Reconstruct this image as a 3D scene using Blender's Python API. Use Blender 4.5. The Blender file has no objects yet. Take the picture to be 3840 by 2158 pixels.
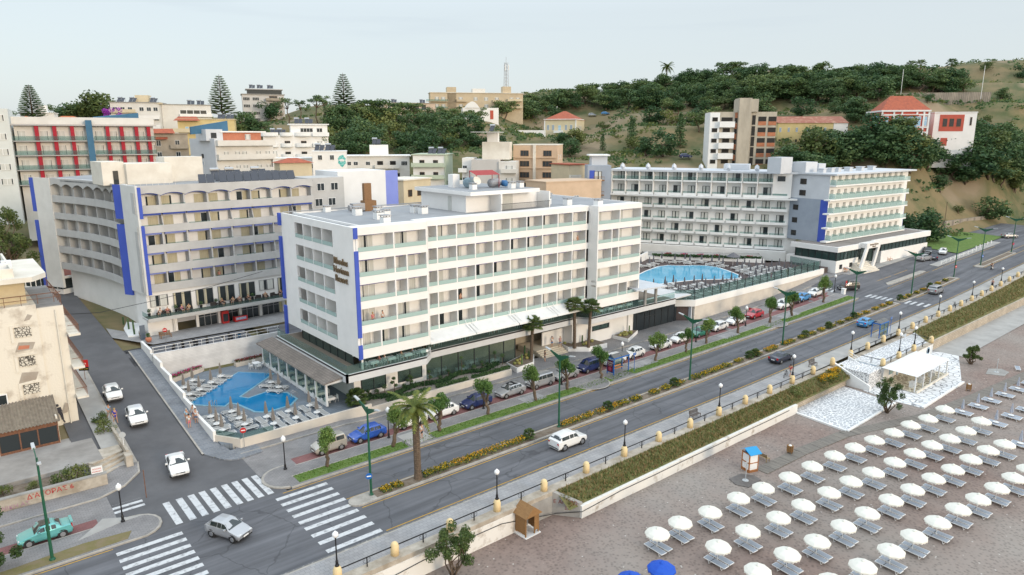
import bpy,math,random
from mathutils import Vector,Matrix
R=math.radians
scene=bpy.context.scene
col=scene.collection
rnd=random.Random(7)

# ------------------------------------------------------------------ helpers
class MB:
 """collects faces; build() links them as ONE mesh object"""
 def __init__(s,T=None):
  s.v=[];s.f=[];s.m=[];s.k=0;s.T=T
 def add(s,vs,fs):
  b=len(s.v)
  if s.T is not None:
   vs=[tuple(s.T @ Vector(p)) for p in vs]
  s.v+=vs
  s.f+=[tuple(i+b for i in f) for f in fs]
  s.m+=[s.k]*len(fs)
  return s
 def at(s,x=0,y=0,z=0,a=0,sc=1):
  s.T=Matrix.Translation((x,y,z)) @ Matrix.Rotation(R(a),4,'Z') @ Matrix.Scale(sc,4)
  return s
 def mat(s,k):
  s.k=k
  return s
 def box(s,x0,x1,y0,y1,z0,z1):
  return s.add([(x0,y0,z0),(x1,y0,z0),(x1,y1,z0),(x0,y1,z0),(x0,y0,z1),(x1,y0,z1),(x1,y1,z1),(x0,y1,z1)],
  [(0,3,2,1),(4,5,6,7),(0,1,5,4),(1,2,6,5),(2,3,7,6),(3,0,4,7)])
 def quad(s,*p):
  return s.add(list(p),[tuple(range(len(p)))])
 def prism(s,poly,z0,z1):
  n=len(poly)
  a=sum(poly[i][0]*poly[(i+1) % n][1]-poly[(i+1) % n][0]*poly[i][1] for i in range(n))
  if a<0:poly=poly[::-1]
  vs=[(p[0],p[1],z0) for p in poly]+[(p[0],p[1],z1) for p in poly]
  fs=[tuple(range(n-1,-1,-1)),tuple(range(n,2*n))]+[(i,(i+1) % n,n+(i+1) % n,n+i) for i in range(n)]
  return s.add(vs,fs)
 def bar(s,a,b,w,h=None):
  """rectangular bar from a to b"""
  h=h or w
  a=Vector(a);b=Vector(b);d=(b-a).normalized()
  u=d.cross(Vector((0,0,1)))
  if u.length<1e-3:u=Vector((1,0,0))
  u=u.normalized()*(w/2);t=u.cross(d).normalized()*(h/2)
  vs=[tuple(p+i*u+j*t) for p in (a,b) for i,j in ((-1,-1),(1,-1),(1,1),(-1,1))]
  return s.add(vs,[(0,1,2,3),(7,6,5,4),(0,4,5,1),(1,5,6,2),(2,6,7,3),(3,7,4,0)])
 def tube(s,pts,r,n=6,caps=True):
  pts=[Vector(p) for p in pts]
  if not hasattr(r,'__len__'):r=[r]*len(pts)
  vs=[];fs=[]
  ref=Vector((0.31,0.17,0.93))
  for i,p in enumerate(pts):
   d=(pts[min(i+1,len(pts)-1)]-pts[max(i-1,0)]).normalized()
   u=d.cross(ref)
   if u.length<0.05:u=d.cross(Vector((1,0,0)))
   u.normalize();w=d.cross(u)
   for k in range(n):
    q=2*math.pi*k/n
    vs.append(tuple(p+r[i]*(math.cos(q)*u+math.sin(q)*w)))
  for i in range(len(pts)-1):
   for k in range(n):
    fs.append((i*n+k,i*n+(k+1) % n,(i+1)*n+(k+1) % n,(i+1)*n+k))
  if caps:
   fs.append(tuple(range(n-1,-1,-1)));fs.append(tuple(range((len(pts)-1)*n,len(pts)*n)))
  return s.add(vs,fs)
 def lathe(s,prof,n=12,c=(0,0,0)):
  vs=[];fs=[]
  for r,z in prof:
   for k in range(n):
    q=2*math.pi*k/n
    vs.append((c[0]+r*math.cos(q),c[1]+r*math.sin(q),c[2]+z))
  m=len(prof)
  for i in range(m-1):
   for k in range(n):
    fs.append((i*n+k,i*n+(k+1) % n,(i+1)*n+(k+1) % n,(i+1)*n+k))
  fs.append(tuple(range(n-1,-1,-1)));fs.append(tuple(range((m-1)*n,m*n)))
  return s.add(vs,fs)
 def ball(s,c,r,n=10,m=6,sz=1):
  return s.lathe([(max(r*math.sin(math.pi*i/m),0.002*r),-r*sz*math.cos(math.pi*i/m)) for i in range(m+1)],n,c)
 def build(s,name,mats,parent=None,smooth=False,loc=None,rz=0):
  me=bpy.data.meshes.new(name)
  me.from_pydata(s.v,[],s.f)
  for m in (mats if isinstance(mats,(list,tuple)) else [mats]):me.materials.append(m)
  if any(s.m):me.polygons.foreach_set('material_index',s.m)
  if smooth:me.polygons.foreach_set('use_smooth',[True]*len(s.f))
  me.update()
  o=bpy.data.objects.new(name,me);col.objects.link(o)
  if parent:o.parent=parent
  if loc:o.location=loc
  if rz:o.rotation_euler.z=R(rz)
  return o

def tag(o,label=None,cat=None,group=None,kind=None):
 if label:o['label']=label
 if cat:o['category']=cat
 if group:o['group']=group
 if kind:o['kind']=kind
 return o
def thing(name,label,cat,loc=(0,0,0),rz=0,group=None):
 o=bpy.data.objects.new(name,None);col.objects.link(o)
 o.location=loc;o.rotation_euler.z=R(rz);o.empty_display_size=0.2
 return tag(o,label,cat,group)
def struct(o):return tag(o,kind='structure')
KIDS={}
def kids(o):
 if o.name not in KIDS:KIDS[o.name]=list(o.children)
 return KIDS[o.name]
def copy_tree(o,parent=None):
 c=o.copy();col.objects.link(c)
 if parent:c.parent=parent
 for ch in kids(o):copy_tree(ch,c)
 return c
def dup(o,loc,rz=0,label=None,group=None,sc=None):
 c=copy_tree(o);c.location=loc;c.rotation_euler.z=R(rz)
 if sc:c.scale=(sc,sc,sc) if not hasattr(sc,'__len__') else sc
 if label:c['label']=label
 if group:c['group']=group
 return c
class Placer:
 """first place() uses the prototype itself, later ones copy it"""
 def __init__(s,proto):s.o=proto;s.used=False;kids(proto);[kids(k) for k in kids(proto)]
 def place(s,loc,rz=0,label=None,group=None,sc=None):
  if s.used:return dup(s.o,loc,rz,label,group,sc)
  s.used=True;o=s.o;o.location=loc;o.rotation_euler.z=R(rz)
  if sc:o.scale=(sc,sc,sc) if not hasattr(sc,'__len__') else sc
  if label:o['label']=label
  if group:o['group']=group
  return o
ORD='first second third fourth fifth sixth seventh eighth ninth tenth eleventh twelfth thirteenth fourteenth fifteenth sixteenth seventeenth eighteenth nineteenth twentieth'.split()
ORD+=['twenty-'+w for w in ORD[:9]]+['thirtieth']+['thirty-'+w for w in ORD[:9]]+['fortieth']+['forty-'+w for w in ORD[:9]]+['fiftieth']+['fifty-'+w for w in ORD[:9]]+['sixtieth']+['sixty-'+w for w in ORD[:9]]

# ------------------------------------------------------------------ materials
def lin(h):
 h=h.lstrip('#');o=[]
 for i in (0,2,4):
  x=int(h[i:i+2],16)/255
  o.append(x/12.92 if x<=0.04045 else ((x+0.055)/1.055)**2.4)
 return o
def C(c,k=1):
 c=lin(c) if isinstance(c,str) else c
 return (c[0]*k,c[1]*k,c[2]*k,1)
MATS={}
def mat(name,c,c2=None,sc=0.6,rough=0.75,bump=0,bsc=None,metal=0,spec=0.4,coat=0,lo=0.35,hi=0.65,detail=5,stretch=None,rand=0,fac=1):
 if name in MATS:return MATS[name]
 m=bpy.data.materials.new(name);m.use_nodes=True;MATS[name]=m
 nt=m.node_tree;N=nt.nodes;L=nt.links
 b=N['Principled BSDF'];b.inputs['Base Color'].default_value=C(c)
 b.inputs['Roughness'].default_value=rough;b.inputs['Metallic'].default_value=metal
 b.inputs['Specular IOR Level'].default_value=spec;b.inputs['Coat Weight'].default_value=coat
 b.inputs['Coat Roughness'].default_value=0.08
 tc=N.new('ShaderNodeTexCoord');vec=tc.outputs['Object']
 if stretch:
  mp=N.new('ShaderNodeMapping');mp.inputs['Scale'].default_value=stretch
  L.new(vec,mp.inputs['Vector']);vec=mp.outputs['Vector']
 out=None
 if c2 is not None:
  n=N.new('ShaderNodeTexNoise');n.inputs['Scale'].default_value=sc;n.inputs['Detail'].default_value=detail;n.inputs['Roughness'].default_value=0.62
  L.new(vec,n.inputs['Vector'])
  r=N.new('ShaderNodeMapRange');r.inputs['From Min'].default_value=lo;r.inputs['From Max'].default_value=hi;r.inputs['To Max'].default_value=fac
  L.new(n.outputs['Fac'],r.inputs['Value'])
  x=N.new('ShaderNodeMix');x.data_type='RGBA';x.inputs['A'].default_value=C(c);x.inputs['B'].default_value=C(c2)
  L.new(r.outputs['Result'],x.inputs['Factor']);out=x.outputs['Result']
 if rand:
  oi=N.new('ShaderNodeObjectInfo');h=N.new('ShaderNodeHueSaturation')
  r1=N.new('ShaderNodeMapRange');r1.inputs['To Min'].default_value=1-rand;r1.inputs['To Max'].default_value=1+rand
  r2=N.new('ShaderNodeMapRange');r2.inputs['To Min'].default_value=0.5-rand*0.07;r2.inputs['To Max'].default_value=0.5+rand*0.07
  L.new(oi.outputs['Random'],r1.inputs['Value']);L.new(r1.outputs['Result'],h.inputs['Value'])
  L.new(oi.outputs['Random'],r2.inputs['Value']);L.new(r2.outputs['Result'],h.inputs['Hue'])
  if out:L.new(out,h.inputs['Color'])
  else:h.inputs['Color'].default_value=C(c)
  out=h.outputs['Color']
 if out:L.new(out,b.inputs['Base Color'])
 if bump:
  n2=N.new('ShaderNodeTexNoise');n2.inputs['Scale'].default_value=bsc or sc*8;n2.inputs['Detail'].default_value=4
  L.new(vec,n2.inputs['Vector'])
  bm=N.new('ShaderNodeBump');bm.inputs['Strength'].default_value=bump;bm.inputs['Distance'].default_value=0.05
  L.new(n2.outputs['Fac'],bm.inputs['Height']);L.new(bm.outputs['Normal'],b.inputs['Normal'])
 return m
def paver(name,c1,c2,mortar,w,h,ms=0.02,rot=0,off=0.5,rough=0.85,plane='xy',sc=1.0,dirt=None):
 """brick pattern on a surface (pavers, tiles, siding)"""
 if name in MATS:return MATS[name]
 m=bpy.data.materials.new(name);m.use_nodes=True;MATS[name]=m
 N=m.node_tree.nodes;L=m.node_tree.links;b=N['Principled BSDF'];b.inputs['Roughness'].default_value=rough
 tc=N.new('ShaderNodeTexCoord');mp=N.new('ShaderNodeMapping');L.new(tc.outputs['Object'],mp.inputs['Vector'])
 mp.inputs['Rotation'].default_value={'xy':(0,0,R(rot)),'xz':(R(-90),0,0),'yz':(R(-90),0,R(-90))}[plane]
 t=N.new('ShaderNodeTexBrick');L.new(mp.outputs['Vector'],t.inputs['Vector'])
 t.inputs['Color1'].default_value=C(c1);t.inputs['Color2'].default_value=C(c2);t.inputs['Mortar'].default_value=C(mortar)
 t.inputs['Scale'].default_value=sc;t.inputs['Brick Width'].default_value=w;t.inputs['Row Height'].default_value=h;t.inputs['Mortar Size'].default_value=ms
 t.offset=off
 n=N.new('ShaderNodeTexNoise');n.inputs['Scale'].default_value=0.5;n.inputs['Detail'].default_value=6;L.new(tc.outputs['Object'],n.inputs['Vector'])
 r=N.new('ShaderNodeMapRange');r.inputs['From Min'].default_value=0.3;r.inputs['From Max'].default_value=0.7;r.inputs['To Min'].default_value=0.82;r.inputs['To Max'].default_value=1.12
 L.new(n.outputs['Fac'],r.inputs['Value'])
 h2=N.new('ShaderNodeHueSaturation');L.new(t.outputs['Color'],h2.inputs['Color']);L.new(r.outputs['Result'],h2.inputs['Value'])
 L.new(h2.outputs['Color'],b.inputs['Base Color'])
 return m
def cells(name,c,joint,sc,w=0.06,rough=0.8,c2=None):
 """crazy paving: voronoi cells with drawn joints"""
 if name in MATS:return MATS[name]
 m=bpy.data.materials.new(name);m.use_nodes=True;MATS[name]=m
 N=m.node_tree.nodes;L=m.node_tree.links;b=N['Principled BSDF'];b.inputs['Roughness'].default_value=rough
 tc=N.new('ShaderNodeTexCoord')
 v=N.new('ShaderNodeTexVoronoi');v.feature='DISTANCE_TO_EDGE';v.inputs['Scale'].default_value=sc;L.new(tc.outputs['Object'],v.inputs['Vector'])
 v2=N.new('ShaderNodeTexVoronoi');v2.inputs['Scale'].default_value=sc;L.new(tc.outputs['Object'],v2.inputs['Vector'])
 r=N.new('ShaderNodeMapRange');r.inputs['From Min'].default_value=w*0.6;r.inputs['From Max'].default_value=w*1.3;L.new(v.outputs['Distance'],r.inputs['Value'])
 a=N.new('ShaderNodeMix');a.data_type='RGBA';a.inputs['A'].default_value=C(c);a.inputs['B'].default_value=C(c2 or c)
 L.new(v2.outputs['Color'],a.inputs['Factor'])
 x=N.new('ShaderNodeMix');x.data_type='RGBA';x.inputs['A'].default_value=C(joint);L.new(a.outputs['Result'],x.inputs['B']);L.new(r.outputs['Result'],x.inputs['Factor'])
 L.new(x.outputs['Result'],b.inputs['Base Color'])
 return m
def glass(name,c,a=0.5,rough=0.05):
 """clear sheet glass: part see-through, part tinted and reflecting"""
 if name in MATS:return MATS[name]
 m=bpy.data.materials.new(name);m.use_nodes=True;MATS[name]=m
 N=m.node_tree.nodes;L=m.node_tree.links;b=N['Principled BSDF'];b.inputs['Base Color'].default_value=C(c);b.inputs['Roughness'].default_value=rough
 t=N.new('ShaderNodeBsdfTransparent');t.inputs['Color'].default_value=(0.86,0.95,0.93,1)
 x=N.new('ShaderNodeMixShader');x.inputs['Fac'].default_value=a
 L.new(t.outputs[0],x.inputs[1]);L.new(b.outputs[0],x.inputs[2]);L.new(x.outputs[0],N['Material Output'].inputs['Surface'])
 return m
def leafmat(name,c,c2,c3=None,trans=0.25):
 """foliage: leaf colour varies from clump to clump and from tree to tree"""
 if name in MATS:return MATS[name]
 m=bpy.data.materials.new(name);m.use_nodes=True;MATS[name]=m
 N=m.node_tree.nodes;L=m.node_tree.links;b=N['Principled BSDF'];b.inputs['Roughness'].default_value=0.6;b.inputs['Specular IOR Level'].default_value=0.25
 g=N.new('ShaderNodeNewGeometry');oi=N.new('ShaderNodeObjectInfo')
 tc=N.new('ShaderNodeTexCoord');n=N.new('ShaderNodeTexNoise');n.inputs['Scale'].default_value=0.9;n.inputs['Detail'].default_value=3;L.new(tc.outputs['Object'],n.inputs['Vector'])
 ad=N.new('ShaderNodeMath');ad.operation='ADD';L.new(g.outputs['Random Per Island'],ad.inputs[0]);L.new(n.outputs['Fac'],ad.inputs[1])
 r=N.new('ShaderNodeMapRange');r.inputs['From Min'].default_value=0.45;r.inputs['From Max'].default_value=1.5;L.new(ad.outputs[0],r.inputs['Value'])
 x=N.new('ShaderNodeMix');x.data_type='RGBA';x.inputs['A'].default_value=C(c);x.inputs['B'].default_value=C(c2);L.new(r.outputs['Result'],x.inputs['Factor'])
 h=N.new('ShaderNodeHueSaturation');L.new(x.outputs['Result'],h.inputs['Color'])
 r1=N.new('ShaderNodeMapRange');r1.inputs['To Min'].default_value=0.72;r1.inputs['To Max'].default_value=1.3;L.new(oi.outputs['Random'],r1.inputs['Value']);L.new(r1.outputs['Result'],h.inputs['Value'])
 r2=N.new('ShaderNodeMapRange');r2.inputs['To Min'].default_value=0.525;r2.inputs['To Max'].default_value=0.475;L.new(oi.outputs['Random'],r2.inputs['Value']);L.new(r2.outputs['Result'],h.inputs['Hue'])
 L.new(h.outputs['Color'],b.inputs['Base Color'])
 t=N.new('ShaderNodeBsdfTranslucent');L.new(h.outputs['Color'],t.inputs['Color'])
 s=N.new('ShaderNodeMixShader');s.inputs['Fac'].default_value=trans;L.new(b.outputs[0],s.inputs[1]);L.new(t.outputs[0],s.inputs[2]);L.new(s.outputs[0],N['Material Output'].inputs['Surface'])
 return m

WHITE=mat('white_plaster',(.82,.80,.775),(.75,.735,.71),sc=0.35,rough=.85)
WHITE2=mat('white_paint',(.80,.80,.79),(.73,.73,.72),sc=0.8,rough=.7)
CREAMW=mat('cream_plaster',(.74,.70,.62),(.63,.58,.50),sc=0.4,rough=.9)
GREYW=mat('light_grey_render',(.50,.495,.485),(.44,.435,.425),sc=0.5,rough=.85)
BLUEP=mat('blue_render',(.045,.085,.42),(.055,.10,.46),sc=0.4,rough=.7)
PERIW=mat('pale_blue_render',(.20,.25,.62),(.23,.28,.66),sc=0.4,rough=.7)
CONC=mat('concrete',(.36,.35,.33),(.26,.25,.235),sc=0.7,rough=.9,bump=.15)
ROOFG=mat('grey_roof_membrane',(.33,.34,.355),(.27,.28,.295),sc=0.35,rough=.9)
DARKM=mat('dark_metal',(.03,.032,.035),rough=.5)
WMETAL=mat('white_metal',(.78,.78,.77),rough=.4)
GREYM=mat('grey_metal',(.35,.35,.36),rough=.45,metal=.5)
PANE=mat('window_glass',(.025,.032,.036),rough=.06,spec=.6)
PANEG=mat('green_window_glass',(.03,.055,.05),rough=.06,spec=.6)
CURT=mat('cream_curtain',(.55,.50,.36),(.42,.38,.26),sc=3,stretch=(6,6,.3),rough=.9)
CURTW=mat('white_curtain',(.62,.62,.58),(.48,.48,.45),sc=3,stretch=(6,6,.3),rough=.9)
FROST=glass('frosted_green_glass',(.42,.56,.53),.8,.25)
PALEGL=glass('pale_balcony_glass',(.50,.62,.60),.42,.15)
CLEAR=glass('clear_glass',(.10,.16,.16),.22,.04)
GFENCE=glass('fence_glass',(.10,.16,.155),.38,.04)
TILER=mat('red_roof_tile',(.42,.115,.06),(.30,.085,.05),sc=1.2,rough=.85,bump=.5,bsc=6)
TERRA=mat('terracotta_render',(.50,.20,.12),(.42,.16,.10),sc=.8,rough=.9)
BROWNW=mat('brown_wood',(.27,.15,.07),(.18,.095,.045),sc=3,stretch=(1,1,8),rough=.75)
SOIL=mat('planter_soil',(.14,.105,.075),(.22,.18,.14),sc=2,rough=1,bump=.4)
BLACKP=mat('black_paint',(.012,.012,.014),rough=.45)
POSTG=mat('green_paint',(.012,.085,.045),(.016,.10,.055),sc=2,rough=.45)
BARK=mat('tree_bark',(.16,.115,.08),(.09,.065,.045),sc=4,rough=.95,bump=.6,bsc=14)
LEAFP=leafmat('pine_leaf',(.05,.10,.038),(.15,.21,.075))
LEAFD=leafmat('dark_leaf',(.036,.085,.036),(.11,.18,.07))
LEAFT=leafmat('tamarisk_leaf',(.06,.135,.035),(.17,.27,.07))
LEAFY=leafmat('olive_leaf',(.065,.10,.03),(.17,.20,.065))
FLOWY=leafmat('yellow_flower',(.52,.30,.01),(.68,.43,.02))
FLOWR=leafmat('red_flower',(.35,.02,.05),(.55,.06,.20))
BOUG=leafmat('purple_flower',(.22,.02,.28),(.40,.06,.42))
GRASSM=mat('lawn_grass',(.085,.16,.03),(.14,.20,.05),sc=1.2,rough=.95,bump=.6,bsc=25)

# ------------------------------------------------------------------ camera, light, sky
cam=bpy.data.cameras.new('camera');camo=bpy.data.objects.new('camera',cam);col.objects.link(camo)
cam.sensor_width=36;cam.lens=24.375;cam.clip_end=6000;cam.clip_start=0.5
camo.location=(0,0,32);camo.rotation_euler=(R(90-12.302),0,R(50.25-90))
scene.camera=camo
SUN_EL,SUN_AZ=12,-82 # the low sun stands over the sea, behind the camera
sd=Vector((math.cos(R(SUN_AZ))*math.cos(R(SUN_EL)),math.sin(R(SUN_AZ))*math.cos(R(SUN_EL)),math.sin(R(SUN_EL))))
sl=bpy.data.lights.new('sun','SUN');sl.energy=1.35;sl.angle=R(14);sl.color=(1,.83,.64)
so=bpy.data.objects.new('sun',sl);col.objects.link(so);so.rotation_euler=sd.to_track_quat('Z','Y').to_euler()
w=bpy.data.worlds.new('World');scene.world=w;w.use_nodes=True
N=w.node_tree.nodes;L=w.node_tree.links;bg=N['Background']
sky=N.new('ShaderNodeTexSky');sky.sky_type='NISHITA';sky.sun_disc=False
sky.sun_elevation=R(SUN_EL);sky.sun_rotation=R(90-SUN_AZ);sky.air_density=1.0;sky.dust_density=2.0;sky.ozone_density=1.2
# thin high overcast veil and a few long cloud streaks, by direction
tc=N.new('ShaderNodeTexCoord');sp=N.new('ShaderNodeSeparateXYZ');L.new(tc.outputs['Generated'],sp.inputs[0])
mp=N.new('ShaderNodeMapping');mp.inputs['Rotation'].default_value=(0,R(5),R(22));mp.inputs['Scale'].default_value=(1.6,1.6,17);L.new(tc.outputs['Generated'],mp.inputs['Vector'])
nz=N.new('ShaderNodeTexNoise');nz.inputs['Scale'].default_value=2.1;nz.inputs['Detail'].default_value=5;L.new(mp.outputs['Vector'],nz.inputs['Vector'])
rg=N.new('ShaderNodeMapRange');rg.inputs['From Min'].default_value=.53;rg.inputs['From Max'].default_value=.78;L.new(nz.outputs['Fac'],rg.inputs['Value'])
up=N.new('ShaderNodeMapRange');up.inputs['From Min'].default_value=.10;up.inputs['From Max'].default_value=.20;L.new(sp.outputs['Z'],up.inputs['Value'])
mu=N.new('ShaderNodeMath');mu.operation='MULTIPLY';L.new(rg.outputs['Result'],mu.inputs[0]);L.new(up.outputs['Result'],mu.inputs[1])
m2=N.new('ShaderNodeMath');m2.operation='MULTIPLY';m2.inputs[1].default_value=.75;L.new(mu.outputs[0],m2.inputs[0])
v=N.new('ShaderNodeMix');v.data_type='RGBA';v.inputs['Factor'].default_value=.72;v.inputs['B'].default_value=(6.1,6.65,7.0,1);L.new(sky.outputs['Color'],v.inputs['A'])
cl=N.new('ShaderNodeMix');cl.data_type='RGBA';cl.inputs['B'].default_value=(4.1,4.7,5.3,1);L.new(v.outputs['Result'],cl.inputs['A']);L.new(m2.outputs[0],cl.inputs['Factor'])
zr=N.new('ShaderNodeMapRange');zr.inputs['From Min'].default_value=.16;zr.inputs['From Max'].default_value=.8;zr.inputs['To Min'].default_value=1;zr.inputs['To Max'].default_value=2.3;L.new(sp.outputs['Z'],zr.inputs['Value'])
vm=N.new('ShaderNodeVectorMath');vm.operation='SCALE';L.new(cl.outputs['Result'],vm.inputs[0]);L.new(zr.outputs['Result'],vm.inputs['Scale']) # overcast sky: brightest overhead
L.new(vm.outputs['Vector'],bg.inputs['Color']);bg.inputs['Strength'].default_value=.13
vs=scene.view_settings;vs.view_transform='Standard';vs.look='None';vs.exposure=0.14;vs.gamma=1
scene.cycles.max_bounces=6;scene.cycles.transparent_max_bounces=12;scene.cycles.diffuse_bounces=4;scene.cycles.glossy_bounces=2
scene.cycles.use_denoising=True

# ------------------------------------------------------------------ ground
def pl(t,x):
 if x<=t[0][0]:return t[0][1]
 for (a,b),(c,d) in zip(t,t[1:]):
  if x<=c:return b+(d-b)*(x-a)/(c-a)
 return t[-1][1]
ZA=((75,0),(94,.18),(106,.32),(117,.47),(128,.7),(140,.9),(150,1.1),(162,1.5),(172,1.95),(178,2.25),(207,3.2),(260,4.8),(400,9))
ZB=((75,0),(100,.1),(126,.74),(135,1.5),(144,2.5),(150,2.6),(170,2.9),(210,3.8),(260,5),(400,9))
def zg(x,y):
 """street level: the boulevard climbs gently away, the side street climbs inland"""
 a=pl(ZA,x);b=pl(ZB,x);t=min(1,max(0,(y-58)/11));t=t*t*(3-2*t)
 z=a+(b-a)*t
 if x<36:
  z+=max(0,min((y-66)*.1,3.5+(y-101)*.035))*min(1,max(0,(36-x)/2)) if y<101 else 3.5+(y-101)*.035
 return z
HILL=[]
def hp(x,*rows):
 for d,z in rows:
  a=(x-1920)/2660*d
  HILL.append((.6395*d+.7688*a,.7688*d-.6395*a,z))
hp(-500,(110,5),(150,8),(190,18),(230,34),(300,37),(600,34))
hp(300,(116,5),(150,8),(185,18),(225,34.5),(300,38),(600,36))
hp(900,(125,5),(155,10),(185,18),(215,27),(260,36),(320,40),(600,38))
hp(1300,(140,5),(165,14),(190,21),(230,30),(280,40),(330,46),(600,44))
hp(1700,(150,6),(170,16),(190,19.5),(230,27),(270,33.5),(300,39),(340,45),(600,46))
hp(2100,(168,8),(185,18),(230,24),(300,31),(332,33.5),(350,42),(375,51),(410,57),(600,58))
hp(2500,(185,9),(200,22),(240,26),(280,36),(312,42),(330,47),(390,60),(430,64),(700,66))
hp(2900,(188,8),(205,21),(222,26.5),(240,31),(270,40),(320,52),(400,67),(440,69),(700,70))
hp(3300,(190,7),(205,16),(228,31),(262,42),(285,48),(330,56),(400,68),(450,70),(700,71))
hp(3700,(196,5.5),(215,12),(240,27),(280,45),(320,55),(370,69),(420,71),(700,72))
hp(4300,(215,6),(245,16),(290,38),(340,58),(400,70),(700,72))
def terr(x,y):
 d=.6395*x+.7688*y
 if y<40:return-3
 near=zg(x,y)-(.14 if x<20 else .6)
 if 18.6<x<37 and 69<y<97:near=-.5
 if y<64 and x<236:return near
 # weight of the hill survey against the flat street zone
 t=min(1,max(0,(d-108-.42*max(0,min(x,190)))/14)) if x>-40 else 1
 if x>60:t*=min(1,max(0,(y-74)/10)) if x<200 else min(1,max(0,(y-68)/14))
 if x>60:t*=max(min(1,max(0,((x-154.3)*.883+(y-83.6)*.469-11)/12)),min(1,max(0,((x-154.3)*-.469+(y-83.6)*.883-46)/10)))
 if t<=0:return near
 sw=sz=0
 for a,b,c in HILL:
  q=((a-x)**2+(b-y)**2+30)**-1.9
  sw+=q;sz+=q*c
 return near+(sz/sw-near)*t*t*(3-2*t)
def grid(name,xs,ys,f,m,smooth=True):
 b=MB();n=len(ys)
 b.v=[(x,y,f(x,y)) for x in xs for y in ys]
 b.f=[(i*n+j,(i+1)*n+j,(i+1)*n+j+1,i*n+j+1) for i in range(len(xs)-1) for j in range(n-1)]
 b.m=[0]*len(b.f)
 return struct(b.build(name,m,smooth=smooth))
def steps(a,b,s):
 n=max(1,int(math.ceil((b-a)/s)));return [a+(b-a)*i/n for i in range(n+1)]

DRYG=mat('dry_hill_ground',(.20,.155,.08),(.085,.10,.04),sc=.07,rough=1,bump=.8,bsc=1.2,lo=.42,hi=.6)
def hillmat():
 m=DRYG;N=m.node_tree.nodes;L=m.node_tree.links;b=N['Principled BSDF']
 src=b.inputs['Base Color'].links[0].from_socket
 tc=N.new('ShaderNodeTexCoord');n=N.new('ShaderNodeTexNoise');n.inputs['Scale'].default_value=.035;n.inputs['Detail'].default_value=8;L.new(tc.outputs['Object'],n.inputs['Vector'])
 r=N.new('ShaderNodeMapRange');r.inputs['From Min'].default_value=.55;r.inputs['From Max'].default_value=.64;L.new(n.outputs['Fac'],r.inputs['Value'])
 x=N.new('ShaderNodeMix');x.data_type='RGBA';x.inputs['B'].default_value=(.26,.20,.13,1);L.new(src,x.inputs['A']);L.new(r.outputs['Result'],x.inputs['Factor'])
 L.new(x.outputs['Result'],b.inputs['Base Color'])
hillmat()
xs=steps(-260,-20,20)+steps(-20,300,5)[1:]+steps(300,760,15)[1:]
ys=steps(43.5,64,10)+steps(64,330,5)[1:]+steps(330,820,15)[1:]
grid('ground',xs,ys,terr,DRYG)
SAND=mat('beach_shingle',(.255,.19,.162),(.185,.137,.118),sc=1.6,rough=.95,bump=1.0,bsc=3.2,lo=.3,hi=.7,detail=9)
def sandmat():
 N=SAND.node_tree.nodes;L=SAND.node_tree.links;b=N['Principled BSDF']
 src=b.inputs['Base Color'].links[0].from_socket
 tc=N.new('ShaderNodeTexCoord')
 n=N.new('ShaderNodeTexNoise');n.inputs['Scale'].default_value=.06;n.inputs['Detail'].default_value=4;L.new(tc.outputs['Object'],n.inputs['Vector'])
 r=N.new('ShaderNodeMapRange');r.inputs['From Min'].default_value=.4;r.inputs['From Max'].default_value=.65;L.new(n.outputs['Fac'],r.inputs['Value'])
 x=N.new('ShaderNodeMix');x.data_type='RGBA';x.inputs['B'].default_value=(.27,.24,.215,1);L.new(src,x.inputs['A']);L.new(r.outputs['Result'],x.inputs['Factor'])
 v=N.new('ShaderNodeTexVoronoi');v.inputs['Scale'].default_value=3.2;L.new(tc.outputs['Object'],v.inputs['Vector']) # shade of foot pits, darkened into the sand colour
 r2=N.new('ShaderNodeMapRange');r2.inputs['From Max'].default_value=.5;r2.inputs['To Min'].default_value=.62;r2.inputs['To Max'].default_value=1.1;L.new(v.outputs['Distance'],r2.inputs['Value'])
 h=N.new('ShaderNodeHueSaturation');L.new(x.outputs['Result'],h.inputs['Color']);L.new(r2.outputs['Result'],h.inputs['Value'])
 v3=N.new('ShaderNodeTexVoronoi');v3.inputs['Scale'].default_value=1.1;L.new(tc.outputs['Object'],v3.inputs['Vector']) # bleached pebbles
 r3=N.new('ShaderNodeMapRange');r3.inputs['From Min'].default_value=.06;r3.inputs['From Max'].default_value=.09;r3.inputs['To Min'].default_value=1;r3.inputs['To Max'].default_value=0;L.new(v3.outputs['Distance'],r3.inputs['Value'])
 y=N.new('ShaderNodeMix');y.data_type='RGBA';y.inputs['B'].default_value=(.5,.47,.43,1);L.new(h.outputs['Color'],y.inputs['A']);L.new(r3.outputs['Result'],y.inputs['Factor'])
 L.new(y.outputs['Result'],b.inputs['Base Color'])
sandmat()
grid('beach',steps(-60,330,6),steps(-120,42.6,3),lambda x,y:-2.2-max(0,16-y)*.03+.05*math.sin(x*.9+y*.5)*math.sin(y*1.1-x*.3),SAND)

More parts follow.
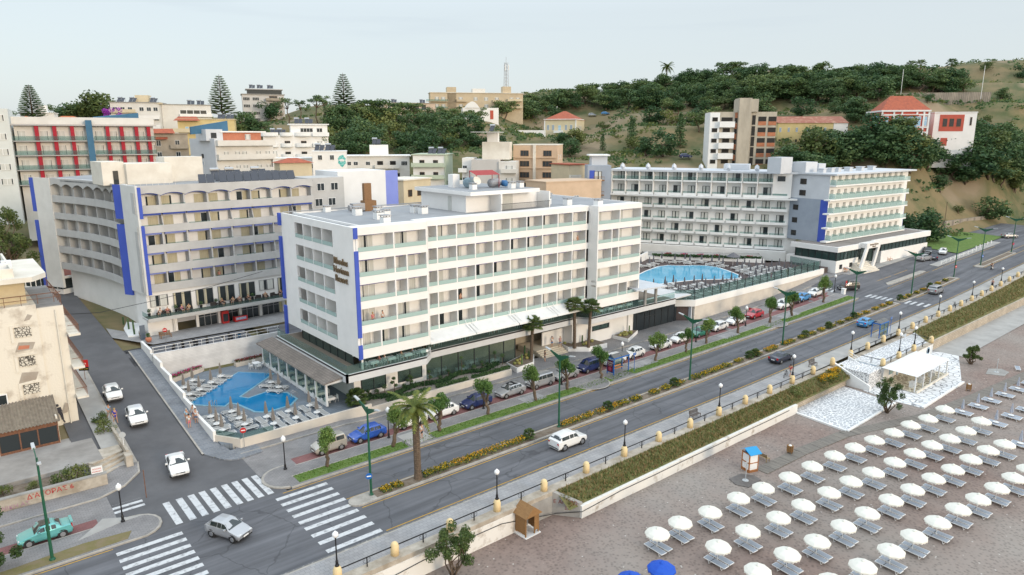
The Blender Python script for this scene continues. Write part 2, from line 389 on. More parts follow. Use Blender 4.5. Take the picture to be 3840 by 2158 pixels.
ASPH=mat('asphalt',(.135,.137,.15),(.10,.102,.112),sc=.22,rough=.9,bump=.25,bsc=30,detail=8,lo=.3,hi=.7)
def asphmat():
 N=ASPH.node_tree.nodes;L=ASPH.node_tree.links;b=N['Principled BSDF'];src=b.inputs['Base Color'].links[0].from_socket
 tc=N.new('ShaderNodeTexCoord');mp=N.new('ShaderNodeMapping');mp.inputs['Scale'].default_value=(.05,1.1,1);L.new(tc.outputs['Object'],mp.inputs['Vector'])
 n=N.new('ShaderNodeTexNoise');n.inputs['Scale'].default_value=1;n.inputs['Detail'].default_value=3;L.new(mp.outputs['Vector'],n.inputs['Vector']) # worn wheel tracks
 r=N.new('ShaderNodeMapRange');r.inputs['From Min'].default_value=.35;r.inputs['From Max'].default_value=.7;r.inputs['To Min'].default_value=.78;r.inputs['To Max'].default_value=1.3;L.new(n.outputs['Fac'],r.inputs['Value'])
 v=N.new('ShaderNodeTexVoronoi');v.feature='DISTANCE_TO_EDGE';v.inputs['Scale'].default_value=.16;L.new(tc.outputs['Object'],v.inputs['Vector']) # cracks
 nn=N.new('ShaderNodeTexNoise');nn.inputs['Scale'].default_value=.8;L.new(tc.outputs['Object'],nn.inputs['Vector'])
 va=N.new('ShaderNodeVectorMath');va.operation='ADD';L.new(tc.outputs['Object'],va.inputs[0]);L.new(nn.outputs['Color'],va.inputs[1]);L.new(va.outputs['Vector'],v.inputs['Vector'])
 r2=N.new('ShaderNodeMapRange');r2.inputs['From Min'].default_value=.004;r2.inputs['From Max'].default_value=.012;r2.inputs['To Min'].default_value=.72;r2.inputs['To Max'].default_value=1;L.new(v.outputs['Distance'],r2.inputs['Value'])
 mm=N.new('ShaderNodeMath');mm.operation='MULTIPLY';L.new(r.outputs['Result'],mm.inputs[0]);L.new(r2.outputs['Result'],mm.inputs[1])
 h=N.new('ShaderNodeHueSaturation');L.new(src,h.inputs['Color']);L.new(mm.outputs[0],h.inputs['Value']);L.new(h.outputs['Color'],b.inputs['Base Color'])
asphmat()
KERB=mat('kerb_stone',(.42,.39,.35),(.30,.28,.25),sc=1.2,rough=.9)
PAVG=paver('grey_pavers',(.25,.24,.24),(.21,.205,.205),(.14,.13,.13),.42,.21,.012)
PAVL=paver('light_promenade_pavers',(.33,.325,.325),(.29,.285,.29),(.22,.215,.22),.4,.4,.015)
PAVB=paver('dark_slate_pavers',(.20,.215,.24),(.15,.165,.19),(.25,.25,.25),.6,.35,.02)
PAVR=paver('red_parking_pavers',(.24,.105,.10),(.20,.085,.085),(.13,.07,.07),.42,.21,.012)
CPAV=mat('pale_concrete_paving',(.40,.39,.37),(.32,.31,.295),sc=.5,rough=.9)
PAINT=mat('road_paint',(.56,.57,.58),(.22,.22,.23),sc=2.2,rough=.8,detail=12,lo=.50,hi=.72)
PAINTY=mat('yellow_road_paint',(.50,.29,.04),(.26,.18,.08),sc=2,rough=.8,detail=8,lo=.45,hi=.75)
def strip(name,m,x0,x1,y0,y1,dz=0.0,st=4,ny=2,skirt=0):
 """sheet following the street level; skirt gives it a real kerb edge"""
 xs=steps(x0,x1,st);ys=[y0+(y1-y0)*j/ny for j in range(ny+1)]
 b=MB();n=len(ys)
 b.v=[(x,y,zg(x,y)+dz) for x in xs for y in ys]
 b.f=[(i*n+j,(i+1)*n+j,(i+1)*n+j+1,i*n+j+1) for i in range(len(xs)-1) for j in range(n-1)]
 if skirt:
  k=len(b.v);L=len(xs)
  loop=[i*n for i in range(L)]+[(L-1)*n+j for j in range(1,n)]+[i*n+n-1 for i in range(L-2,-1,-1)]+[j for j in range(n-2,0,-1)]
  b.v+=[(b.v[q][0],b.v[q][1],b.v[q][2]-skirt) for q in loop]
  for q in range(len(loop)):
   r=(q+1) % len(loop);b.f.append((loop[q],k+q,k+r,loop[r]))
 b.m=[0]*len(b.f)
 return struct(b.build(name,m))
def slab(name,m,poly,dz,skirt=.2):
 b=MB();n=len(poly)
 a=sum(poly[i][0]*poly[(i+1) % n][1]-poly[(i+1) % n][0]*poly[i][1] for i in range(n))
 if a<0:poly=poly[::-1]
 b.add([(x,y,zg(x,y)+dz) for x,y in poly]+[(x,y,zg(x,y)+dz-skirt) for x,y in poly],[tuple(range(n))]+[(i,n+i,n+(i+1) % n,(i+1) % n) for i in range(n)])
 return struct(b.build(name,m))
def arc(cx,cy,r,a0,a1,n=8):return [(cx+r*math.cos(R(a0+(a1-a0)*i/n)),cy+r*math.sin(R(a0+(a1-a0)*i/n))) for i in range(n+1)]

strip('road',ASPH,-60,420,46.0,58.4,0,5,4)
strip('forecourt_road',ASPH,136.6,260,58.4,70,0.002,4,6)
ASPS=mat('side_street_asphalt',(.13,.13,.137),(.088,.088,.094),sc=.3,rough=.9,bump=.25,bsc=30,detail=9,lo=.3,hi=.7)
strip('side_street',ASPS,7.5,21.5,58.4,69,0.002,1.75,6)
grid('side_street',steps(7.5,19.3,1.5),steps(69,103,2),lambda x,y:zg(x,y)+.002,ASPS)
grid('side_street',steps(4,17,3),steps(103,160,4),lambda x,y:zg(10,y),ASPS)
strip('cross_street',ASPH,17,36,96.3,103,0.002,3,4)
grid('cross_street',steps(36,64,7),steps(96.3,103,3),lambda x,y:zg(20,y) if y<101 else 3.45,ASPH)
strip('service_lane',PAVG,20.5,136.8,62.5,68.15,0.02,4,4)
strip('parking_bay',PAVR,24.3,136,62.6,64.35,0.026,4)
strip('service_lane',PAVG,-60,8.4,62.2,67.4,0.02,6)
strip('parking_bay',PAVR,-60,7,62.25,64,0.026,6)
strip('promenade',PAVL,-60,88,43.35,45.9,.15,6,2)
strip('promenade',CPAV,88,420,43.35,45.9,.15,5,2)
strip('kerb',KERB,-60,420,45.9,46.05,.152,5,1,.16)
strip('gutter',mat('gutter_dirt',(.16,.155,.15),(.33,.32,.31),sc=2.5,rough=.95,lo=.5,hi=.62),-60,420,46.05,46.42,.006,5,1)
# boulevard edge with lawn, trees and paved strip
strip('pavement',PAVG,22,137.2,58.55,62.5,.14,4,3,.15)
strip('kerb',KERB,22,137.2,58.38,58.55,.15,4,1,.16)
strip('kerb',KERB,24,136.6,62.48,62.6,.146,4,1,.16)
slab('pavement',PAVG,arc(22.6,60.95,2.15,90,250,10)+[(24,58.9),(24,63.1)],.135)
slab('kerb',KERB,arc(22.6,60.95,2.4,90,250,10)+[(23.4,58.45),(23.4,63.35)],.12)
for x0,x1 in ((22.95,34.9),(38.4,66.6),(70.9,137)):
 strip('lawn',GRASSM,x0,x1,58.85,60.45,.165,4,3,.03)
 strip('kerb',KERB,x0-.1,x1+.1,60.45,60.56,.175,4,1,.04)
for x0,x1 in ((35.2,38.1),(52.3,55.6),(72.5,77.5),(94.5,98.6),(112.8,118)):
 strip('paved_pad',CPAV if x0<36 else PAVL,x0,x1,59.0 if x0<36 else 60.0,61.9,.182,3,1,.05)
for cx in (63.6,108.5):
 slab('paved_pad',PAVG,arc(cx,60.4,2.6,180,360,10),.185,.03)
 slab('kerb',KERB,arc(cx,60.4,2.75,180,360,10),.178,.03)
strip('pavement',PAVG,20.6,153,68.15,72.6,.14,4,3,.15)
strip('kerb',KERB,20.6,137,68.05,68.15,.15,4,1,.16)
slab('pavement',PAVB,[(17.6,70),(18.2,68.9)]+arc(20.6,69.6,2.4,195,268,5)+[(22.6,67.4),(22.6,69.3),(20,69.3),(19.3,72)],.145)
grid('pavement',[17.6,18.5,19.4],steps(70,102,2),lambda x,y:zg(x,y)+.14,PAVB)
grid('kerb',[17.42,17.6],steps(70,102,2),lambda x,y:zg(x,y)+.15,KERB)
slab('pavement',PAVL,[(153,66.8),(153,72),(149,72),(149.6,69.4),(151,67.2)] ,.14)
strip('pavement',CPAV,153,193,66.2,70,.14,4,2,.15)
strip('pavement',CPAV,178,222,58.8,60.6,.14,4,1,.15)
strip('lawn',GRASSM,197,232,61,75,.17,4,4)
# plaza on the other side of the side street
slab('pavement',PAVG,[(-60,58.55),(8.4,58.55),(9.6,58.5)]+arc(9.2,60.4,1.9,-70,85,8)+[(7.6,62.3),(-60,62.3)],.14)
slab('kerb',KERB,[(-60,58.36),(8.6,58.36)]+arc(9.2,60.4,2.1,-75,88,8)+[(7.6,62.45),(-60,62.45)],.125)
slab('pavement',CPAV,[(5.2,61),(8.6,61.9),(10.4,62.0),(9.4,62.25),(7.4,63.5),(6.6,62.5)],.15)
slab('lawn',mat('dry_lawn',(.16,.145,.05),(.21,.165,.10),sc=.9,rough=1,bump=.5,bsc=20),[(-60,58.75),(8.4,58.75),(8.9,59.9),(5.5,60.3),(1,59.9),(-60,60.2)],.16)
slab('pavement',PAVG,[(-60,67.4),(7.8,67.45),(10.0,68.4),(11.6,70.2),(11.9,72),(8.8,72),(8.8,69.3),(-60,70.2)],.14)
slab('kerb',KERB,[(-60,67.28),(7.8,67.33),(10.1,68.3),(11.75,70.1),(12.05,72),(11.7,72),(10,69),(7,68),(-60,67.8)],.13)
grid('pavement',[9.6,11.75],steps(71.9,104,2),lambda x,y:zg(x,y)+.14,CPAV)
grid('kerb',[11.75,11.95],steps(71.9,104,2),lambda x,y:zg(x,y)+.15,KERB)
# median
for x0,x1 in ((25.6,138.6),(140.6,169),(184,208)):
 strip('median_kerb',KERB,x0,x1,51.45,53.2,.15,4,1,.16)
 slab('median_kerb',KERB,arc(x0,52.32,.87,90,270,8),.148)
 strip('median_bed',SOIL,x0+1.6,x1-1,51.72,52.95,.17,4,1,.03)
slab('traffic_island',KERB,[(152.6,59.4),(153.6,59.0),(171,58.7),(171.3,59.3),(170.6,59.9),(153.6,60.2)],.14)
slab('traffic_island',CPAV,[(153.2,59.5),(170.7,59.0),(170.4,59.7),(153.6,60)],.146)
for y,spans in ((46.62,((-60,7),(25.2,420))),(51.2,((25.4,138.5),(146,169),(184,240))),(53.42,((25,138.5),(146,169),(184,240))),(58.12,((-60,7.2),(21,136),(172,215)))):
 for x0,x1 in spans:strip('yellow_line',PAINTY,x0,x1,y-.06,y+.06,.007,5,1)
strip('yellow_line',PAINTY,153,169,61.9,62.0,.008,4,1)
strip('yellow_line',PAINTY,150,172,58.3,58.4,.008,4,1)
# crossings: one painted bar after another, one object per crossing
def bars(name,rects):
 b=MB()
 for x0,x1,y0,y1 in rects:
  b.add([(x,y,zg(x,y)+.012) for x,y in ((x0,y0),(x1,y0),(x1,y1),(x0,y1))],[(0,1,2,3)])
 return struct(b.build(name,PAINT))
bars('zebra_crossing',[(20.08,24.95,y-.26,y+.26) for y in (57.3,56.1,54.85,53.6,52.3,51.1,49.75,48.4,46.98)])
bars('zebra_crossing',[(7.25,12.1,y-.26,y+.26) for y in (57.1,55.95,54.8,53.7,52.6,51.5,50.3,49.1,47.9)])
bars('zebra_crossing',[(x-.28,x+.28,58.7,63.2) for x in (12.3,13.4,14.4,15.35,16.35,17.35,18.3,19.25,20.15)])
bars('zebra_crossing',[(8.35,10.8,y,y+.42) for y in (66.45,65.6,64.75,63.9)])
bars('zebra_crossing',[(20.9,23.1,y,y+.42) for y in (66.9,66.1,65.3,64.5,63.75)])
bars('zebra_crossing',[(x,x+2.6,53.9+i*1.0,54.4+i*1.0) for i,x in enumerate((139.4,139.5,139.5,139.6,139.6))]+[(139.6,142.4,y,y+.5) for y in (47.2,48.4,49.6,50.6)])
bars('zebra_crossing',[(136.6,139,y,y+.5) for y in (63.6,64.7,65.9)])

# ------------------------------------------------------------------ buildings: shared pieces
class Bld:
 """a building: an Empty at its base; parts are written in world coordinates"""
 def __init__(s,name,label,cat,loc,group=None):
  s.o=thing(name,label,cat,loc,0,group);s.l=Vector(loc)
 def part(s,name,mb,m,parent=None,smooth=False):
  o=mb.build(name,m,parent or s.o,smooth)
  if not parent:o.location=-s.l
  return o
 def put(s,name,me,p,rz=0,sc=(1,1,1),parent=None):
  o=bpy.data.objects.new(name,me);col.objects.link(o);o.parent=parent or s.o
  o.location=Vector(p) if parent else Vector(p)-s.l
  o.rotation_euler.z=R(rz);o.scale=sc
  return o
def mesh(mb,mats,smooth=False):
 o=mb.build('template',mats,smooth=smooth);me=o.data;bpy.data.objects.remove(o);return me
UNIT={}
def unit(m):
 if m.name not in UNIT:UNIT[m.name]=mesh(MB().box(0,1,0,1,0,1),m)
 return UNIT[m.name]
WINS={}
def winmesh(key,w,h,fm,pm,nb=2,cur=None,curm=None,t=.06,transom=0):
 """window facing -Y, foot at the origin: frame + pane + curtains"""
 if key in WINS:return WINS[key]
 f=MB()
 f.box(-w/2,w/2,-.05,.03,0,t);f.box(-w/2,w/2,-.05,.03,h-t,h)
 for i in range(nb+1):
  x=-w/2+(w-t)*i/nb;f.box(x,x+t,-.045,.03,t,h-t)
 if transom:f.box(-w/2+t,w/2-t,-.042,.03,transom,transom+t)
 p=MB().box(-w/2+t,w/2-t,-.02,.0,t,h-t)
 c=None
 if cur:
  c=MB()
  for a,b in cur:c.box(-w/2+t+a*(w-2*t),-w/2+t+b*(w-2*t),-.028,-.022,t,h-t)
  c=mesh(c,curm or CURT)
 WINS[key]=(mesh(f,fm),mesh(p,pm),c);return WINS[key]
def window(b,key,p,rz=0,sc=(1,1,1),flip=False):
 f,pn,c=WINS[key]
 if flip:sc=(-sc[0],sc[1],sc[2])
 o=b.put('window',f,p,rz,sc)
 b.put('pane',pn,(0,0,0),0,(1,1,1),o)
 if c:b.put('curtain',c,(0,0,0),0,(1,1,1),o)
 return o
winmesh('slide_a',1.7,2.0,WHITE2,PANE,2,((0,.46),),CURTW)
winmesh('slide_b',1.7,2.0,WHITE2,PANE,2,((0,.3),(.56,1)),CURTW)
winmesh('slide_c',1.7,2.0,WHITE2,PANE,2,((.08,.98),),CURTW)
winmesh('gold_a',1.5,2.0,WHITE2,PANE,1,((0,.82),),CURT)
winmesh('gold_b',1.5,2.0,WHITE2,PANE,1,((0,1),),CURT)
winmesh('gold_c',1.9,2.0,WHITE2,PANE,2,((.5,.98),),CURT)
winmesh('dark_a',1.7,2.0,BLACKP,PANE,2,((0,.45),(.6,.95)),CURTW)
winmesh('dark_b',1.7,2.0,BLACKP,PANE,2,((.05,.4),),CURTW)
winmesh('grid',1.3,1.2,BLACKP,PANE,2,None,None,.07,.55)
winmesh('plain',1.4,1.3,WHITE2,PANE,2)
winmesh('plaincur',1.4,1.3,WHITE2,PANE,2,((.1,.9),),CURTW)
winmesh('brown',2.6,1.3,BROWNW,PANE,3)
winmesh('shutter',1.1,1.7,WHITE2,mat('blue_grey_shutter',(.25,.33,.42),rough=.7),2)
winmesh('blueshut',1.2,2.1,WHITE2,mat('light_blue_shutter',(.28,.50,.68),rough=.7),2,None,None,.08,1.1)
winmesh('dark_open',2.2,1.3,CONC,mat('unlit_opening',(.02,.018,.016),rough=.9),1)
winmesh('long',3.0,1.3,WHITE2,PANE,4)
def text(body,size,depth,m,align='CENTER'):
 cu=bpy.data.curves.new('lettering','FONT');cu.body=body;cu.size=size;cu.extrude=depth;cu.align_x=align
 o=bpy.data.objects.new('lettering',cu);col.objects.link(o)
 bpy.context.view_layer.update()
 me=bpy.data.meshes.new_from_object(o.evaluated_get(bpy.context.evaluated_depsgraph_get()));bpy.data.objects.remove(o)
 me.materials.clear();me.materials.append(m);return me
def text_on(b,body,size,p,rz,m,depth=.03,tilt=90,parent=None,name='lettering'):
 o=bpy.data.objects.new(name,text(body,size,depth,m));col.objects.link(o)
 par=parent or b.o
 o.parent=par;o.location=Vector(p)-b.l if not parent else Vector(p)
 o.rotation_euler=(R(tilt),0,R(rz));return o

 # ------------------------------------------------------------------ the white corner hotel on the boulevard
AWNP=mat('violet_awning',(.10,.08,.27),(.12,.10,.31),sc=2,rough=.8)
BRONZE=mat('bronze_letters',(.22,.155,.09),rough=.45,metal=.4)
FLZ=[19.2-2.87*f for f in range(5)] # foot of the balcony opening on each floor
h1=Bld('corner_hotel','white hotel of five balcony floors with blue corner strips and bronze letters','hotel',(35.6,70.5,.1))
w=MB()
def front(w,x0,x1,y,divs,top,bot,z0=.12):
 """white bands, dividers and the room wall behind"""
 w.box(x0,x1,y+1.6,y+1.85,bot,top)
 w.box(x0,x1,y,y+1.6,FLZ[0]+1.9,top)
 for f,z in enumerate(FLZ):
  lo=FLZ[f+1]+1.95 if f<4 else bot
  w.box(x0,x1,y,y+.16,lo,z);w.box(x0,x1,y+.16,y+1.6,lo+.25,z-.35)
  for d in divs[f] if isinstance(divs[0],(list,tuple)) else divs:
   w.box(d-.09,d+.09,y+.004,y+1.6,z,z+1.95)
LD=[[35.95,40.7,45.2],[35.95,40.75,42.4,45.2],[35.95,40.75,42.4,45.2],[35.7,40.8,45.2],[36.05,38.6,40.75,45.2]]
MD=[45.3]+[48.0+2.98*i for i in range(9)]+[74.7]
RD=[[75.3,80.05,85.0],[75.3,78.35,79.9,85.0],[75.3,78.35,79.9,85.0],[75.3,80.05,85.0],[75.3,80.1,82.2,85.0]]
front(w,35.62,45.3,70.5,LD,22.0,6.6)
front(w,45.3,75.2,72.4,MD,21.9,6.7)
front(w,75.2,85.1,70.5,RD,21.9,6.4)
w.box(45.31,45.4,70.49,72.39,6.6,21.99) # return of the left wing
for z0,z1 in ((21.3,21.9),(16.4,19.25),(13.5,16.4),(10.7,13.5),(6.4,8.1)):w.box(75.17,75.3,70.49,72.39,z0+.01,z1) # return of the right wing, open at two floors
w.box(75.17,75.3,71.6,72.39,8.1,10.7);w.box(75.17,75.3,71.6,72.39,19.25,21.3)
EY=[75.95,78.9,81.7,84.4,86.95]
w.box(35.6,35.9,70.67,EY[0],6.7,21.99);w.box(35.6,35.9,EY[-1],91.4,6.7,21.99)
w.box(35.6,35.9,EY[0],EY[-1],21.15,21.99)
for f,z in enumerate(FLZ):
 w.box(35.6,35.76,EY[0],EY[-1],FLZ[f+1]+1.95 if f<4 else 6.7,z)
 w.box(35.76,37.2,EY[0],EY[-1],(FLZ[f+1]+2.2 if f<4 else 7.4),z-.35)
 for q in EY[1:-1]:w.box(35.604,37.2,q-.09,q+.09,z,z+1.95)
w.box(37.2,37.4,72.4,91.3,6.7,21.98)
w.box(37.4,85.0,91.1,91.4,.2,21.9);w.box(84.8,85.0,72.2,91.1,.2,21.9)
wall=h1.part('wall',w,WHITE)
r=MB().prism([(35.9,70.7),(45.1,70.7),(45.1,72.5),(75.4,72.5),(75.4,70.7),(84.9,70.7),(84.9,91.1),(35.9,91.1)],21.55,21.75)
roof=h1.part('roof',r,ROOFG)
h1.part('parapet_flashing',MB().box(60,85.1,91,91.4,21.9,22.15).box(35.9,60,91.15,91.4,21.99,22.1),ROOFG,roof)
# blue corner strips
bs=MB()
for z0,z1 in ((20.75,22.0),(9.2,19.35),(6.6,8.3)):bs.box(35.52,36.02,70.36,70.5,z0,z1)
for z0,z1 in ((20.3,21.95),(10.2,18.8),(3.4,9.2)):bs.box(35.3,35.6,91.3,91.9,z0,z1)
h1.part('blue_strip',bs,BLUEP)
# balconies: glass, awning, sliding door of every bay
def bay(x0,x1,y,z,k,aw=True,door=None):
 h1.put('balcony_glass',unit(FROST),(x0+.1,y-.02,z+.02),0,(x1-x0-.2,.03,.5))
 wd=x1-x0
 if aw:h1.put('awning',unit(AWNP),(x0+.12,y+.3,z+1.8),0,(wd*.7,.3,.14))
 if wd>1.8:window(h1,('slide_a','slide_b','slide_c','slide_b')[k % 4],(x0+wd*(.34 if door is None else door),y+1.58,z-.3),0,(1,1,1.02),k % 3==0)
k=0
for f,z in enumerate(FLZ):
 for dv,y,dr in ((LD[f],70.5,.42),(MD,72.4,None),(RD[f],70.5,.3)):
  for a,b in zip(dv,dv[1:]):
   k+=1;bay(a,b,y,z,(k*7+f) % 11,f<3,dr)
 for a,b in zip(EY,EY[1:]):
  h1.put('balcony_glass',unit(FROST),(35.58,a+.1,z+.02),0,(.03,b-a-.2,.5))
  # terrace slab with glass, ground floor
s=MB()
s.prism([(33.7,70.2),(44.6,70.2),(46.4,71.9),(72.6,71.9),(73.6,70.3),(94.6,70.3),(99,70.4),(99,79.5),(84.8,79.5),(84.8,91.2),(33.7,91.2)],5.0,5.2)
for p0,p1 in (((33.7,91.2),(33.7,70.2)),((33.7,70.2),(44.6,70.2)),((44.6,70.2),(46.4,71.9)),((46.4,71.9),(72.6,71.9)),((72.6,71.9),(73.6,70.3)),((73.6,70.3),(94.6,70.3))):
 d=Vector((p1[0]-p0[0],p1[1]-p0[1],0)).normalized();n=Vector((-d.y,d.x,0))*.25
 s.add([(p0[0],p0[1],4.2),(p1[0],p1[1],4.2),(p1[0]+n.x,p1[1]+n.y,4.2),(p0[0]+n.x,p0[1]+n.y,4.2),
 (p0[0],p0[1],5.24),(p1[0],p1[1],5.24),(p1[0]+n.x,p1[1]+n.y,5.24),(p0[0]+n.x,p0[1]+n.y,5.24)],[(0,3,2,1),(4,5,6,7),(0,1,5,4),(1,2,6,5),(2,3,7,6),(3,0,4,7)])
sl_=h1.part('terrace_slab',s,mat('grey_white_render',(.60,.60,.60),(.55,.55,.55),sc=.5,rough=.85))
DECKW=mat('brown_terrace_floor',(.20,.165,.13),(.16,.13,.10),sc=2,rough=.85,stretch=(.4,6,1))
h1.part('terrace_floor',MB().prism([(33.98,70.5),(44.5,70.5),(46.3,72.2),(72.7,72.2),(73.8,70.6),(94,70.6),(94,79),(84.9,79),(84.9,91),(33.98,91)],5.21,5.22),DECKW)
def gline(b,pts,z,h,step,name='terrace_glass',m=None,post=True):
 for (x0,y0),(x1,y1) in zip(pts,pts[1:]):
  L=math.hypot(x1-x0,y1-y0);n=max(1,round(L/step));a=math.degrees(math.atan2(y1-y0,x1-x0))
  for i in range(n):
   t=i/n;b.put(name,unit(m or CLEAR),(x0+(x1-x0)*t,y0+(y1-y0)*t,z),a,(L/n-.03,.025,h))
gline(h1,[(33.85,91),(33.85,70.35)],5.24,1.05,4.2)
gline(h1,[(33.85,70.35),(44.55,70.35),(46.3,72.0),(72.7,72.0),(73.7,70.45),(94.5,70.45)],5.24,1.0,4.5)
g=MB()
g.box(37.0,84.8,78,78.2,.1,6.6) # inner back wall
h1.part('ground_wall',MB().box(36.0,36.2,73.3,91,.1,4.98).box(36.0,36.9,73.1,73.3,.1,4.98).box(40.4,42.05,73.1,73.3,.1,4.98).box(45.7,46.3,73.1,73.3,.1,4.98).box(36.9,40.4,73.1,73.3,.1,1.5).box(42.05,45.7,73.1,73.3,.1,1.5)
.box(72.6,76.6,72.5,72.7,.1,4.98).box(80.6,86.4,72.5,72.7,.1,4.98).box(76.6,80.6,72.5,72.7,.1,2.05).box(76.6,80.6,72.5,72.7,2.9,4.98).box(68,72.4,74.6,74.8,.1,3.0).box(72.4,72.6,72.7,78,.1,4.98)
.box(36.0,36.2,70.75,70.95,5.22,6.8).box(49.9,50.5,74.2,74.4,5.22,7),WHITE)
INNER=mat('interior_wall',(.42,.37,.28),(.30,.26,.2),sc=.6,rough=.9)
h1.part('interior',g.box(36.2,85,77.7,77.95,5.23,6.9).box(36.2,86,73.4,78,.12,.13),INNER)
h1.part('ceiling',MB().box(36.3,84.7,72.3,91,6.55,6.62).box(36.4,86,73.4,78,4.85,4.95),WHITE2)
for x0,x1,y,z0,z1 in ((37,40.4,73.2,1.5,3.9),(42.1,45.7,73.2,1.5,3.9),(76.7,80.5,72.6,2.1,2.9)):
 fr=h1.part('window',MB().box(x0,x1,y-.08,y+.08,z0,z0+.07).box(x0,x1,y-.08,y+.08,z1-.07,z1).box(x0,x0+.07,y-.08,y+.08,z0,z1).box(x1-.07,x1,y-.08,y+.08,z0,z1).box((x0+x1)/2-.04,(x0+x1)/2+.04,y-.07,y+.07,z0,z1),DARKM)
 h1.part('pane',MB().box(x0+.07,x1-.07,y-.01,y+.01,z0+.07,z1-.07),GFENCE,fr)
fr=MB()
for x in (46.35,48.8,51.5,54.2,56.8,59.4,61.5):fr.box(x-.05,x+.05,73.2,73.34,.6,4.9)
fr.box(46.3,61.5,73.21,73.33,.5,.62)
fr=h1.part('glazing_frame',fr,DARKM)
h1.part('pane',MB().box(46.3,61.5,73.26,73.28,.6,4.9),CLEAR,fr)
fr=MB()
for x in (86.4,87.3,89.3,90.6,92.0,93.8,95.6,97.4,99.2):fr.box(x-.05,x+.05,72.44,72.58,.15,4.1)
fr.box(89.3,92,72.45,72.57,2.3,2.4);fr.box(86.4,99.2,72.45,72.57,.12,.2)
fr=h1.part('entrance_frame',fr,DARKM)
h1.part('pane',MB().box(86.45,99.2,72.5,72.52,.2,4.1),PANE,fr)
fr=MB()
for i in range(8):fr.box(35.98,36.1,72.9+2.1*i,73+2.1*i,5.22,6.7)
fr=h1.part('glazing_frame',fr,DARKM);h1.part('pane',MB().box(36.03,36.05,72.9,87.7,5.22,6.7),PANEG,fr)
fr=MB()
for i in range(5):fr.box(36.1+2.2*i,36.2+2.2*i,71.6,71.72,5.22,6.6)
fr=h1.part('glazing_frame',fr,DARKM);h1.part('pane',MB().box(36.1,44.9,71.65,71.67,5.22,6.6),CLEAR,fr)
fr=MB()
for i in range(13):fr.box(46.2+2.2*i,46.32+2.2*i,75.2,75.34,5.22,6.6)
fr=h1.part('glazing_frame',fr,DARKM);h1.part('pane',MB().box(46.2,72.6,75.25,75.27,5.22,6.6),PANEG,fr)
fr=MB()
for i in range(6):fr.box(75.4+1.9*i,75.5+1.9*i,71.4,71.52,5.22,6.4)
fr=h1.part('glazing_frame',fr,DARKM);h1.part('pane',MB().box(75.4,84.9,71.45,71.47,5.22,6.4),CLEAR,fr)
# white awnings over the terrace, each with its arms
AWN=mat('white_canvas',(.74,.74,.73),(.68,.68,.67),sc=1,rough=.8)
for x0,x1 in ((45.5,52.6),(52.7,60.0),(60.1,67.3),(67.4,75.0)):
 a=h1.part('terrace_awning',MB().add([(x0,72.38,7.55),(x1,72.38,7.55),(x1,70.6,6.75),(x0,70.6,6.75),(x0,70.55,6.5),(x1,70.55,6.5),(x0,72.38,7.5),(x1,72.38,7.5),(x1,70.62,6.7),(x0,70.62,6.7)],
 [(0,3,2,1),(3,4,5,2),(6,7,8,9)]),AWN)
 ar=MB()
 for x in (x0+.5,x1-.5):ar.bar((x,72.4,7.6),(x,70.7,7.0),.06);ar.bar((x,72.39,8.2),(x,71.9,7.5),.05)
 h1.part('awning_arm',ar,WMETAL,a)
 # letters on the end wall
for wd,z in (('Rhodos',17.35),('Horizon',16.3),('Resort',15.25)):text_on(h1,wd,1.15,(35.5,73.95,z),-90,BRONZE,.07)
# penthouse with its roof slab and plant
p=MB().box(56,69.3,77.2,88.5,21.75,24.2).box(60.2,60.4,74.7,77.2,21.75,24.2).box(69.1,69.3,74.6,77.2,21.75,24.2)
ph=h1.part('penthouse',p,WHITE)
h1.part('penthouse_roof',MB().box(55.2,67.6,75,89,24.2,24.7),WHITE,ph)
h1.part('penthouse_membrane',MB().box(55.4,67.4,75.2,88.8,24.7,24.72),ROOFG,ph)
h1.part('door',MB().box(55.96,56,80.6,81.5,21.75,23.8).box(62.5,64.3,77.14,77.2,21.75,23.9),CURTW,ph)
rl=MB()
for i in range(46):rl.box(60.3+.2*i,60.33+.2*i,74.6,74.63,21.75,22.8)
rl.box(60.2,69.3,74.58,74.66,22.8,22.86)
h1.part('roof_railing',rl,DARKM)
def vent(x,y,z,s=1):
 v=MB().box(x-.5*s,x+.5*s,y-.5*s,y+.5*s,z,z+.9*s).box(x-.4*s,x+.4*s,y-.4*s,y+.4*s,z+1.1*s,z+1.12*s)
 o=h1.part('roof_vent',v,WHITE2)
 c=MB().box(x-.62*s,x+.62*s,y-.62*s,y+.62*s,z+1.12*s,z+1.2*s)
 for i in (-1,1):
  for j in (-1,1):c.box(x+i*.4*s-.05,x+i*.4*s+.05,y+j*.4*s-.05,y+j*.4*s+.05,z+.9*s,z+1.12*s)
 h1.part('vent_cap',c,GREYM,o)
for x,y,s in ((43.1,84,1),(46.2,84,.9),(43.06,78.2,1),(45.2,80.1,.9),(41.3,73.4,.95),(41.8,90.4,.8),(50.7,81.8,1),(50.9,80.1,1),(74.3,76.1,1),(76.6,71.9,1),(72.9,79.2,1),(57.5,79.5,.8)):vent(x,y,21.7,s)
for x,y in ((58.3,78.6),(64,77),(66,77.5)):vent(x,y,24.7,.8)
d=MB().box(46.2,48.0,87.6,88.9,21.75,23.2).box(46.4,47.5,88.0,88.6,23.2,25.6)
kd=h1.part('kitchen_duct',d,BROWNW)
h1.part('fan_housing',MB().box(44.4,46.2,87.6,88.6,21.9,22.9).tube([(46.2,88.1,22.4),(44.0,88.1,22.3)],.42,10),GREYM,kd)
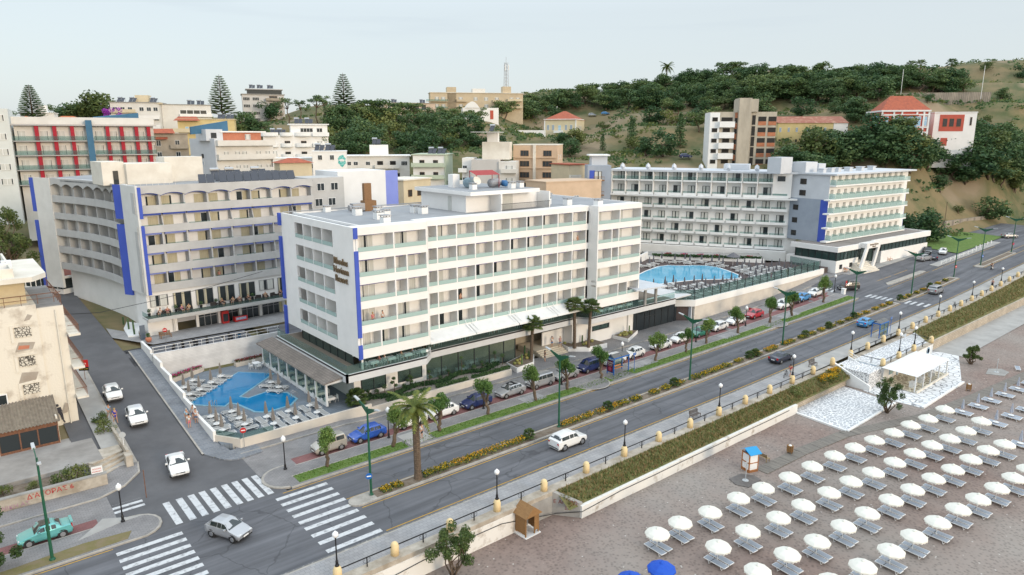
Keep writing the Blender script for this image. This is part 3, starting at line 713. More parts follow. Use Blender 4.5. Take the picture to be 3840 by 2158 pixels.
def tank(x,y,z,r,L,a=0):
 t=MB(Matrix.Translation((x,y,z)) @ Matrix.Rotation(R(a),4,'Z') @ Matrix.Rotation(R(90),4,'Y')).lathe([(.05,-L/2-r*.4),(r*.7,-L/2-r*.25),(r,-L/2),(r,L/2),(r*.7,L/2+r*.25),(.05,L/2+r*.4)],14)
 return t
tk=h1.part('water_tank',tank(60.2,82,25.5,.75,2.2,40),mat('blue_grey_tank',(.24,.33,.38),(.18,.25,.29),sc=2,rough=.6))
h1.part('water_tank',tank(63.2,80,25.4,.6,1.8,10),GREYM);h1.part('water_tank',tank(64.6,79.4,25.3,.45,.9,80),mat('blue_drum',(.03,.14,.33),rough=.5))
h1.part('roof_shelter',MB().add([(59.6,79.6,26.6),(63.6,79.2,26.6),(63.6,81,27.2),(59.6,81.4,27.2)],[(0,1,2,3)]).bar((59.7,79.7,24.7),(59.7,79.7,26.6),.08).bar((63.5,79.3,24.7),(63.5,79.3,26.6),.08).bar((63.5,80.9,24.7),(63.5,80.9,27.2),.08).bar((59.7,81.3,24.7),(59.7,81.3,27.2),.08),mat('red_sheet_roof',(.38,.05,.05),rough=.7,c2=(.28,.04,.04),sc=2,stretch=(4,.2,1)))
h1.part('chimney',MB().box(58.3,59.5,83.5,84.7,24.7,26.6),WHITE)
h1.part('satellite_dish',MB(Matrix.Translation((59.3,79,25.9)) @ Matrix.Rotation(R(60),4,'X')).lathe([(.02,-.12),(.35,-.08),(.6,.05),(.62,.06),(.35,-.05),(.02,-.1)],14),CREAMW)
# pool-side dining veranda: sloping shingle roof on white posts
SHING=paver('brown_roof_shingles',(.24,.205,.18),(.19,.165,.145),(.12,.10,.09),.5,.3,.02,90)
v_=h1.part('veranda_roof',MB().add([(31.7,72.2,4.0),(33.75,71.2,4.75),(33.75,92.8,4.75),(31.7,93.6,4.0),(31.7,72.2,3.86),(33.75,71.2,4.55),(33.75,92.8,4.55),(31.7,93.6,3.86)],[(0,1,2,3),(7,6,5,4),(0,3,7,4),(0,4,5,1)]),SHING)
for i in range(8):h1.part('veranda_post',MB().box(32.28,32.52,72.9+2.87*i,73.14+2.87*i,.9,4.1),WHITE2)
h1.part('veranda_wall',MB().box(32.3,32.5,73.1,93,.88,1.3).add([(31.9,72.4,3.9),(33.7,71.5,4.55),(33.7,71.5,4.1),(32.3,72.3,3.7)],[(0,3,2,1)]),WHITE2)
gl=h1.part('veranda_glass',MB().box(32.38,32.4,73.1,93,1.3,3.9),CLEAR)

# ------------------------------------------------------------------ the grey hotel with scalloped eaves across the side street
h2=Bld('grey_hotel','light grey hotel with scalloped top arches, bright blue strips and a curved left wing','hotel',(21.5,108.8,4))
U2=Vector((math.cos(R(4)),math.sin(R(4)),0));V2=Vector((-U2.y,U2.x,0));O2=Vector((21.4,108.6,0))
def P2(u,v=0,z=0):q=O2+U2*u+V2*v;return (q.x,q.y,z)
PAR=[(21.4,22.4),(18.6,19.5),(15.73,16.72),(12.82,13.83),(10.0,11.0)] # balcony parapets
def wallseg(b,p,q,t,z0,z1):
 """upright slab from p to q, thickness t towards the left of the direction"""
 d=Vector((q[0]-p[0],q[1]-p[1],0)).normalized();n=Vector((-d.y,d.x,0))*t
 b.add([(p[0],p[1],z0),(q[0],q[1],z0),(q[0]+n.x,q[1]+n.y,z0),(p[0]+n.x,p[1]+n.y,z0),
 (p[0],p[1],z1),(q[0],q[1],z1),(q[0]+n.x,q[1]+n.y,z1),(p[0]+n.x,p[1]+n.y,z1)],
 [(0,3,2,1),(4,5,6,7),(0,1,5,4),(1,2,6,5),(2,3,7,6),(3,0,4,7)])
def scallop(b,p,q,zl,zm,zt,t=.15,n=10):
 d=Vector((q[0]-p[0],q[1]-p[1],0));nn=Vector((-d.y,d.x,0)).normalized()*t
 for i in range(n):
  a,c=i/n,(i+1)/n
  za,zc=(zl+(zm-zl)*math.sin(math.pi*s)**.8 for s in (a,c))
  pa=Vector((p[0],p[1],0))+d*a;pc=Vector((p[0],p[1],0))+d*c
  b.add([(pa.x,pa.y,za),(pc.x,pc.y,zc),(pc.x,pc.y,zt),(pa.x,pa.y,zt),(pa.x+nn.x,pa.y+nn.y,za),(pc.x+nn.x,pc.y+nn.y,zc)],[(0,1,2,3),(0,4,5,1)])
fb=MB();core=MB();arch=MB();arch2=MB()
BU=[.5,3.75,7.15,10.5,13.8,17.15,20.5,23.9,27.5]
roomw=MB()
wallseg(roomw,P2(.3,1.6),P2(27.6,1.6),.2,9.9,25)
for f,(a,b) in enumerate(PAR):
 p_=MB();wallseg(p_,P2(.2),P2(27.6),.16,a-.15,b);wallseg(p_,P2(.2,.17),P2(27.6,.17),1.4,a-.12,a+.12)
 h2.part('balcony_parapet',p_,GREYW)
 for k,u in enumerate(BU):
  core=MB()
  if f==1:core.add([P2(u-.06,.16,b),P2(u+.06,.16,b),P2(u+.06,1.6,b),P2(u-.06,1.6,b),P2(u-.06,.9,b+1.95),P2(u+.06,.9,b+1.95),P2(u+.06,1.6,b+1.95),P2(u-.06,1.6,b+1.95)],[(0,3,2,1),(4,5,6,7),(0,1,5,4),(1,2,6,5),(2,3,7,6),(3,0,4,7)])
  else:wallseg(core,P2(u-.1,.16),P2(u-.1,1.59),.2,b-.9,(24.2 if f==0 else PAR[f-1][0]-.05))
  h2.part('partition',core,GREYW)
 for k,(u0,u1) in enumerate(zip(BU,BU[1:])):
  zt=PAR[f-1][0] if f else 24.2
  if f:
   aw=MB();wallseg(aw,P2(u0+.12,.3),P2(u1-.12,.3),.9,zt-.42,zt-.16)
   h2.part('blue_soffit',aw,BLUEP if f<2 else PERIW)
  else:
   aw=MB();scallop(aw,P2(u0+.05,.5),P2(u1-.05,.5),23.6,24.0,24.6,.1);h2.part('blue_soffit',aw,BLUEP)
  left=(k % 2==0)
  um=u1-.95 if left else u0+1.15
  if k in (2,4) and f==0:um=u1-1.0
  p=P2(um,1.57,b-.95)
  window(h2,('gold_a','gold_b','gold_c','gold_a','gold_b')[(k*3+f) % 5],p,4,(1,1,1.1),(k+f) % 3==0)
  if k<6 and (k+f) % 2:h2.put('rail_glass',unit(CLEAR),P2(u0+.12,.05,b),4,(u1-u0-.24,.02,.14))
for u0,u1 in zip(BU,BU[1:]):scallop(arch,P2(u0),P2(u1),23.75,24.15,25.2)
WARMW=mat('warm_white_render',(.66,.655,.635),(.60,.595,.575),sc=.5,rough=.85)
# curved wing
ARC=[(20.55,115.0),(20.4,118.5),(20.05,122.0),(19.4,125.6),(18.6,129.2),(17.6,132.8),(16.5,136.1),(15.3,139.2)]
def inw(i,t):
 p=Vector(ARC[max(i-1,0)]);q=Vector(ARC[min(i+1,7)]);d=(q-p).normalized();return (ARC[i][0]+d.y*t,ARC[i][1]-d.x*t)
ARCI=[inw(i,1.5) for i in range(8)];ARCB=[inw(i,13) for i in range(8)]
for f,(a,b) in enumerate(PAR):
 p_=MB()
 for i in range(7):
  wallseg(p_,ARC[i+1],ARC[i],.16,a-.15,b)
  p_.add([(ARC[i][0],ARC[i][1],a),(ARCI[i][0],ARCI[i][1],a),(ARCI[i+1][0],ARCI[i+1][1],a),(ARC[i+1][0],ARC[i+1][1],a)],[(0,1,2,3),(3,2,1,0)])
 h2.part('balcony_parapet',p_,GREYW)
 for i in range(1,7):
  q=inw(i,.2);core=MB();wallseg(core,q,ARCI[i],.16,b-.8,(24.2 if f==0 else PAR[f-1][0]-.05));h2.part('partition',core,GREYW)
  if i in (6,5,3):
   m=((ARCI[i][0]+ARCI[i+1][0])/2-.1,(ARCI[i][1]+ARCI[i+1][1])/2)
   an=math.degrees(math.atan2(ARC[i][1]-ARC[i+1][1],ARC[i][0]-ARC[i+1][0]))
   window(h2,'gold_b',(m[0],m[1],b-.85),an,(1,1,1.05))
for i in range(7):
 scallop(arch2,ARC[i+1],ARC[i],23.7,24.3,25.2)
 wallseg(roomw,ARCI[i+1],ARCI[i],.2,9.9,25.1)
h2.part('scalloped_eave',arch,GREYW);h2.part('scalloped_eave',arch2,GREYW);h2.part('room_wall',roomw,WHITE)
pn=MB();wallseg(pn,(13.4,142.6),(15.25,139.0),.4,6.5,25.2);h2.part('end_panel',pn,WARMW);pn=MB();wallseg(pn,(15.28,139.1),inw(7,1.6),.2,9.9,25.1);h2.part('end_panel',pn,WARMW);pn=MB()
wallseg(pn,(21.0,113.8),(21.75,108.2),.35,9.6,25.2);wallseg(pn,(21.75,108.2),(22.0,108.2),.9,9.6,25.19)
h2.part('end_panel',pn,WARMW)
for (p,q,z0,z1) in (((20.25,115.2),(21.0,113.8),20.2,25.15),((20.25,115.2),(21.0,113.8),8.8,19.4),((22.0,108.12),(22.45,108.15),20.6,25.0),((22.0,108.12),(22.45,108.15),9.6,19.6),((12.9,143.4),(13.35,142.6),19.5,25.2),((12.9,143.4),(13.35,142.6),6.5,18)):
 m_=MB();wallseg(m_,p,q,.3,z0,z1);h2.part('blue_strip',m_,BLUEP)
rp=[P2(.3,.2)[:2],P2(27.7,.2)[:2],P2(28.2,13)[:2],P2(11,13.5)[:2]]+ARCB[2:]+[(24,152),(14,143)]+ARC[::-1][1:]+[(21.3,113.8)]
h2.part('roof',MB().prism(rp,24.7,24.95),ROOFG)
bw=MB();wallseg(bw,P2(28.2,13),P2(11,13.5),.3,4,25);h2.part('back_wall',bw,GREYW)
# lower floors
lw=MB()
wallseg(lw,P2(.4,.25),P2(27.6,.25),.3,6.3,10.0);wallseg(lw,(21.35,113.8),(22.0,109.1),.3,3.4,10);wallseg(lw,P2(-.1,-.8),P2(3.5,-.8),.3,3.4,6.3)
for i in range(7):wallseg(lw,ARCI[i+1],ARCI[i],.3,3.5,10.0)
wallseg(lw,P2(3.5,-.5),P2(27.6,-.5),.2,5.5,6.3);wallseg(lw,P2(3.4,-.8),P2(3.4,1),.2,3.2,6.3)
for u in (3.6,6.7,10.0,13.3,16.6,20.5):wallseg(lw,P2(u,-.6),P2(u+.4,-.6),.3,3.0,6.0)
wallseg(lw,P2(3.5,-.52),P2(10,-.52),.2,3.0,3.7)
h2.part('ground_wall',lw,WHITE)
ts=MB();wallseg(ts,P2(-.4,-2.5),P2(24,-2.5),2.8,6.24,6.45);wallseg(ts,P2(-.45,-2.55),P2(24,-2.55),.15,6.1,6.62)
tsl=h2.part('terrace_slab',ts,GREYW)
h2.part('terrace_floor',MB().add([P2(-.2,-2.35,6.46),P2(24,-2.35,6.46),P2(24,.25,6.46),P2(-.2,.25,6.46)],[(0,1,2,3)]),DECKW,tsl)
gline(h2,[P2(-.4,.2)[:2],P2(-.4,-2.48)[:2]],6.62,.7,3);gline(h2,[P2(-.4,-2.48)[:2],P2(24,-2.48)[:2]],6.62,.45,3.4)
winmesh('tall',2.6,2.45,GREYM,PANE,2,((.02,.12),(.46,.62)),CURT)
winmesh('tallcur',2.5,1.7,GREYM,PANE,2,((.02,.3),(.55,.95)),CURTW)
for k,u in enumerate((2.05,5.3,8.55,11.85,15.15,18.4,21.6)):
 window(h2,'tallcur' if k in (0,5) else 'tall',P2(u,.2,7.65 if k in (0,5) else 6.9),4)
winmesh('shop',2.9,2.4,GREYM,PANE,3,None,None,.08,1.9)
for u in (8.5,11.8,15.1,18.6):window(h2,'shop',P2(u,-.3,3.2),4)
h2.part('shop_shutter',MB().add([P2(4.0,-.62,5.0),P2(6.6,-.62,5.0),P2(6.6,-.62,5.6),P2(4.0,-.62,5.6)],[(0,1,2,3)]),GREYM)
an=h2.part('annex_wall',MB().prism([(12.5,155),(16.6,147.2),(19.4,148.5),(24,140),(22,136),(20,150)],3.5,4.9),WHITE)
MAROON=mat('maroon_roofing',(.25,.075,.05),(.17,.06,.045),sc=.8,rough=.9)
bar=Bld('glazed_bar','low glazed bar with a flat maroon roof at the foot of the curved wing','bar',(16.7,145,5))
bar.part('wall',MB().prism([(10.5,149),(15.4,141.5),(19,143),(19,150)],4.6,5.8),WHITE)
rf=bar.part('roof',MB().prism([(10.2,149.2),(15.3,141.1),(19.3,142.6),(19.3,150)],7.7,8.1),WHITE)
bar.part('roof_covering',MB().prism([(10.6,149),(15.4,141.5),(19,142.9),(19,150)],8.1,8.13),MAROON,rf)
fr=MB()
for i in range(8):p=(10.7+(15.4-10.7)*i/7,149+(141.6-149)*i/7);fr.box(p[0]-.08,p[0]+.08,p[1]-.08,p[1]+.08,5.8,7.7)
for i in range(3):p=(15.4+1.8*i,141.6+.7*i);fr.box(p[0]-.08,p[0]+.08,p[1]-.08,p[1]+.08,5.8,7.7)
fr=bar.part('window',fr,WHITE2);pb=MB();wallseg(pb,(10.7,149),(15.4,141.6),.03,5.8,7.7);wallseg(pb,(15.4,141.6),(19,143),.03,5.8,7.7);bar.part('pane',pb,PANE,fr)
# roof: lift house, solar heaters
pe=MB();
def pbox(b,u0,u1,v0,v1,z0,z1):
 b.add([P2(u0,v0,z0),P2(u1,v0,z0),P2(u1,v1,z0),P2(u0,v1,z0),P2(u0,v0,z1),P2(u1,v0,z1),P2(u1,v1,z1),P2(u0,v1,z1)],[(0,3,2,1),(4,5,6,7),(0,1,5,4),(1,2,6,5),(2,3,7,6),(3,0,4,7)]);return b
pbox(pe,-1.2,1.8,9,15,24.9,28.3);pbox(pe,1.8,8.2,8,14,24.9,28.0);pbox(pe,8.2,14,11,15,24.9,28.8)
lh=h2.part('lift_house',pe,CREAMW)
h2.part('door',pbox(MB(),.2,.9,8.94,8.99,25,27),PANE,lh)
pl2=MB();pbox(pl2,27.8,34.5,2.0,9,8,25.1);pbox(pl2,26.5,35,-.5,9.2,17.0,17.8)
h2.part('side_block',pl2,GREYW)
h2.part('side_block',pbox(MB(),34.5,44.5,4,12,12,25.9),mat('bright_white_wall',(.76,.76,.76),(.71,.71,.71),sc=.4,rough=.85))
h2.part('blue_strip',pbox(MB(),44.5,47.5,4.4,5.2,12,25.7),PERIW)
for u,v,z in ((29.5,1.95,20.3),(32,1.95,20.3),(30,1.95,22.9),(32.6,1.95,22.9)):window(h2,'plain',P2(u,v,z),4)
PANEL=mat('solar_panel',(.035,.04,.055),(.05,.055,.07),sc=6,rough=.2,stretch=(.2,8,1))
def solar(name,b,p,a,L=2.0,h=1.5,n=1,tankr=0,mats=None):
 m=MB(Matrix.Translation(p) @ Matrix.Rotation(R(a),4,'Z'))
 for i in range(n):
  x=i*1.15
  m.add([(x,0,.15),(x+1.05,0,.15),(x+1.05,L*.75,h),(x,L*.75,h),(x,.02,.09),(x+1.05,.02,.09),(x+1.05,L*.75,h-.07),(x,L*.75,h-.07)],[(0,1,2,3),(7,6,5,4),(0,4,5,1),(2,6,7,3)])
 o=b.part('solar_panel',m,PANEL)
 f=MB(Matrix.Translation(p) @ Matrix.Rotation(R(a),4,'Z'))
 for i in range(n+1):
  x=min(i*1.15,n*1.15-.1);f.bar((x,L*.75,0),(x,L*.75,h),.05);f.bar((x,0,.1),(x,L*.75,.1),.05)
 b.part('panel_stand',f,GREYM,o)
 if tankr:
  t=MB(Matrix.Translation(p) @ Matrix.Rotation(R(a),4,'Z') @ Matrix.Translation((.5,L*.8,h+.1)) @ Matrix.Rotation(R(90),4,'Y')).lathe([(.05,-.75),(tankr,-.68),(tankr,.68),(.05,.75)],10)
  b.part('water_tank',t,mat('steel_tank',(.45,.46,.47),rough=.3,metal=.7),o)
 return o
for u,v,n in ((10.3,3,2),(13.5,3.2,3),(17.4,3.2,3),(21,3.2,4),(14,6.2,4),(19,6.2,4),(24,6.4,3),(16,9,4),(21,9,4)):
 solar('solar_panel',h2,P2(u,v,24.95),-14,2.2,1.35,n)
for u,v in ((15.5,11.5),(18,11.5),(22.5,11.5)):solar('solar_heater',h2,P2(u,v,24.95),-14,2,1.5,2,.32)
rl=MB()
for i in range(8):rl.bar(P2(1.6+i*.8,4,24.9),P2(1.6+i*.8,4,25.9),.04)
rl.bar(P2(1.6,4,25.9),P2(7.2,4,25.9),.04);rl.bar(P2(1.6,4,25.45),P2(7.2,4,25.45),.03)
h2.part('roof_railing',rl,CREAMW)

# ------------------------------------------------------------------ derelict apartment block beside the side street
PEEL=mat('peeling_cream_plaster',(.70,.65,.56),(.44,.38,.31),sc=.45,rough=.95,bump=.4,bsc=5,lo=.52,hi=.68,detail=10)
SCR=mat('bare_cement_patch',(.40,.36,.31),(.32,.27,.22),sc=1,rough=.95)
RUST=mat('rusty_steel',(.22,.10,.055),(.12,.06,.04),sc=6,rough=.9)
dl=Bld('derelict_apartment_block','derelict cream apartment block with peeling plaster, lattice vents and rusty railings','apartment block',(8.9,84.2,1.4))
dm=MB().box(-24,6.6,84.2,97,0,15.2).box(6.6,8.95,84.4,97,0,14.7)
dl.part('wall',dm,PEEL)
up=dl.part('upper_storey',MB().box(-24,6.0,85.6,97,15.2,17.6),mat('ochre_plaster',(.62,.52,.33),(.52,.42,.27),sc=.6,rough=.9))
dl.part('cornice',MB().prism([(-24,83.9),(6.6,83.9),(8.0,86),(8.0,97),(-24,97)],17.6,18.1).box(-24,5.2,84.8,85.1,18.1,19).box(5.0,5.2,85.1,97,18.1,19),CREAMW,up)
dl.part('roof',MB().box(-24,5,85.1,97,18.12,18.2),ROOFG,up)
for x,y in ((4.2,88),(4.6,90)):dl.part('roof_air_conditioner',MB().box(x,x+.9,y,y+.5,18.2,19.1),WHITE2,up)
dl.part('terrace_roof',MB().box(6.6,8.9,84.6,97,14.7,14.78),mat('stained_grey_screed',(.30,.29,.28),(.20,.195,.19),sc=.8,rough=.95))
LAT=cells('lattice_block',(.60,.56,.48),(.07,.06,.05),3.6,.1)
for z in (12.0,8.9,5.9):
 la=dl.part('lattice_vent',MB().box(4.5,5.9,84.12,84.2,z,z+1.05),LAT)
 la.data.materials[0]=LAT
 dl.part('vent_surround',MB().box(4.15,4.4,84.08,84.2,z-.5,z+1.3).box(4.4,6.1,84.09,84.2,z+1.12,z+1.3),PEEL,la)
for x0,x1,z0,z1 in ((4.3,6.1,10.5,11.5),(4.2,6.0,7.2,8.3),(4.4,6.0,4.9,5.5),(7.5,8.3,3,4.2),(5.4,6.2,13.6,14.3)):
 dl.part('cement_patch',MB().add([(x0,84.185,z0),(x1-.3,84.185,z0+.1),(x1,84.185,z1-.2),(x0+.4,84.185,z1)],[(0,1,2,3)]),SCR)
dl.part('bare_brick_patch',MB().add([(4.55,84.18,10.75),(5.5,84.18,10.7),(5.6,84.18,11.05),(4.7,84.18,11.15)],[(0,1,2,3)]),TERRA)
dl.part('downpipe',MB().tube([(8.2,84.15,14.4),(8.2,84.15,1.4)],.07),PEEL)
for z in (11.6,8.0,4.7):
 bl=dl.part('balcony',MB().box(8.95,10.0,82.9+(14-z)*.0,94,z,z+.22),PEEL)
 rl=MB()
 for y in [83+i*.45 for i in range(25)]:rl.box(9.9,9.93,y,y+.03,z+.2,z+1.15)
 rl.box(9.88,9.95,83,94,z+1.13,z+1.18);rl.box(8.95,9.95,83,83.04,z+1.13,z+1.18)
 dl.part('railing',rl,RUST,bl)
 dl.part('shutter',MB().box(8.94,9.0,85,86.6,z+.22,z+2.5),CREAMW,bl)
rl=MB()
for x in [-10+i*1.4 for i in range(14)]:rl.box(x,x+.05,84.3,84.35,15.2,16.2)
rl.box(-10,8.9,84.28,84.36,16.15,16.22);rl.box(-10,8.9,84.28,84.36,15.7,15.74)
for y in [84.5+i*1.2 for i in range(10)]:rl.box(8.8,8.86,y,y+.05,14.7,15.8)
rl.box(8.79,8.87,84.5,96,15.75,15.8)
dl.part('roof_railing',rl,RUST)
wn=dl.part('window',MB().box(2.2,2.3,84.1,84.2,4.2,6.4).box(3.0,3.1,84.1,84.2,4.2,6.4).box(2.3,3.0,84.1,84.2,6.3,6.4).box(2.3,3.0,84.1,84.2,5.2,5.3).box(2.3,3.0,84.1,84.2,4.2,4.3),WHITE2)
dl.part('pane',MB().box(2.3,3,84.16,84.19,4.3,6.3),PANE,wn)
stn=MB()
stn.tube([(7.5,84.15,2.4),(7.45,84.15,2.9),(7.3,84.15,3.3)],[.1,.13,.18],6).tube([(7.3,84.15,3.3),(7.25,84.15,3.8)],[.26,.2],7).ball((7.15,84.15,4.05),.16,8,5).tube([(7.3,84.15,3.4),(7.0,84.15,3.1)],.06,5).tube([(7.5,84.15,2.4),(7.65,84.15,2.0)],.07,5)
stn.v=[(x,84.185+(y-84.15)*.05,z) for x,y,z in stn.v]
dl.part('stencil_graffiti',stn,mat('black_spray_paint',(.04,.04,.05),rough=.9))
# lean-to with corrugated roof
sh=Bld('lean_to_shed','glazed lean-to with a corrugated brown roof against the derelict block','shed',(4,80.3,1.4))
CORR=mat('corrugated_sheet',(.27,.235,.19),(.19,.16,.13),sc=2.2,rough=.9)
cr=MB();n=110;x0,x1=-9,6.9
cr.v=[(x0+(x1-x0)*i/n,y,z+.07*math.cos(i*math.pi)) for i in range(n+1) for y,z in ((80.1,3.75),(84.15,5.35))]
cr.f=[(2*i,2*i+2,2*i+3,2*i+1) for i in range(n)];cr.m=[0]*n
sh.part('roof',cr,CORR)
fr=MB()
for x in (1.7,3.4,4.9,6.6):fr.box(x-.06,x+.06,80.3,80.42,1.35,3.7)
fr.box(1.7,6.6,80.31,80.41,3.3,3.7).box(1.7,6.6,80.31,80.41,1.35,1.6)
sh.part('frame',fr,RUST);sh.part('window_pane',MB().box(1.75,6.55,80.35,80.37,1.6,3.3),PANE)
sh.part('wall',MB().box(-9,1.64,80.3,80.45,1.2,3.75).box(6.55,6.7,80.45,84.1,1.2,4.2),CREAMW)
# raised plaza in front of it
TERR_=mat('cracked_concrete_terrace',(.36,.34,.32),(.24,.225,.21),sc=.35,rough=.95,bump=.2,bsc=6,detail=9)
struct(MB().box(-40,9.3,73.3,84.3,.6,1.36).build('plaza_terrace',TERR_))
struct(MB().prism([(-40,71),(6.9,70.0),(6.9,73.3),(-40,73.3)],.1,.95).build('plaza_bed',SOIL))
gw=Bld('graffiti_wall','stained concrete planter wall with red hand-painted graffiti along the pavement','wall',(4,69.8,.1))
STAIN=mat('stained_wall',(.50,.45,.38),(.30,.255,.20),sc=.9,rough=.95,detail=10,bump=.3,bsc=6)
q=MB();wallseg(q,(-30,70.55),(8.9,69.3),.35,.1,1.5);wallseg(q,(8.9,69.3),(8.9,70.6),.35,.1,1.5);gw.part('wall',q,STAIN)
q=MB();wallseg(q,(-30,70.52),(8.92,69.27),.45,1.5,1.62);gw.part('coping',q,CONC)
REDP=mat('red_spray_paint',(.42,.05,.05),rough=.9);BLUP=mat('blue_spray_paint',(.12,.16,.30),rough=.9);MAUP=mat('mauve_spray_paint',(.40,.24,.30),rough=.9)
text_on(gw,"\u0394'\u0391\u0393\u039f\u03a1\u0391\u03a3 6",.62,(4.5,69.40,1.0),-1.8,REDP,.006,name='graffiti')
text_on(gw,"\u039d\u0399\u039a\u0397 \u0391\u03a3",.5,(1.9,69.48,.55),-1.8,MAUP,.006,name='graffiti')
text_on(gw,"Z",.75,(.3,69.54,.3),-1.8,BLUP,.006,name='graffiti')
fl=thing('plaza_stairs','worn concrete steps curving up from the corner to the plaza','stairs',(10,71,.1))
for i in range(6):
 z=.14+.2*i;y0=69.6+.62*i
 o=MB().prism([(8.95-.12*i,y0+.1),(11.15,y0+1.6),(11.15,76),(8.0,76),(8.0,y0+.5)],z,z+.21).build('step',STAIN,fl);o.location=(-10,-71,-.1)
o=MB().box(10.9,11.5,71.4,72.6,.14,1.8).box(11.2,11.45,72.6,80,.4,1.9).build('cheek_wall',STAIN,fl);o.location=(-10,-71,-.1)

# ------------------------------------------------------------------ loungers and parasols
SLING=mat('grey_sling',(.36,.36,.35),(.30,.30,.295),sc=8,rough=.85,stretch=(1,9,1))
TAUPE=mat('taupe_canvas',(.25,.225,.20),(.19,.17,.155),sc=4,rough=.9,stretch=(3,3,.3))
SLATEC=mat('slate_canvas',(.15,.15,.165),(.11,.11,.125),sc=4,rough=.9,stretch=(3,3,.3))
def pool_lounger():
 t=thing('pool_lounger','lounger','lounger')
 b=MB()
 for s in (-.31,.31):
  b.bar((s,-.95,.33),(s,.95,.33),.05)
  b.bar((s,-.95,.33),(s,-.8,.02),.045);b.bar((s,-.8,.02),(s,-.3,.33),.045);b.bar((s,.35,.33),(s,.75,.02),.045);b.bar((s,.75,.02),(s,.95,.33),.045)
 b.bar((-.31,-.95,.33),(.31,-.95,.33),.05);b.bar((-.31,.95,.33),(.31,.95,.33),.05)
 for x in (-.3,.3):b.bar((x,.1,.36),(x,.9,.46),.03)
 b.build('frame',WMETAL,t)
 MB().box(-.28,.28,-.9,.3,.345,.375).build('sling',SLING,t)
 MB().add([(-.28,.3,.375),(.28,.3,.375),(.28,.92,.48),(-.28,.92,.48),(-.28,.3,.345),(.28,.3,.345),(.28,.92,.45),(-.28,.92,.45)],[(0,1,2,3),(7,6,5,4),(0,4,5,1),(2,6,7,3),(1,5,6,2),(3,7,4,0)]).build('backrest',SLING,t)
 return t
def folded_parasol(m,name='folded_parasol'):
 t=thing(name,'parasol','parasol')
 MB().lathe([(.24,0),(.24,.07),(.05,.09),(.045,.3)],8).build('base',WMETAL,t)
 MB().tube([(0,0,.1),(0,0,2.3)],.025,6).build('pole',WMETAL,t)
 b=MB();n=12;prof=[(.06,.85),(.24,.95),(.21,1.3),(.15,1.7),(.10,2.05),(.12,2.12),(.02,2.4)]
 vs=[(r*(1 if k % 2 else .62)*math.cos(2*math.pi*k/n),r*(1 if k % 2 else .62)*math.sin(2*math.pi*k/n),z) for r,z in prof for k in range(n)]
 b.add(vs,[(i*n+k,i*n+(k+1) % n,(i+1)*n+(k+1) % n,(i+1)*n+k) for i in range(len(prof)-1) for k in range(n)])
 b.build('canopy',m,t)
 MB().lathe([(.38,.52),(.38,.55)],8).build('side_table',WMETAL,t)
 return t
LNG=Placer(pool_lounger());TPA=Placer(folded_parasol(TAUPE));SPA=Placer(folded_parasol(SLATEC))

# ------------------------------------------------------------------ street-corner pool deck
TILEB=paver('blue_grey_deck_tiles',(.185,.215,.25),(.165,.195,.23),(.12,.14,.16),.6,.6,.015)
struct(MB().prism([(19.5,70.6),(21.2,69.6),(36.3,69.6),(36.3,96),(19.5,96)],-.1,.8).build('pool_deck',TILEB))
P1=[(20.75,84.9),(28.6,92.2),(31.9,88.7),(25.5,83.0),(26.2,81.7),(28.7,82.4),(30.5,80.5),(30.6,77.9),(29.3,76.5),(26.4,76.15),(25.45,77.1),(24.65,80.9),(23.95,81.9),(23.2,81.1),(20.6,83.9)]
def water(name,c,c2,sc):
 m=mat(name,c,c2,sc=sc,rough=.06,spec=.5,bump=.08,bsc=1.6);return m
W1=water('deep_blue_pool_water',(.004,.17,.38),(.006,.21,.44),.35);W2=water('pale_blue_pool_water',(.075,.36,.56),(.12,.44,.64),.12)
# a ring of tiles, the basin lip and the water surface a little below it
RIM=mat('pool_rim_tiles',(.16,.34,.44),(.20,.40,.50),sc=3,rough=.5)
def offs(poly,d):
 n=len(poly);o=[]
 A=sum(poly[i][0]*poly[(i+1) % n][1]-poly[(i+1) % n][0]*poly[i][1] for i in range(n))
 sg=1 if A>0 else-1
 for i in range(n):
  a=Vector(poly[i-1]);b=Vector(poly[i]);c=Vector(poly[(i+1) % n])
  n1=(b-a).normalized();n2=(c-b).normalized();v=Vector((n1.y+n2.y,-n1.x-n2.x))*sg
  v=v/max(v.length,.5)*d;o.append((b.x+v.x,b.y+v.y))
 return o
struct(MB().prism(offs(P1,.28),.8,.84).build('pool_rim',RIM))
struct(MB().prism(P1,.841,.848).build('pool_water',W1))
pw=Bld('pool_wall','white stepped wall between the pool deck and the side street','wall',(19.4,80,.5))
q=MB()
prev=102.4
for y,z in ((97.3,4.5),(92.3,4.05),(88.2,3.45),(82.6,2.85),(78.6,2.3),(71.9,1.75)):
 q.box(19.15,19.45,y,prev,-.1,z+.12);prev=y
pw.part('wall',q,WHITE)
sw=Bld('pool_front_wall','long low cream wall with hedge and glass between pool deck and pavement','wall',(25,69.2,.1))
STONEC=mat('cream_stone_cladding',(.64,.58,.50),(.56,.50,.43),sc=.6,rough=.85)
q=MB();wallseg(q,(19.3,71.9),(21.0,69.2),.3,0,1.42);q.box(21.0,36.2,69.16,69.42,0,1.42).box(36.2,57.5,69.17,69.4,0,1.0)
sw.part('wall',q,STONEC)
gline(sw,[(19.5,71.9),(21.2,69.35),(24.6,69.3)],1.42,.55,2.4,'glass_panel',GFENCE)
bwl=Bld('white_siding_wall','tall white ribbed wall closing the pool deck towards the upper street','wall',(27,96,.8))
bwl.part('wall',MB().box(19.15,36.1,96,96.3,.7,4.35),paver('white_ribbed_siding',(.66,.66,.66),(.62,.62,.62),(.42,.42,.43),40,.2,.012,plane='xz'))
rl=MB()
for i in range(12):rl.box(19.3+i*1.5,19.34+i*1.5,96.1,96.14,4.35,5.2)
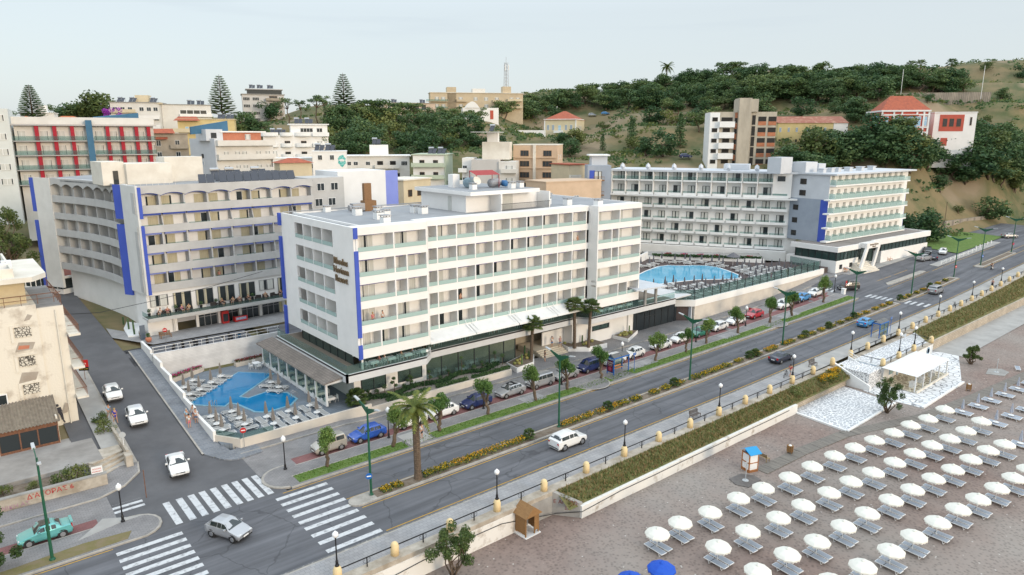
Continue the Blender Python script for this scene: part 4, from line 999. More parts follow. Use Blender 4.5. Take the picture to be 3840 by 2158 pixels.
rl.box(19.2,36,96.09,96.15,5.17,5.23).box(19.2,36,96.1,96.14,4.75,4.79)
bwl.part('railing',rl,WMETAL)
def leafpile(b,x0,x1,y0,y1,z0,z1,n,s,mk=0,r=rnd):
 """many leaf-sized faces through a box-shaped volume"""
 b.k=mk
 for _ in range(n):
  x=r.uniform(x0,x1);y=r.uniform(y0,y1);z=z0+(z1-z0)*r.random()**.7
  a=r.uniform(0,6.283);t=r.uniform(-.9,.9);u=Vector((math.cos(a),math.sin(a),0))*s*r.uniform(.6,1.3);v=Vector((-math.sin(a)*t,math.cos(a)*t,1))*s*r.uniform(.5,1)
  p=Vector((x,y,z));b.add([tuple(p-u),tuple(p+v),tuple(p+u),tuple(p-v*.6)],[(0,1,2,3)])
 return b
def flowerbox(x,y,a,L,h,label):
 t=thing('flower_planter',label,'planter',(x,y,.8),a,'planters along the ribbed wall')
 b=MB().box(0,L,0,.12,0,h).box(0,L,.78,.9,0,h).box(0,.12,.12,.78,0,h).box(L-.12,L,.12,.78,0,h).box(.12,L-.12,.12,.78,0,h-.1);b.build('trough',STONEC,t)
 leafpile(leafpile(MB(),.1,L-.1,.1,.8,h,h+.3,int(90*L),.09,0),.1,L-.1,.1,.8,h+.05,h+.38,int(70*L),.08,1).build('flowers',[LEAFD,FLOWR],t)
flowerbox(20.2,93.2,27,5.6,.55,'white planter of red and purple flowers, left of the two by the ribbed wall')
flowerbox(29.1,94.6,3,4.2,.55,'long white planter of red flowers near the veranda end of the ribbed wall')
def pairs(pl,lg,pts,z,ang,gap,grp,lab):
 for i,p in enumerate(pts):
  x,y=p[0],p[1];a=p[2] if len(p)>2 else ang
  pl.place((x,y,z),a,lab(i,'p'),grp+' parasols')
  for s in (-1,1):
   c,sn=math.cos(R(a)),math.sin(R(a))
   lg.place((x+s*gap*c-.15*-sn,y+s*gap*sn-.15*c,z),a,lab(i,'l' if s<0 else 'r'),grp+' loungers')
PP=[(20.9,89.3,43),(22.5,91.3,43),(22.2,87.3,43),(24.1,89.0,43),(25.8,90.7,43),(20.75,86.4,43),(30.0,84.2,215),(30.1,81.9,215),
(20.6,77.6,95),(20.5,75.1,95),(20.4,73.0,95),(22.9,77.6,95),(22.9,75.1,95),(22.8,73.0,95),(25.4,73.6,5),(25.3,71.2,5),(27.9,73.6,5),(27.8,71.2,5),(30.5,73.7,5),(30.3,71.2,5)]
PN=['{} on the bank under the ribbed wall']*6+['{} on the grey peninsula between the pool arms']*2+['{} in the group by the stepped wall']*6+['{} in the group by the front wall']*6
PO=[0,1,2,3,4,5,0,1,0,1,2,3,4,5,0,1,2,3,4,5]
pairs(TPA,LNG,PP,.8,0,.72,'pool deck',lambda i,k:{'p':'folded taupe parasol, ','l':'white lounger at parasol ','r':'twin white lounger at parasol '}[k]+PN[i].format(ORD[PO[i]]))
def ladder(x,y,z,a):
 t=thing('pool_ladder','steel pool ladder at the '+('far corner by the veranda' if y>85 else 'near bank of the deep blue pool' if x<25 else 'right end of the near pool arm'),'ladder',(x,y,z),a,'pool ladders')
 for s in (-.25,.25):MB().tube([(s,-.4,0),(s,-.35,.7),(s,0,.8),(s,.3,.6),(s,.35,-.2)],.03,6).build('handrail',GREYM,t)
ladder(31.2,88.2,.84,225);ladder(22.1,81.6,.84,140);ladder(30.7,78.5,.84,270)
tt=thing('pool_table','square white table with four chairs by the veranda end of the ribbed wall','table',(31.2,92.6,.8),8)
MB().box(-.5,.5,-.5,.5,.7,.74).build('tabletop',WHITE2,tt)
for i in (-.42,.42):
 for j in (-.42,.42):MB().box(i-.03,i+.03,j-.03,j+.03,0,.7).build('leg',WMETAL,tt)
def chair_mesh():
 b=MB().box(-.22,.22,-.22,.22,.42,.46).box(-.22,.22,.18,.22,.46,.88)
 for i in (-.2,.2):
  for j in (-.2,.2):b.box(i-.02,i+.02,j-.02,j+.02,0,.42)
 for i in (-.22,.22):b.box(i-.02,i+.02,-.2,.2,.62,.65);b.box(i-.02,i+.02,-.2,-.16,.44,.62)
 return b
CHM=mesh(chair_mesh(),WMETAL)
def chair(x,y,z,a,label,grp):
 o=bpy.data.objects.new('chair',CHM);col.objects.link(o);o.location=(x,y,z);o.rotation_euler.z=R(a);return tag(o,label,'chair',grp)
for i,(dx,dy,a) in enumerate(((0,-.8,180),(0,.8,0),(.8,0,-90),(-.8,0,90))):chair(31.2+dx,92.6+dy,.8,a+8,'white chair on the %s side of the square pool table' % ('boulevard','ribbed wall','veranda','pool')[i],'chairs round the pool table')

# ------------------------------------------------------------------ the hotel with the glass balconies (right)
ST=3.4
h3=Bld('glass_balcony_hotel','white and blue-grey hotel with glass balconies above a glazed podium entrance','hotel',(149.4,69.2,2.5))
A3=R(-ST);U3=Vector((math.cos(A3),math.sin(A3),0));V3=Vector((-U3.y,U3.x,0));O3=Vector((149.4,69.2,0))
def P3(u,v=0,z=0,o=O3):q=o+U3*u+V3*v;return (q.x,q.y,z)
def box3(b,u0,u1,v0,v1,z0,z1,o=O3):
 return b.add([P3(u0,v0,z0,o),P3(u1,v0,z0,o),P3(u1,v1,z0,o),P3(u0,v1,z0,o),P3(u0,v0,z1,o),P3(u1,v0,z1,o),P3(u1,v1,z1,o),P3(u0,v1,z1,o)],
 [(0,3,2,1),(4,5,6,7),(0,1,5,4),(1,2,6,5),(2,3,7,6),(3,0,4,7)])
BGREY=mat('blue_grey_render',(.33,.37,.43),(.29,.33,.39),sc=.5,rough=.85)
PALEG=mat('pale_grey_render',(.58,.60,.63),(.53,.55,.58),sc=.5,rough=.85)
PODR=mat('brown_grey_gravel_roof',(.30,.27,.25),(.24,.215,.20),sc=1.5,rough=.95)
pd=MB();box3(pd,0,9.3,0,12,2.0,5.4);box3(pd,9.3,43,1.8,12,2.0,5.6);box3(pd,19.5,43,-.1,1.8,2.5,5.75)
h3.part('podium_wall',pd,WHITE)
q=MB();box3(q,-.3,9.4,-.3,.2,7.35,8.45);box3(q,-.3,.2,.2,11,7.35,8.45);box3(q,.2,9.4,.2,11,7.4,8.3)
box3(q,9.4,14.6,-2,.2,7.55,8.6);box3(q,9.4,43.2,.2,11,7.4,8.35);box3(q,14.6,43.2,-.5,.2,7.5,8.75);box3(q,42.8,43.2,.2,11,7.4,8.7)
pr=h3.part('podium_roof',q,WHITE)
q=MB();box3(q,.2,9.4,.2,11,8.3,8.36);box3(q,9.4,42.8,.25,11,8.36,8.42);h3.part('gravel_roof',q,PODR,pr)
q=MB();box3(q,.05,9.3,.1,.16,5.4,7.4);box3(q,.1,.16,.16,10,5.4,7.4);box3(q,9.3,19.4,1.7,1.78,3.2,7.4);box3(q,19.4,42.6,.1,.16,5.75,7.5);box3(q,42.5,42.6,.2,6,5.75,7.5)
gl=h3.part('podium_glass',q,PANEG)
q=MB()
for i in range(7):box3(q,.05+i*1.52,.13+i*1.52,.02,.1,5.4,7.4)
for i in range(7):box3(q,.02,.1,.2+i*1.6,.3+i*1.6,5.4,7.4)
for i in range(14):box3(q,19.4+i*1.78,19.5+i*1.78,.02,.1,5.75,7.5)
for i in range(6):box3(q,9.4+i*1.9,9.48+i*1.9,1.62,1.7,3.2,7.4)
h3.part('mullion',q,DARKM,gl)
pt=MB()
pt.add([P3(8.6,-2.05,7.6),P3(9.6,-2.05,7.6),P3(7.3,-2.05,2.6),P3(6.3,-2.05,2.6),P3(8.6,-1.6,7.6),P3(9.6,-1.6,7.6),P3(7.3,-1.6,2.6),P3(6.3,-1.6,2.6)],[(0,3,2,1),(4,5,6,7),(0,4,7,3),(1,2,6,5),(2,3,7,6),(0,1,5,4)])
h3.part('leaning_portal_pillar',pt,WHITE)
pt=MB();pt.add([P3(13.7,-2.05,7.6),P3(14.6,-2.05,7.6),P3(12.6,-2.05,2.6),P3(11.8,-2.05,2.6),P3(13.7,-1.6,7.6),P3(14.6,-1.6,7.6),P3(12.6,-1.6,2.6),P3(11.8,-1.6,2.6)],[(0,3,2,1),(4,5,6,7),(0,4,7,3),(1,2,6,5),(2,3,7,6),(0,1,5,4)])
h3.part('leaning_portal_pillar',pt,WHITE)
q=MB();box3(q,8.6,14.6,-2.06,-1.6,7.55,8.75);h3.part('portal_beam',q,WHITE)
for t_,z in (('Rhodos Horizon',8.2),('Resort',7.75)):text_on(h3,t_,.55,P3(11.7,-2.1,z),-ST,BRONZE,.03)
for i in range(7):
 q=MB();box3(q,6.2+i*.1,13,-3.2+.42*i,1.7,2.4+.26*i,2.7+.26*i);h3.part('stair_step',q,CREAMW)
for u in (2.0,6.2):window(h3,'grid',P3(u,-.06,3.5),-ST,(.8,1,.8))
c3=Vector((154.85,74.87,0))
tw=MB();box3(tw,0,36.6,0,9.5,8.3,23.5,c3)
h3.part('tower_wall',tw,WHITE)
box=MB();box3(box,-.06,0,.05,9.4,8.3,18,c3);h3.part('end_cladding',box,BGREY)
box=MB();box3(box,-.05,0,.05,9.4,18.0,23.4,c3);h3.part('end_cladding',box,PALEG)
box=MB();box3(box,-.12,-.06,-.05,1.75,8.3,17.9,c3);h3.part('blue_strip',box,BLUEP)
box=MB();box3(box,36.6,36.75,0,1.4,8.3,17.9,c3);h3.part('blue_strip',box,BLUEP)
box=MB();box3(box,-.5,37.3,-1.7,10,23.5,23.85,c3);tr=h3.part('tower_roof',box,PALEG)
for i,u in enumerate((2,5.5,8.5,13.5,19,24.5)):
 q=MB();box3(q,u,u+1.3,3,4.4,23.85,24.7,c3);box3(q,u-.15,u+1.45,2.85,4.55,24.7,24.85,c3);h3.part('roof_vent',q,PALEG,tr)
q=MB();box3(q,-.3,4.5,6,9.5,23.85,26.2,c3);box3(q,6,9,6.5,9.4,23.85,25.7,c3);h3.part('plant_room',q,PALEG,tr)
q=MB();box3(q,-5.5,-1.0,9,12.5,23.6,27.3,c3);h3.part('lift_house',q,PALEG,tr)
for z in (19.6,17.0):window(h3,'grid',P3(-.07,6.4,z+1.6,c3),-90-ST,(1.2,1,1.05))
for z in (9.2,12.2,15.2):window(h3,'grid',P3(-.07,7.8,z,c3),-90-ST)
for f,z in enumerate((21.0,17.9,14.8,11.6,8.55)):
 q=MB();box3(q,-1.9 if f else 0,34.9,-1.5,0,z,z+.3,c3);h3.part('balcony_slab',q,WHITE)
 for i in range(12):
  h3.put('balcony_glass',unit(PALEGL),P3(.1+i*2.9,-1.48,z+.3,c3),-ST,(2.78,.03,.95))
  q_=h3.put('glass_divider',unit(PALEGL),P3(.05+i*2.9,-1.4,z+.3,c3),-ST+90,(1.35,.03,1.2))
  window(h3,'dark_a',P3(1.1+i*2.9,-.05,z+.3,c3),-ST,(.55,1,1.0))
  # left wing row at the same level is built below
a4=118;O4=Vector((154.3,83.6,0));U4=Vector((math.cos(R(a4)),math.sin(R(a4)),0));V4=Vector((U4.y,-U4.x,0)) # V4 points back, away from the pool
def P4(u,v=0,z=0):q=O4+U4*u+V4*v;return (q.x,q.y,z)
def box4(b,u0,u1,v0,v1,z0,z1):
 return b.add([P4(u1,v0,z0),P4(u0,v0,z0),P4(u0,v1,z0),P4(u1,v1,z0),P4(u1,v0,z1),P4(u0,v0,z1),P4(u0,v1,z1),P4(u1,v1,z1)],
 [(0,3,2,1),(4,5,6,7),(0,1,5,4),(1,2,6,5),(2,3,7,6),(3,0,4,7)])
q=MB();box4(q,-2,43.2,1.5,13,3.0,23.4);box4(q,0,4.0,.02,1.5,17.9,23.4);h3.part('wing_wall',q,WHITE)
q=MB();box4(q,-2,43.5,-.1,13.2,23.4,23.85);box4(q,10,16,5,10,23.85,25.3);wr=h3.part('wing_roof',q,PALEG)
for i in range(12):q=MB();box4(q,3.95+3.53*i,4.15+3.53*i,-.02,1.49,17.75,23.4);h3.part('partition',q,WHITE)
for i in range(6):
 u=8+i*6.5;q=MB().tube([P4(u,2.5,23.9),P4(u,2.5,24.5),P4(u,1.6,25.0),P4(u,.9,24.3)],.5,4);h3.part('roof_skylight',q,PALEG,wr)
for f,z in enumerate((21.1,17.75,14.6,11.4,8.4,5.5)):
 zc=z+.35
 for i in range(12):
  u0=3.9+3.53*(i-1);
  if f<1 and i==0:continue
  if u0<-.5:u0=-.2
  L_=3.53 if i else 3.9
  g_=.0 if f==0 else .22
  q=MB();box4(q,u0+.1,u0+L_-.1-g_,-.05,1.48,z,zc)
  if f:box4(q,u0+.1,u0+L_-.1-g_,-.05,.08,zc,z+.62)
  h3.part('balcony',q,WHITE2)
  p=P4(u0+L_-.15,-.02,z+(.62 if f else .35));h3.put('balcony_glass',unit(CLEAR),p,a4+180,(L_-.35-g_,.02,.42 if f else .85))
  p=P4(u0+L_*(.42 if f else .45),1.46,zc);window(h3,'dark_a' if (i*5+f) % 3 else 'dark_b',p,a4+180,(1,1,1.0 if f<2 else .95),(i+f) % 2==0)
q=MB();box4(q,-1.5,43.3,-.5,1.48,17.35,17.72);h3.part('projecting_ledge',q,WHITE2)
window(h3,'grid',P4(2.3,0,21.7),a4+180,(1.3,1,1))
q=MB();box4(q,0,43,-1.2,1.5,3.0,5.3);h3.part('wing_base',q,WHITE)

# pool terrace in front of it
DK=mat('dark_wood_deck',(.10,.075,.07),(.07,.05,.048),sc=1.5,rough=.8,stretch=(8,.4,1))
dp=[(100.3,70.62),(97.7,72.7),(97.7,82),(104,90),(114,97.5),(126,103),(133,101.2),(137,95),(141.5,88),(144.4,82.4),(149.2,80),(149.2,70.8),(144.2,70.72)]
struct(MB().prism(dp,.2,3.9).build('pool_terrace',DK))
P5=[(104,87.2),(110.4,91.6),(115,93.3),(121,94.9),(123.9,94.4),(125.6,92.3),(128,90.9),(130,88.8),(130.2,86),(128.2,82),(126,78.2),(124,76.6),(122.2,76.6),(118.6,79.0),(115.5,81),(112,82),(107,83),(103.8,85.3)]
struct(MB().prism(offs(P5,.35),3.9,3.95).build('pool_rim',WHITE2))
struct(MB().prism(P5,3.951,3.958).build('pool_water',W2))
pw2=Bld('pool_terrace_wall','long white retaining wall topped by a dark-posted glass fence along the service lane','wall',(122,70.2,.4))
q=MB();wallseg(q,(100,70.2),(146.2,70.3),.35,-.2,2.9);pw2.part('wall',q,STONEC)
q=MB();wallseg(q,(100,70.1),(146.3,70.2),.5,2.9,4.05);wallseg(q,(97.3,72.4),(100,70.1),.5,2.9,4.05);wallseg(q,(86,72.4),(97.3,72.4),.5,4.15,5.25);pw2.part('parapet',q,WHITE)
q=MB();wallseg(q,(99.9,70.6),(99.9,72.5),.3,0,4.0);pw2.part('return_wall',q,PALEG)
gline(pw2,[(97.4,72.6),(100.1,70.35),(144.5,70.45),(146,78)],4.05,1.75,2.6,'fence_glass',GFENCE)
for i in range(18):
 q=MB().box(100+i*2.62,100.09+i*2.62,70.3,70.39,4.05,5.95);pw2.part('fence_post',q,DARKM)
q=Bld('terrace_pavilion','flat-roofed open pavilion on round columns between corner hotel and big pool','pavilion',(88,73,5.2))
q.part('roof',MB().prism([(83.5,69.6),(90.2,68.8),(90.4,76),(85.2,76)],8.0,8.25),PALEG)
for x,y in ((89.2,70.3),(89.4,75),(86.5,70.3)):q.part('column',MB().tube([(x,y,5.2),(x,y,8)],.25,10),CONC)
q.part('window',MB().box(85.2,85.25,70.6,75.5,5.2,7.9).box(85.25,86.4,72,72.05,5.2,7.9),PANEG)
hd=thing('terrace_hedge','clipped dark hedge along the white wall behind the big pool','hedge',(136,92,4.4))
b=MB();
for i in range(900):
 t=rnd.random();x=127.5+(143-127.5)*t;y=102+(83.5-102)*t
 a=rnd.uniform(0,6.28);u=Vector((math.cos(a),math.sin(a),rnd.uniform(-.5,.5)))*.22;v=Vector((0,0,.2));p=Vector((x+rnd.uniform(-.3,.3)-136,y+rnd.uniform(-.3,.3)-92,.35+rnd.uniform(0,.45)))
 b.add([tuple(p-u),tuple(p-v),tuple(p+u),tuple(p+v)],[(0,1,2,3)])
b.build('foliage',LEAFD,hd)
q=Bld('pool_planter_wall','white curved planter wall between the big pool deck and the hotel terrace','wall',(136,92,3.9))
m_=MB();wallseg(m_,(143.2,82.6),(139.5,88.5),.35,3.8,4.75);wallseg(m_,(139.5,88.5),(127,103.3),.35,3.8,4.75);wallseg(m_,(127,103.3),(114,98),.35,3.8,5.6);q.part('wall',m_,WHITE2)
ft=struct(MB().prism([(143.6,82.8),(140,88.7),(128,103.4),(131,108),(150,88)],3.5,4.7).build('dining_terrace',CPAV))
for k in range(6):
 t=thing('flower_bed','strip of red flowers edging the hotel dining terrace, %s from the stairs' % ORD[k],'flower bed',(142.6-2.2*k,86.2+2.9*k,4.7),0,'red flower strips on the dining terrace')
 leafpile(leafpile(MB(),-.9,.9,-.5,.5,0,.3,60,.12,0),-.9,.9,-.5,.5,.1,.42,90,.12,1).build('flowers',[LEAFD,FLOWR],t)
SP=[(98.3,80.0),(100.7,80.0),(98.2,77.2),(104.1,80.0),(101.0,77.2),(106.5,79.9),(103.4,77.0),(100.5,74.2),(106.3,77.2),(99.4,72.9),(103.3,74.1),(109.0,77.0),(106.0,74.2),(101.4,71.5),(103.6,71.5),(111.6,77.0),(108.8,74.3),(106.1,71.5),(111.7,74.4),(108.9,71.6),(114.2,74.2),(111.5,71.6),(117.3,74.3),(114.2,71.6),(116.9,71.6),(119.8,72.0),(120.2,74.4),(122.8,72.3),
(117.5,97.1),(119.0,95.9),(121.6,96.9),(125.9,98.0),(127.3,95.4),(129.6,94.3),(128.8,92.4),(131.8,91.4),(131.5,88.5),(133.8,88.2),(131.4,85.6),(131.6,82.2),(134.6,82.3),(129.4,79.6),(132.0,79.6),(128.2,76.9),(134.4,79.4),(130.8,76.9),(137.2,79.6),(125.6,74.2),(125.6,71.8),(128.3,74.4),(128.2,71.8),(131.0,74.4),(130.9,71.7),(133.6,74.2),(133.5,71.6),(136.3,73.9),(136.2,71.5),(136.2,76.8),(133.4,76.8),(138.9,73.8),(138.9,71.5),(139,76.6)]
rows={}
for p in SP:rows.setdefault(round((p[1]-71.6)/2.75),[]).append(p)
for r_ in sorted(rows):
 for i,p in enumerate(sorted(rows[r_])):
  wh='%s along the %s row from the glass fence' % (ORD[i],ORD[r_])
  SPA.place((p[0],p[1],3.9),0,'folded slate parasol, '+wh,'slate parasols by the big pool')
  for s in (-1,1):
   LNG.place((p[0]+s*.68,p[1]+.1,3.9),-12 if p[1]<84 else 35,('nearer' if s<0 else 'farther')+' lounger at slate parasol '+wh,'white loungers by the big pool')
bp=thing('open_pool_parasol','wide open slate parasol among the folded ones behind the big pool','parasol',(135.0,85.4,3.9))
MB().lathe([(1.6,2.0),(.9,2.45),(.1,2.9)],8).build('canopy',SLATEC,bp);MB().tube([(0,0,0),(0,0,2.4)],.04).build('pole',WMETAL,bp)

# ------------------------------------------------------------------ the town on the slope behind
class BG(Bld):
 """block with its front wall from A along angle a; u along the front, v into the block"""
 def __init__(s,name,label,cat,A,a,w,d,z0,z1,m,group=None,k=1):
  s.k=k;Bld.__init__(s,name,label,cat,(A[0],A[1],z0),group)
  s.A=Vector((A[0],A[1],0));s.a=a;s.U=Vector((math.cos(R(a)),math.sin(R(a)),0));s.V=Vector((-s.U.y,s.U.x,0));s.w=w;s.d=d;s.z0=z0;s.z1=z1;s.m=m
  b=MB();s.bx(b,0,w,0,d,z0-6,z1);s.wall=s.part('wall',b,m)
 def P(s,u,v=0,z=0):q=s.A+s.U*u*s.k+s.V*v;return (q.x,q.y,z)
 def bx(s,b,u0,u1,v0,v1,z0,z1):
  P=s.P;return b.add([P(u0,v0,z0),P(u1,v0,z0),P(u1,v1,z0),P(u0,v1,z0),P(u0,v0,z1),P(u1,v0,z1),P(u1,v1,z1),P(u0,v1,z1)],[(0,3,2,1),(4,5,6,7),(0,1,5,4),(1,2,6,5),(2,3,7,6),(3,0,4,7)])
 def box(s,name,u0,u1,v0,v1,z0,z1,m=None,parent=None):return s.part(name,s.bx(MB(),u0,u1,v0,v1,z0,z1),m or s.m,parent)
 def win(s,us,zs,key,sc=(1,1,1),v=-.04):
  for z in zs:
   for i,u in enumerate(us):window(s,key,s.P(u,v,z),s.a,(sc[0]*s.k,1,sc[2]),(i+int(z)) % 2==0)
 def side(s,vs,zs,key,sc=(1,1,1),left=False):
  for z in zs:
   for v in vs:window(s,key,s.P(-.04 if left else s.w+.04,v,z),s.a+(-90 if left else 90),sc)
 def balc(s,u0,u1,zs,dep=1.1,h=.9,m=None,glassy=None):
  for z in zs:
   o=s.box('balcony',u0,u1,-dep,0,z-.18,z,m or s.m)
   if glassy:s.part('railing',s.bx(MB(),u0,u1,-dep,-dep+.03,z,z+h),glassy,o)
   else:s.part('parapet',s.bx(s.bx(MB(),u0,u1,-dep,-dep+.1,z-.02,z+h),u0,u0+.1,-dep+.1,0,z-.02,z+h),m or s.m,o)
 def roof(s,m=None,o=.25,t=.25):return s.box('roof',-o,s.w+o,-o,s.d+o,s.z1,s.z1+t,m or CONC)
 def heat(s,pts,n=2):
  for u,v in pts:solar('solar_heater',s,s.P(u,v,s.z1+.25),s.a-10,1.8,1.4,n,.3)
 def hip(s,h,m=TILER,o=.5,z=None):
  z=z or s.z1;P=s.P;w,d=s.w,s.d;k=min(w,d)/2+o
  if w>=d:r=[P(-o+k,d/2,z+h),P(w+o-k,d/2,z+h)]
  else:r=[P(w/2,-o+k,z+h),P(w/2,d+o-k,z+h)]
  e=[P(-o,-o,z),P(w+o,-o,z),P(w+o,d+o,z),P(-o,d+o,z)]
  f=[(0,1,5,4),(1,2,5),(2,3,4,5),(3,0,4)] if w>=d else [(0,1,4),(1,2,5,4),(2,3,5),(3,0,4,5)]
  return s.part('roof',MB().add(e+r,f+[(3,2,1,0)]),m)
REDP2=mat('red_fin_paint',(.38,.012,.03),(.32,.012,.025),sc=1,rough=.7)
TEALB=mat('steel_blue_render',(.045,.13,.22),(.055,.15,.25),sc=.6,rough=.8)
OFFW=mat('offwhite_render',(.68,.66,.62),(.60,.575,.53),sc=.3,rough=.9)
CREAM=mat('cream_render',(.62,.53,.37),(.54,.46,.32),sc=.4,rough=.9)
YELL=mat('yellow_render',(.64,.52,.26),(.56,.45,.22),sc=.4,rough=.9)
STUCC=mat('grey_stucco',(.40,.34,.27),(.29,.25,.20),sc=.5,rough=.95)
BEIGE=mat('beige_render',(.60,.44,.31),(.53,.39,.27),sc=.4,rough=.9)
GREEN_=mat('pale_green_render',(.50,.56,.44),(.44,.50,.39),sc=.4,rough=.9)
BRICKM=paver('hollow_brick_infill',(.48,.17,.075),(.40,.13,.06),(.30,.2,.14),.5,.25,.02,plane='xz')
CORAL=mat('coral_red_render',(.50,.11,.075),(.44,.095,.065),sc=.5,rough=.9)
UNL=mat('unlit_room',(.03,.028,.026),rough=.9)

b=BG('red_fin_hotel','long white hotel with red fins, one blue fin and glass balconies','hotel',(14.9,180.1),-8.8,26,11,16,34.2,OFFW)
Zf=(31.1,28.1,25.1,22.0)
b.balc(-.3,12.8,Zf,1.5,.95,GREYM,CLEAR);b.balc(14.2,26.2,Zf,1.5,.95,GREYM,CLEAR)
b.win((1.2,5.2,8.2,11.6,15.2,18,20.6,23.4,25.3),[z+.05 for z in Zf],'slide_c',(.8,1,1))
for u in (3.6,6.8,10,16.6,19.3,22.2,24.6):b.box('red_fin',u,u+.7,-1.1,0,16,34.1,REDP2)
b.box('blue_fin',12.9,14.1,-1.8,0,16,35.4,TEALB);b.box('eave',-.6,26.6,-1.3,0,34.2,34.5,GREYM);b.box('roof_parapet',-.3,26.3,.2,.5,34.4,36,OFFW)
b.part('blue_wedge',MB().add([b.P(14.5,3,36),b.P(23.5,3,36),b.P(23.5,3,37.2),b.P(14.5,3.4,36.2),b.P(14.5,6,36),b.P(23.5,6,36),b.P(23.5,6,37.2),b.P(14.5,5.6,36.2)],[(0,1,2,3),(5,4,7,6),(3,2,6,7),(1,5,6,2),(0,3,7,4)]),TEALB)
b.box('stair_wing',-9,-.4,-2.5,9,14,37.5,mat('greenish_white_render',(.62,.64,.62),(.57,.59,.57),sc=.4,rough=.9))
for z in (35,31.3,28.2,25.2,22.2):window(b,'plaincur',b.P(-2.2,-2.55,z),b.a,(1.5,1,1))
for z in (29.4,26.3,23.3):window(b,'plain',b.P(-5.0,-2.55,z),b.a,(1.1,1,.8))
b=BG('white_house','small white flat-roofed house under the leftmost star-shaped pine','house',(25.5,280.5),-14.8,9.4,8,35,39.4,WHITE)
b.box('chimney_block',3.8,7.2,2,5,39.4,42,WHITE);b.win((5.2,7.5),(37.3,),'plain',(.6,1,.7));b.roof(WHITE)
for lab,A,a,w_ in (('low house with orange hipped roof beside the white stair wing',(21.0,249.2),-14.9,5.2),('low house with wide orange hipped roof behind the red fin hotel',(28.6,242.8),-18.6,8.8)):
 b=BG('orange_roof_house',lab,'house',A,a,w_,6,34,36.4,WHITE,'orange roofed houses');b.hip(1.4,mat('orange_roof_tile',(.52,.17,.07),(.42,.13,.06),sc=1.5,rough=.85));b.win((w_*.3,w_*.7),(34.8,),'plain',(.6,1,.8))
b=BG('cream_apartment_block','cream apartment block with long balconies and solar heaters on the skyline','apartment block',(47.8,259.4),-27,14.5,9,32,42.6,OFFW)
b.balc(-.2,7.6,(39.6,36.6,33.7),1.1,.9,CREAM);b.balc(8,14.5,(37.6,34.6),.8,1,WHITE);b.win((1.4,3.6,5.8,9.2,11.4,13.4),(40,37,34.1),'plain',(.95,1,.95));b.roof();b.heat(((1.5,2),(5,2),(11,3)));b.box('stair_head',6.5,10.5,4,8,42.8,45.2,CREAM)
b.box('roof_slab',14,15,-.2,3,42.3,42.8,CREAM)
b2=BG('white_apartment_wing','white apartment block with long glazed balconies beside the cream block','apartment block',b.P(14.6,2.6)[:2],-12,15,9,30,42.2,OFFW)
for z in (39.3,36.3,33.3):window(b2,'long',b2.P(9.5,-.04,z),b2.a,(2.8,1,1));b2.box('balcony',5.2,15.2,-1,0,z-.9,z,WHITE)
b2.roof(CONC);b2.heat(((8,3),(11,3)))
b=BG('yellow_house','yellow house with small red tiled porch roof below the cream block','house',(59.9,229.9),-22,16,8,28,37,YELL)
b.roof(CREAM);b.win((2.5,4.6),(33.4,),'blueshut',(.8,1,.7));b.win((8.5,10.4),(34.6,),'long',(.7,1,.8));b.win((13.6,),(34.6,),'blueshut',(.7,1,.5));b.balc(-4,6,(33.3,),1.6,1,CREAM);b.heat(((11,3),(13.5,3)))
b.part('porch_roof',MB().add([b.P(-1,-1.6,36.6),b.P(6.5,-1.6,36.6),b.P(5.2,1.5,37.9),b.P(.2,1.5,37.9)],[(0,1,2,3)]),TILER)
b=BG('old_stucco_house','weathered grey-brown stucco house with stepped red tiled awnings','house',(46.7,208.3),-12.6,9.5,8,20,32.6,STUCC)
b.roof(STUCC);b.win((2.2,6.8),(29.4,26.3,22.6),'plain',(.8,1,1.2));b.balc(5,9.5,(28.9,25.6),1,.9,STUCC)
b.part('tiled_awning',MB().add([b.P(1,-1.4,32.8),b.P(6.4,-1.4,32.8),b.P(6.0,.8,34),b.P(1.4,.8,34)],[(0,1,2,3)]),TILER);b.part('tiled_awning',MB().add([b.P(-.5,-1.2,31.2),b.P(4.5,-1.2,31.2),b.P(4.5,.2,31.9),b.P(-.5,.2,31.9)],[(0,1,2,3)]),TILER)
b=BG('blue_wedge_apartments','pale grey apartment block with a blue wedge and orange-red rooftop room','apartment block',(51.4,168.0),10,14.6,12,16,30.9,OFFW)
b.box('blank_gable',-.2,.1,-.1,12.1,14,31.5,PALEG);b.balc(0,14.6,(30.0,26.8,23.6),1.2,1.1,OFFW);b.win((2.4,5.2,7,10.6,13,15),(27.0,23.8),'plaincur',(.8,1,1.2))
b.box('rooftop_room',3,13,2.5,7,30.9,32.9,TERRA);b.box('rooftop_slab',2.4,14,1.8,7.5,32.9,33.2,WHITE);window(b,'plaincur',b.P(9.5,2.45,31.2),b.a)
b.box('stair_tower',-1,3,2,7,31,33.6,PALEG);window(b,'grid',b.P(.8,1.95,31.6),b.a)
b.part('blue_wedge',MB().add([b.P(-3.5,4,32.4),b.P(5.5,4,33.2),b.P(5.5,4,35.6),b.P(-3.5,4,34.1),b.P(-3.5,4.4,32.4),b.P(5.5,4.4,33.2),b.P(5.5,4.4,35.6),b.P(-3.5,4.4,34.1)],[(0,1,2,3),(5,4,7,6),(3,2,6,7),(1,5,6,2),(0,3,7,4)]),TEALB)
window(b,'grid',b.P(-.25,6,27),b.a-90,(.7,1,.8));window(b,'shutter',b.P(-.25,6,25.4),b.a-90,(.7,1,.5))
b=BG('rounded_balcony_apartments','white apartment block with rounded balconies and a set-back top floor','apartment block',(75.8,203.6),-20,18.3,9,18,32.3,WHITE)
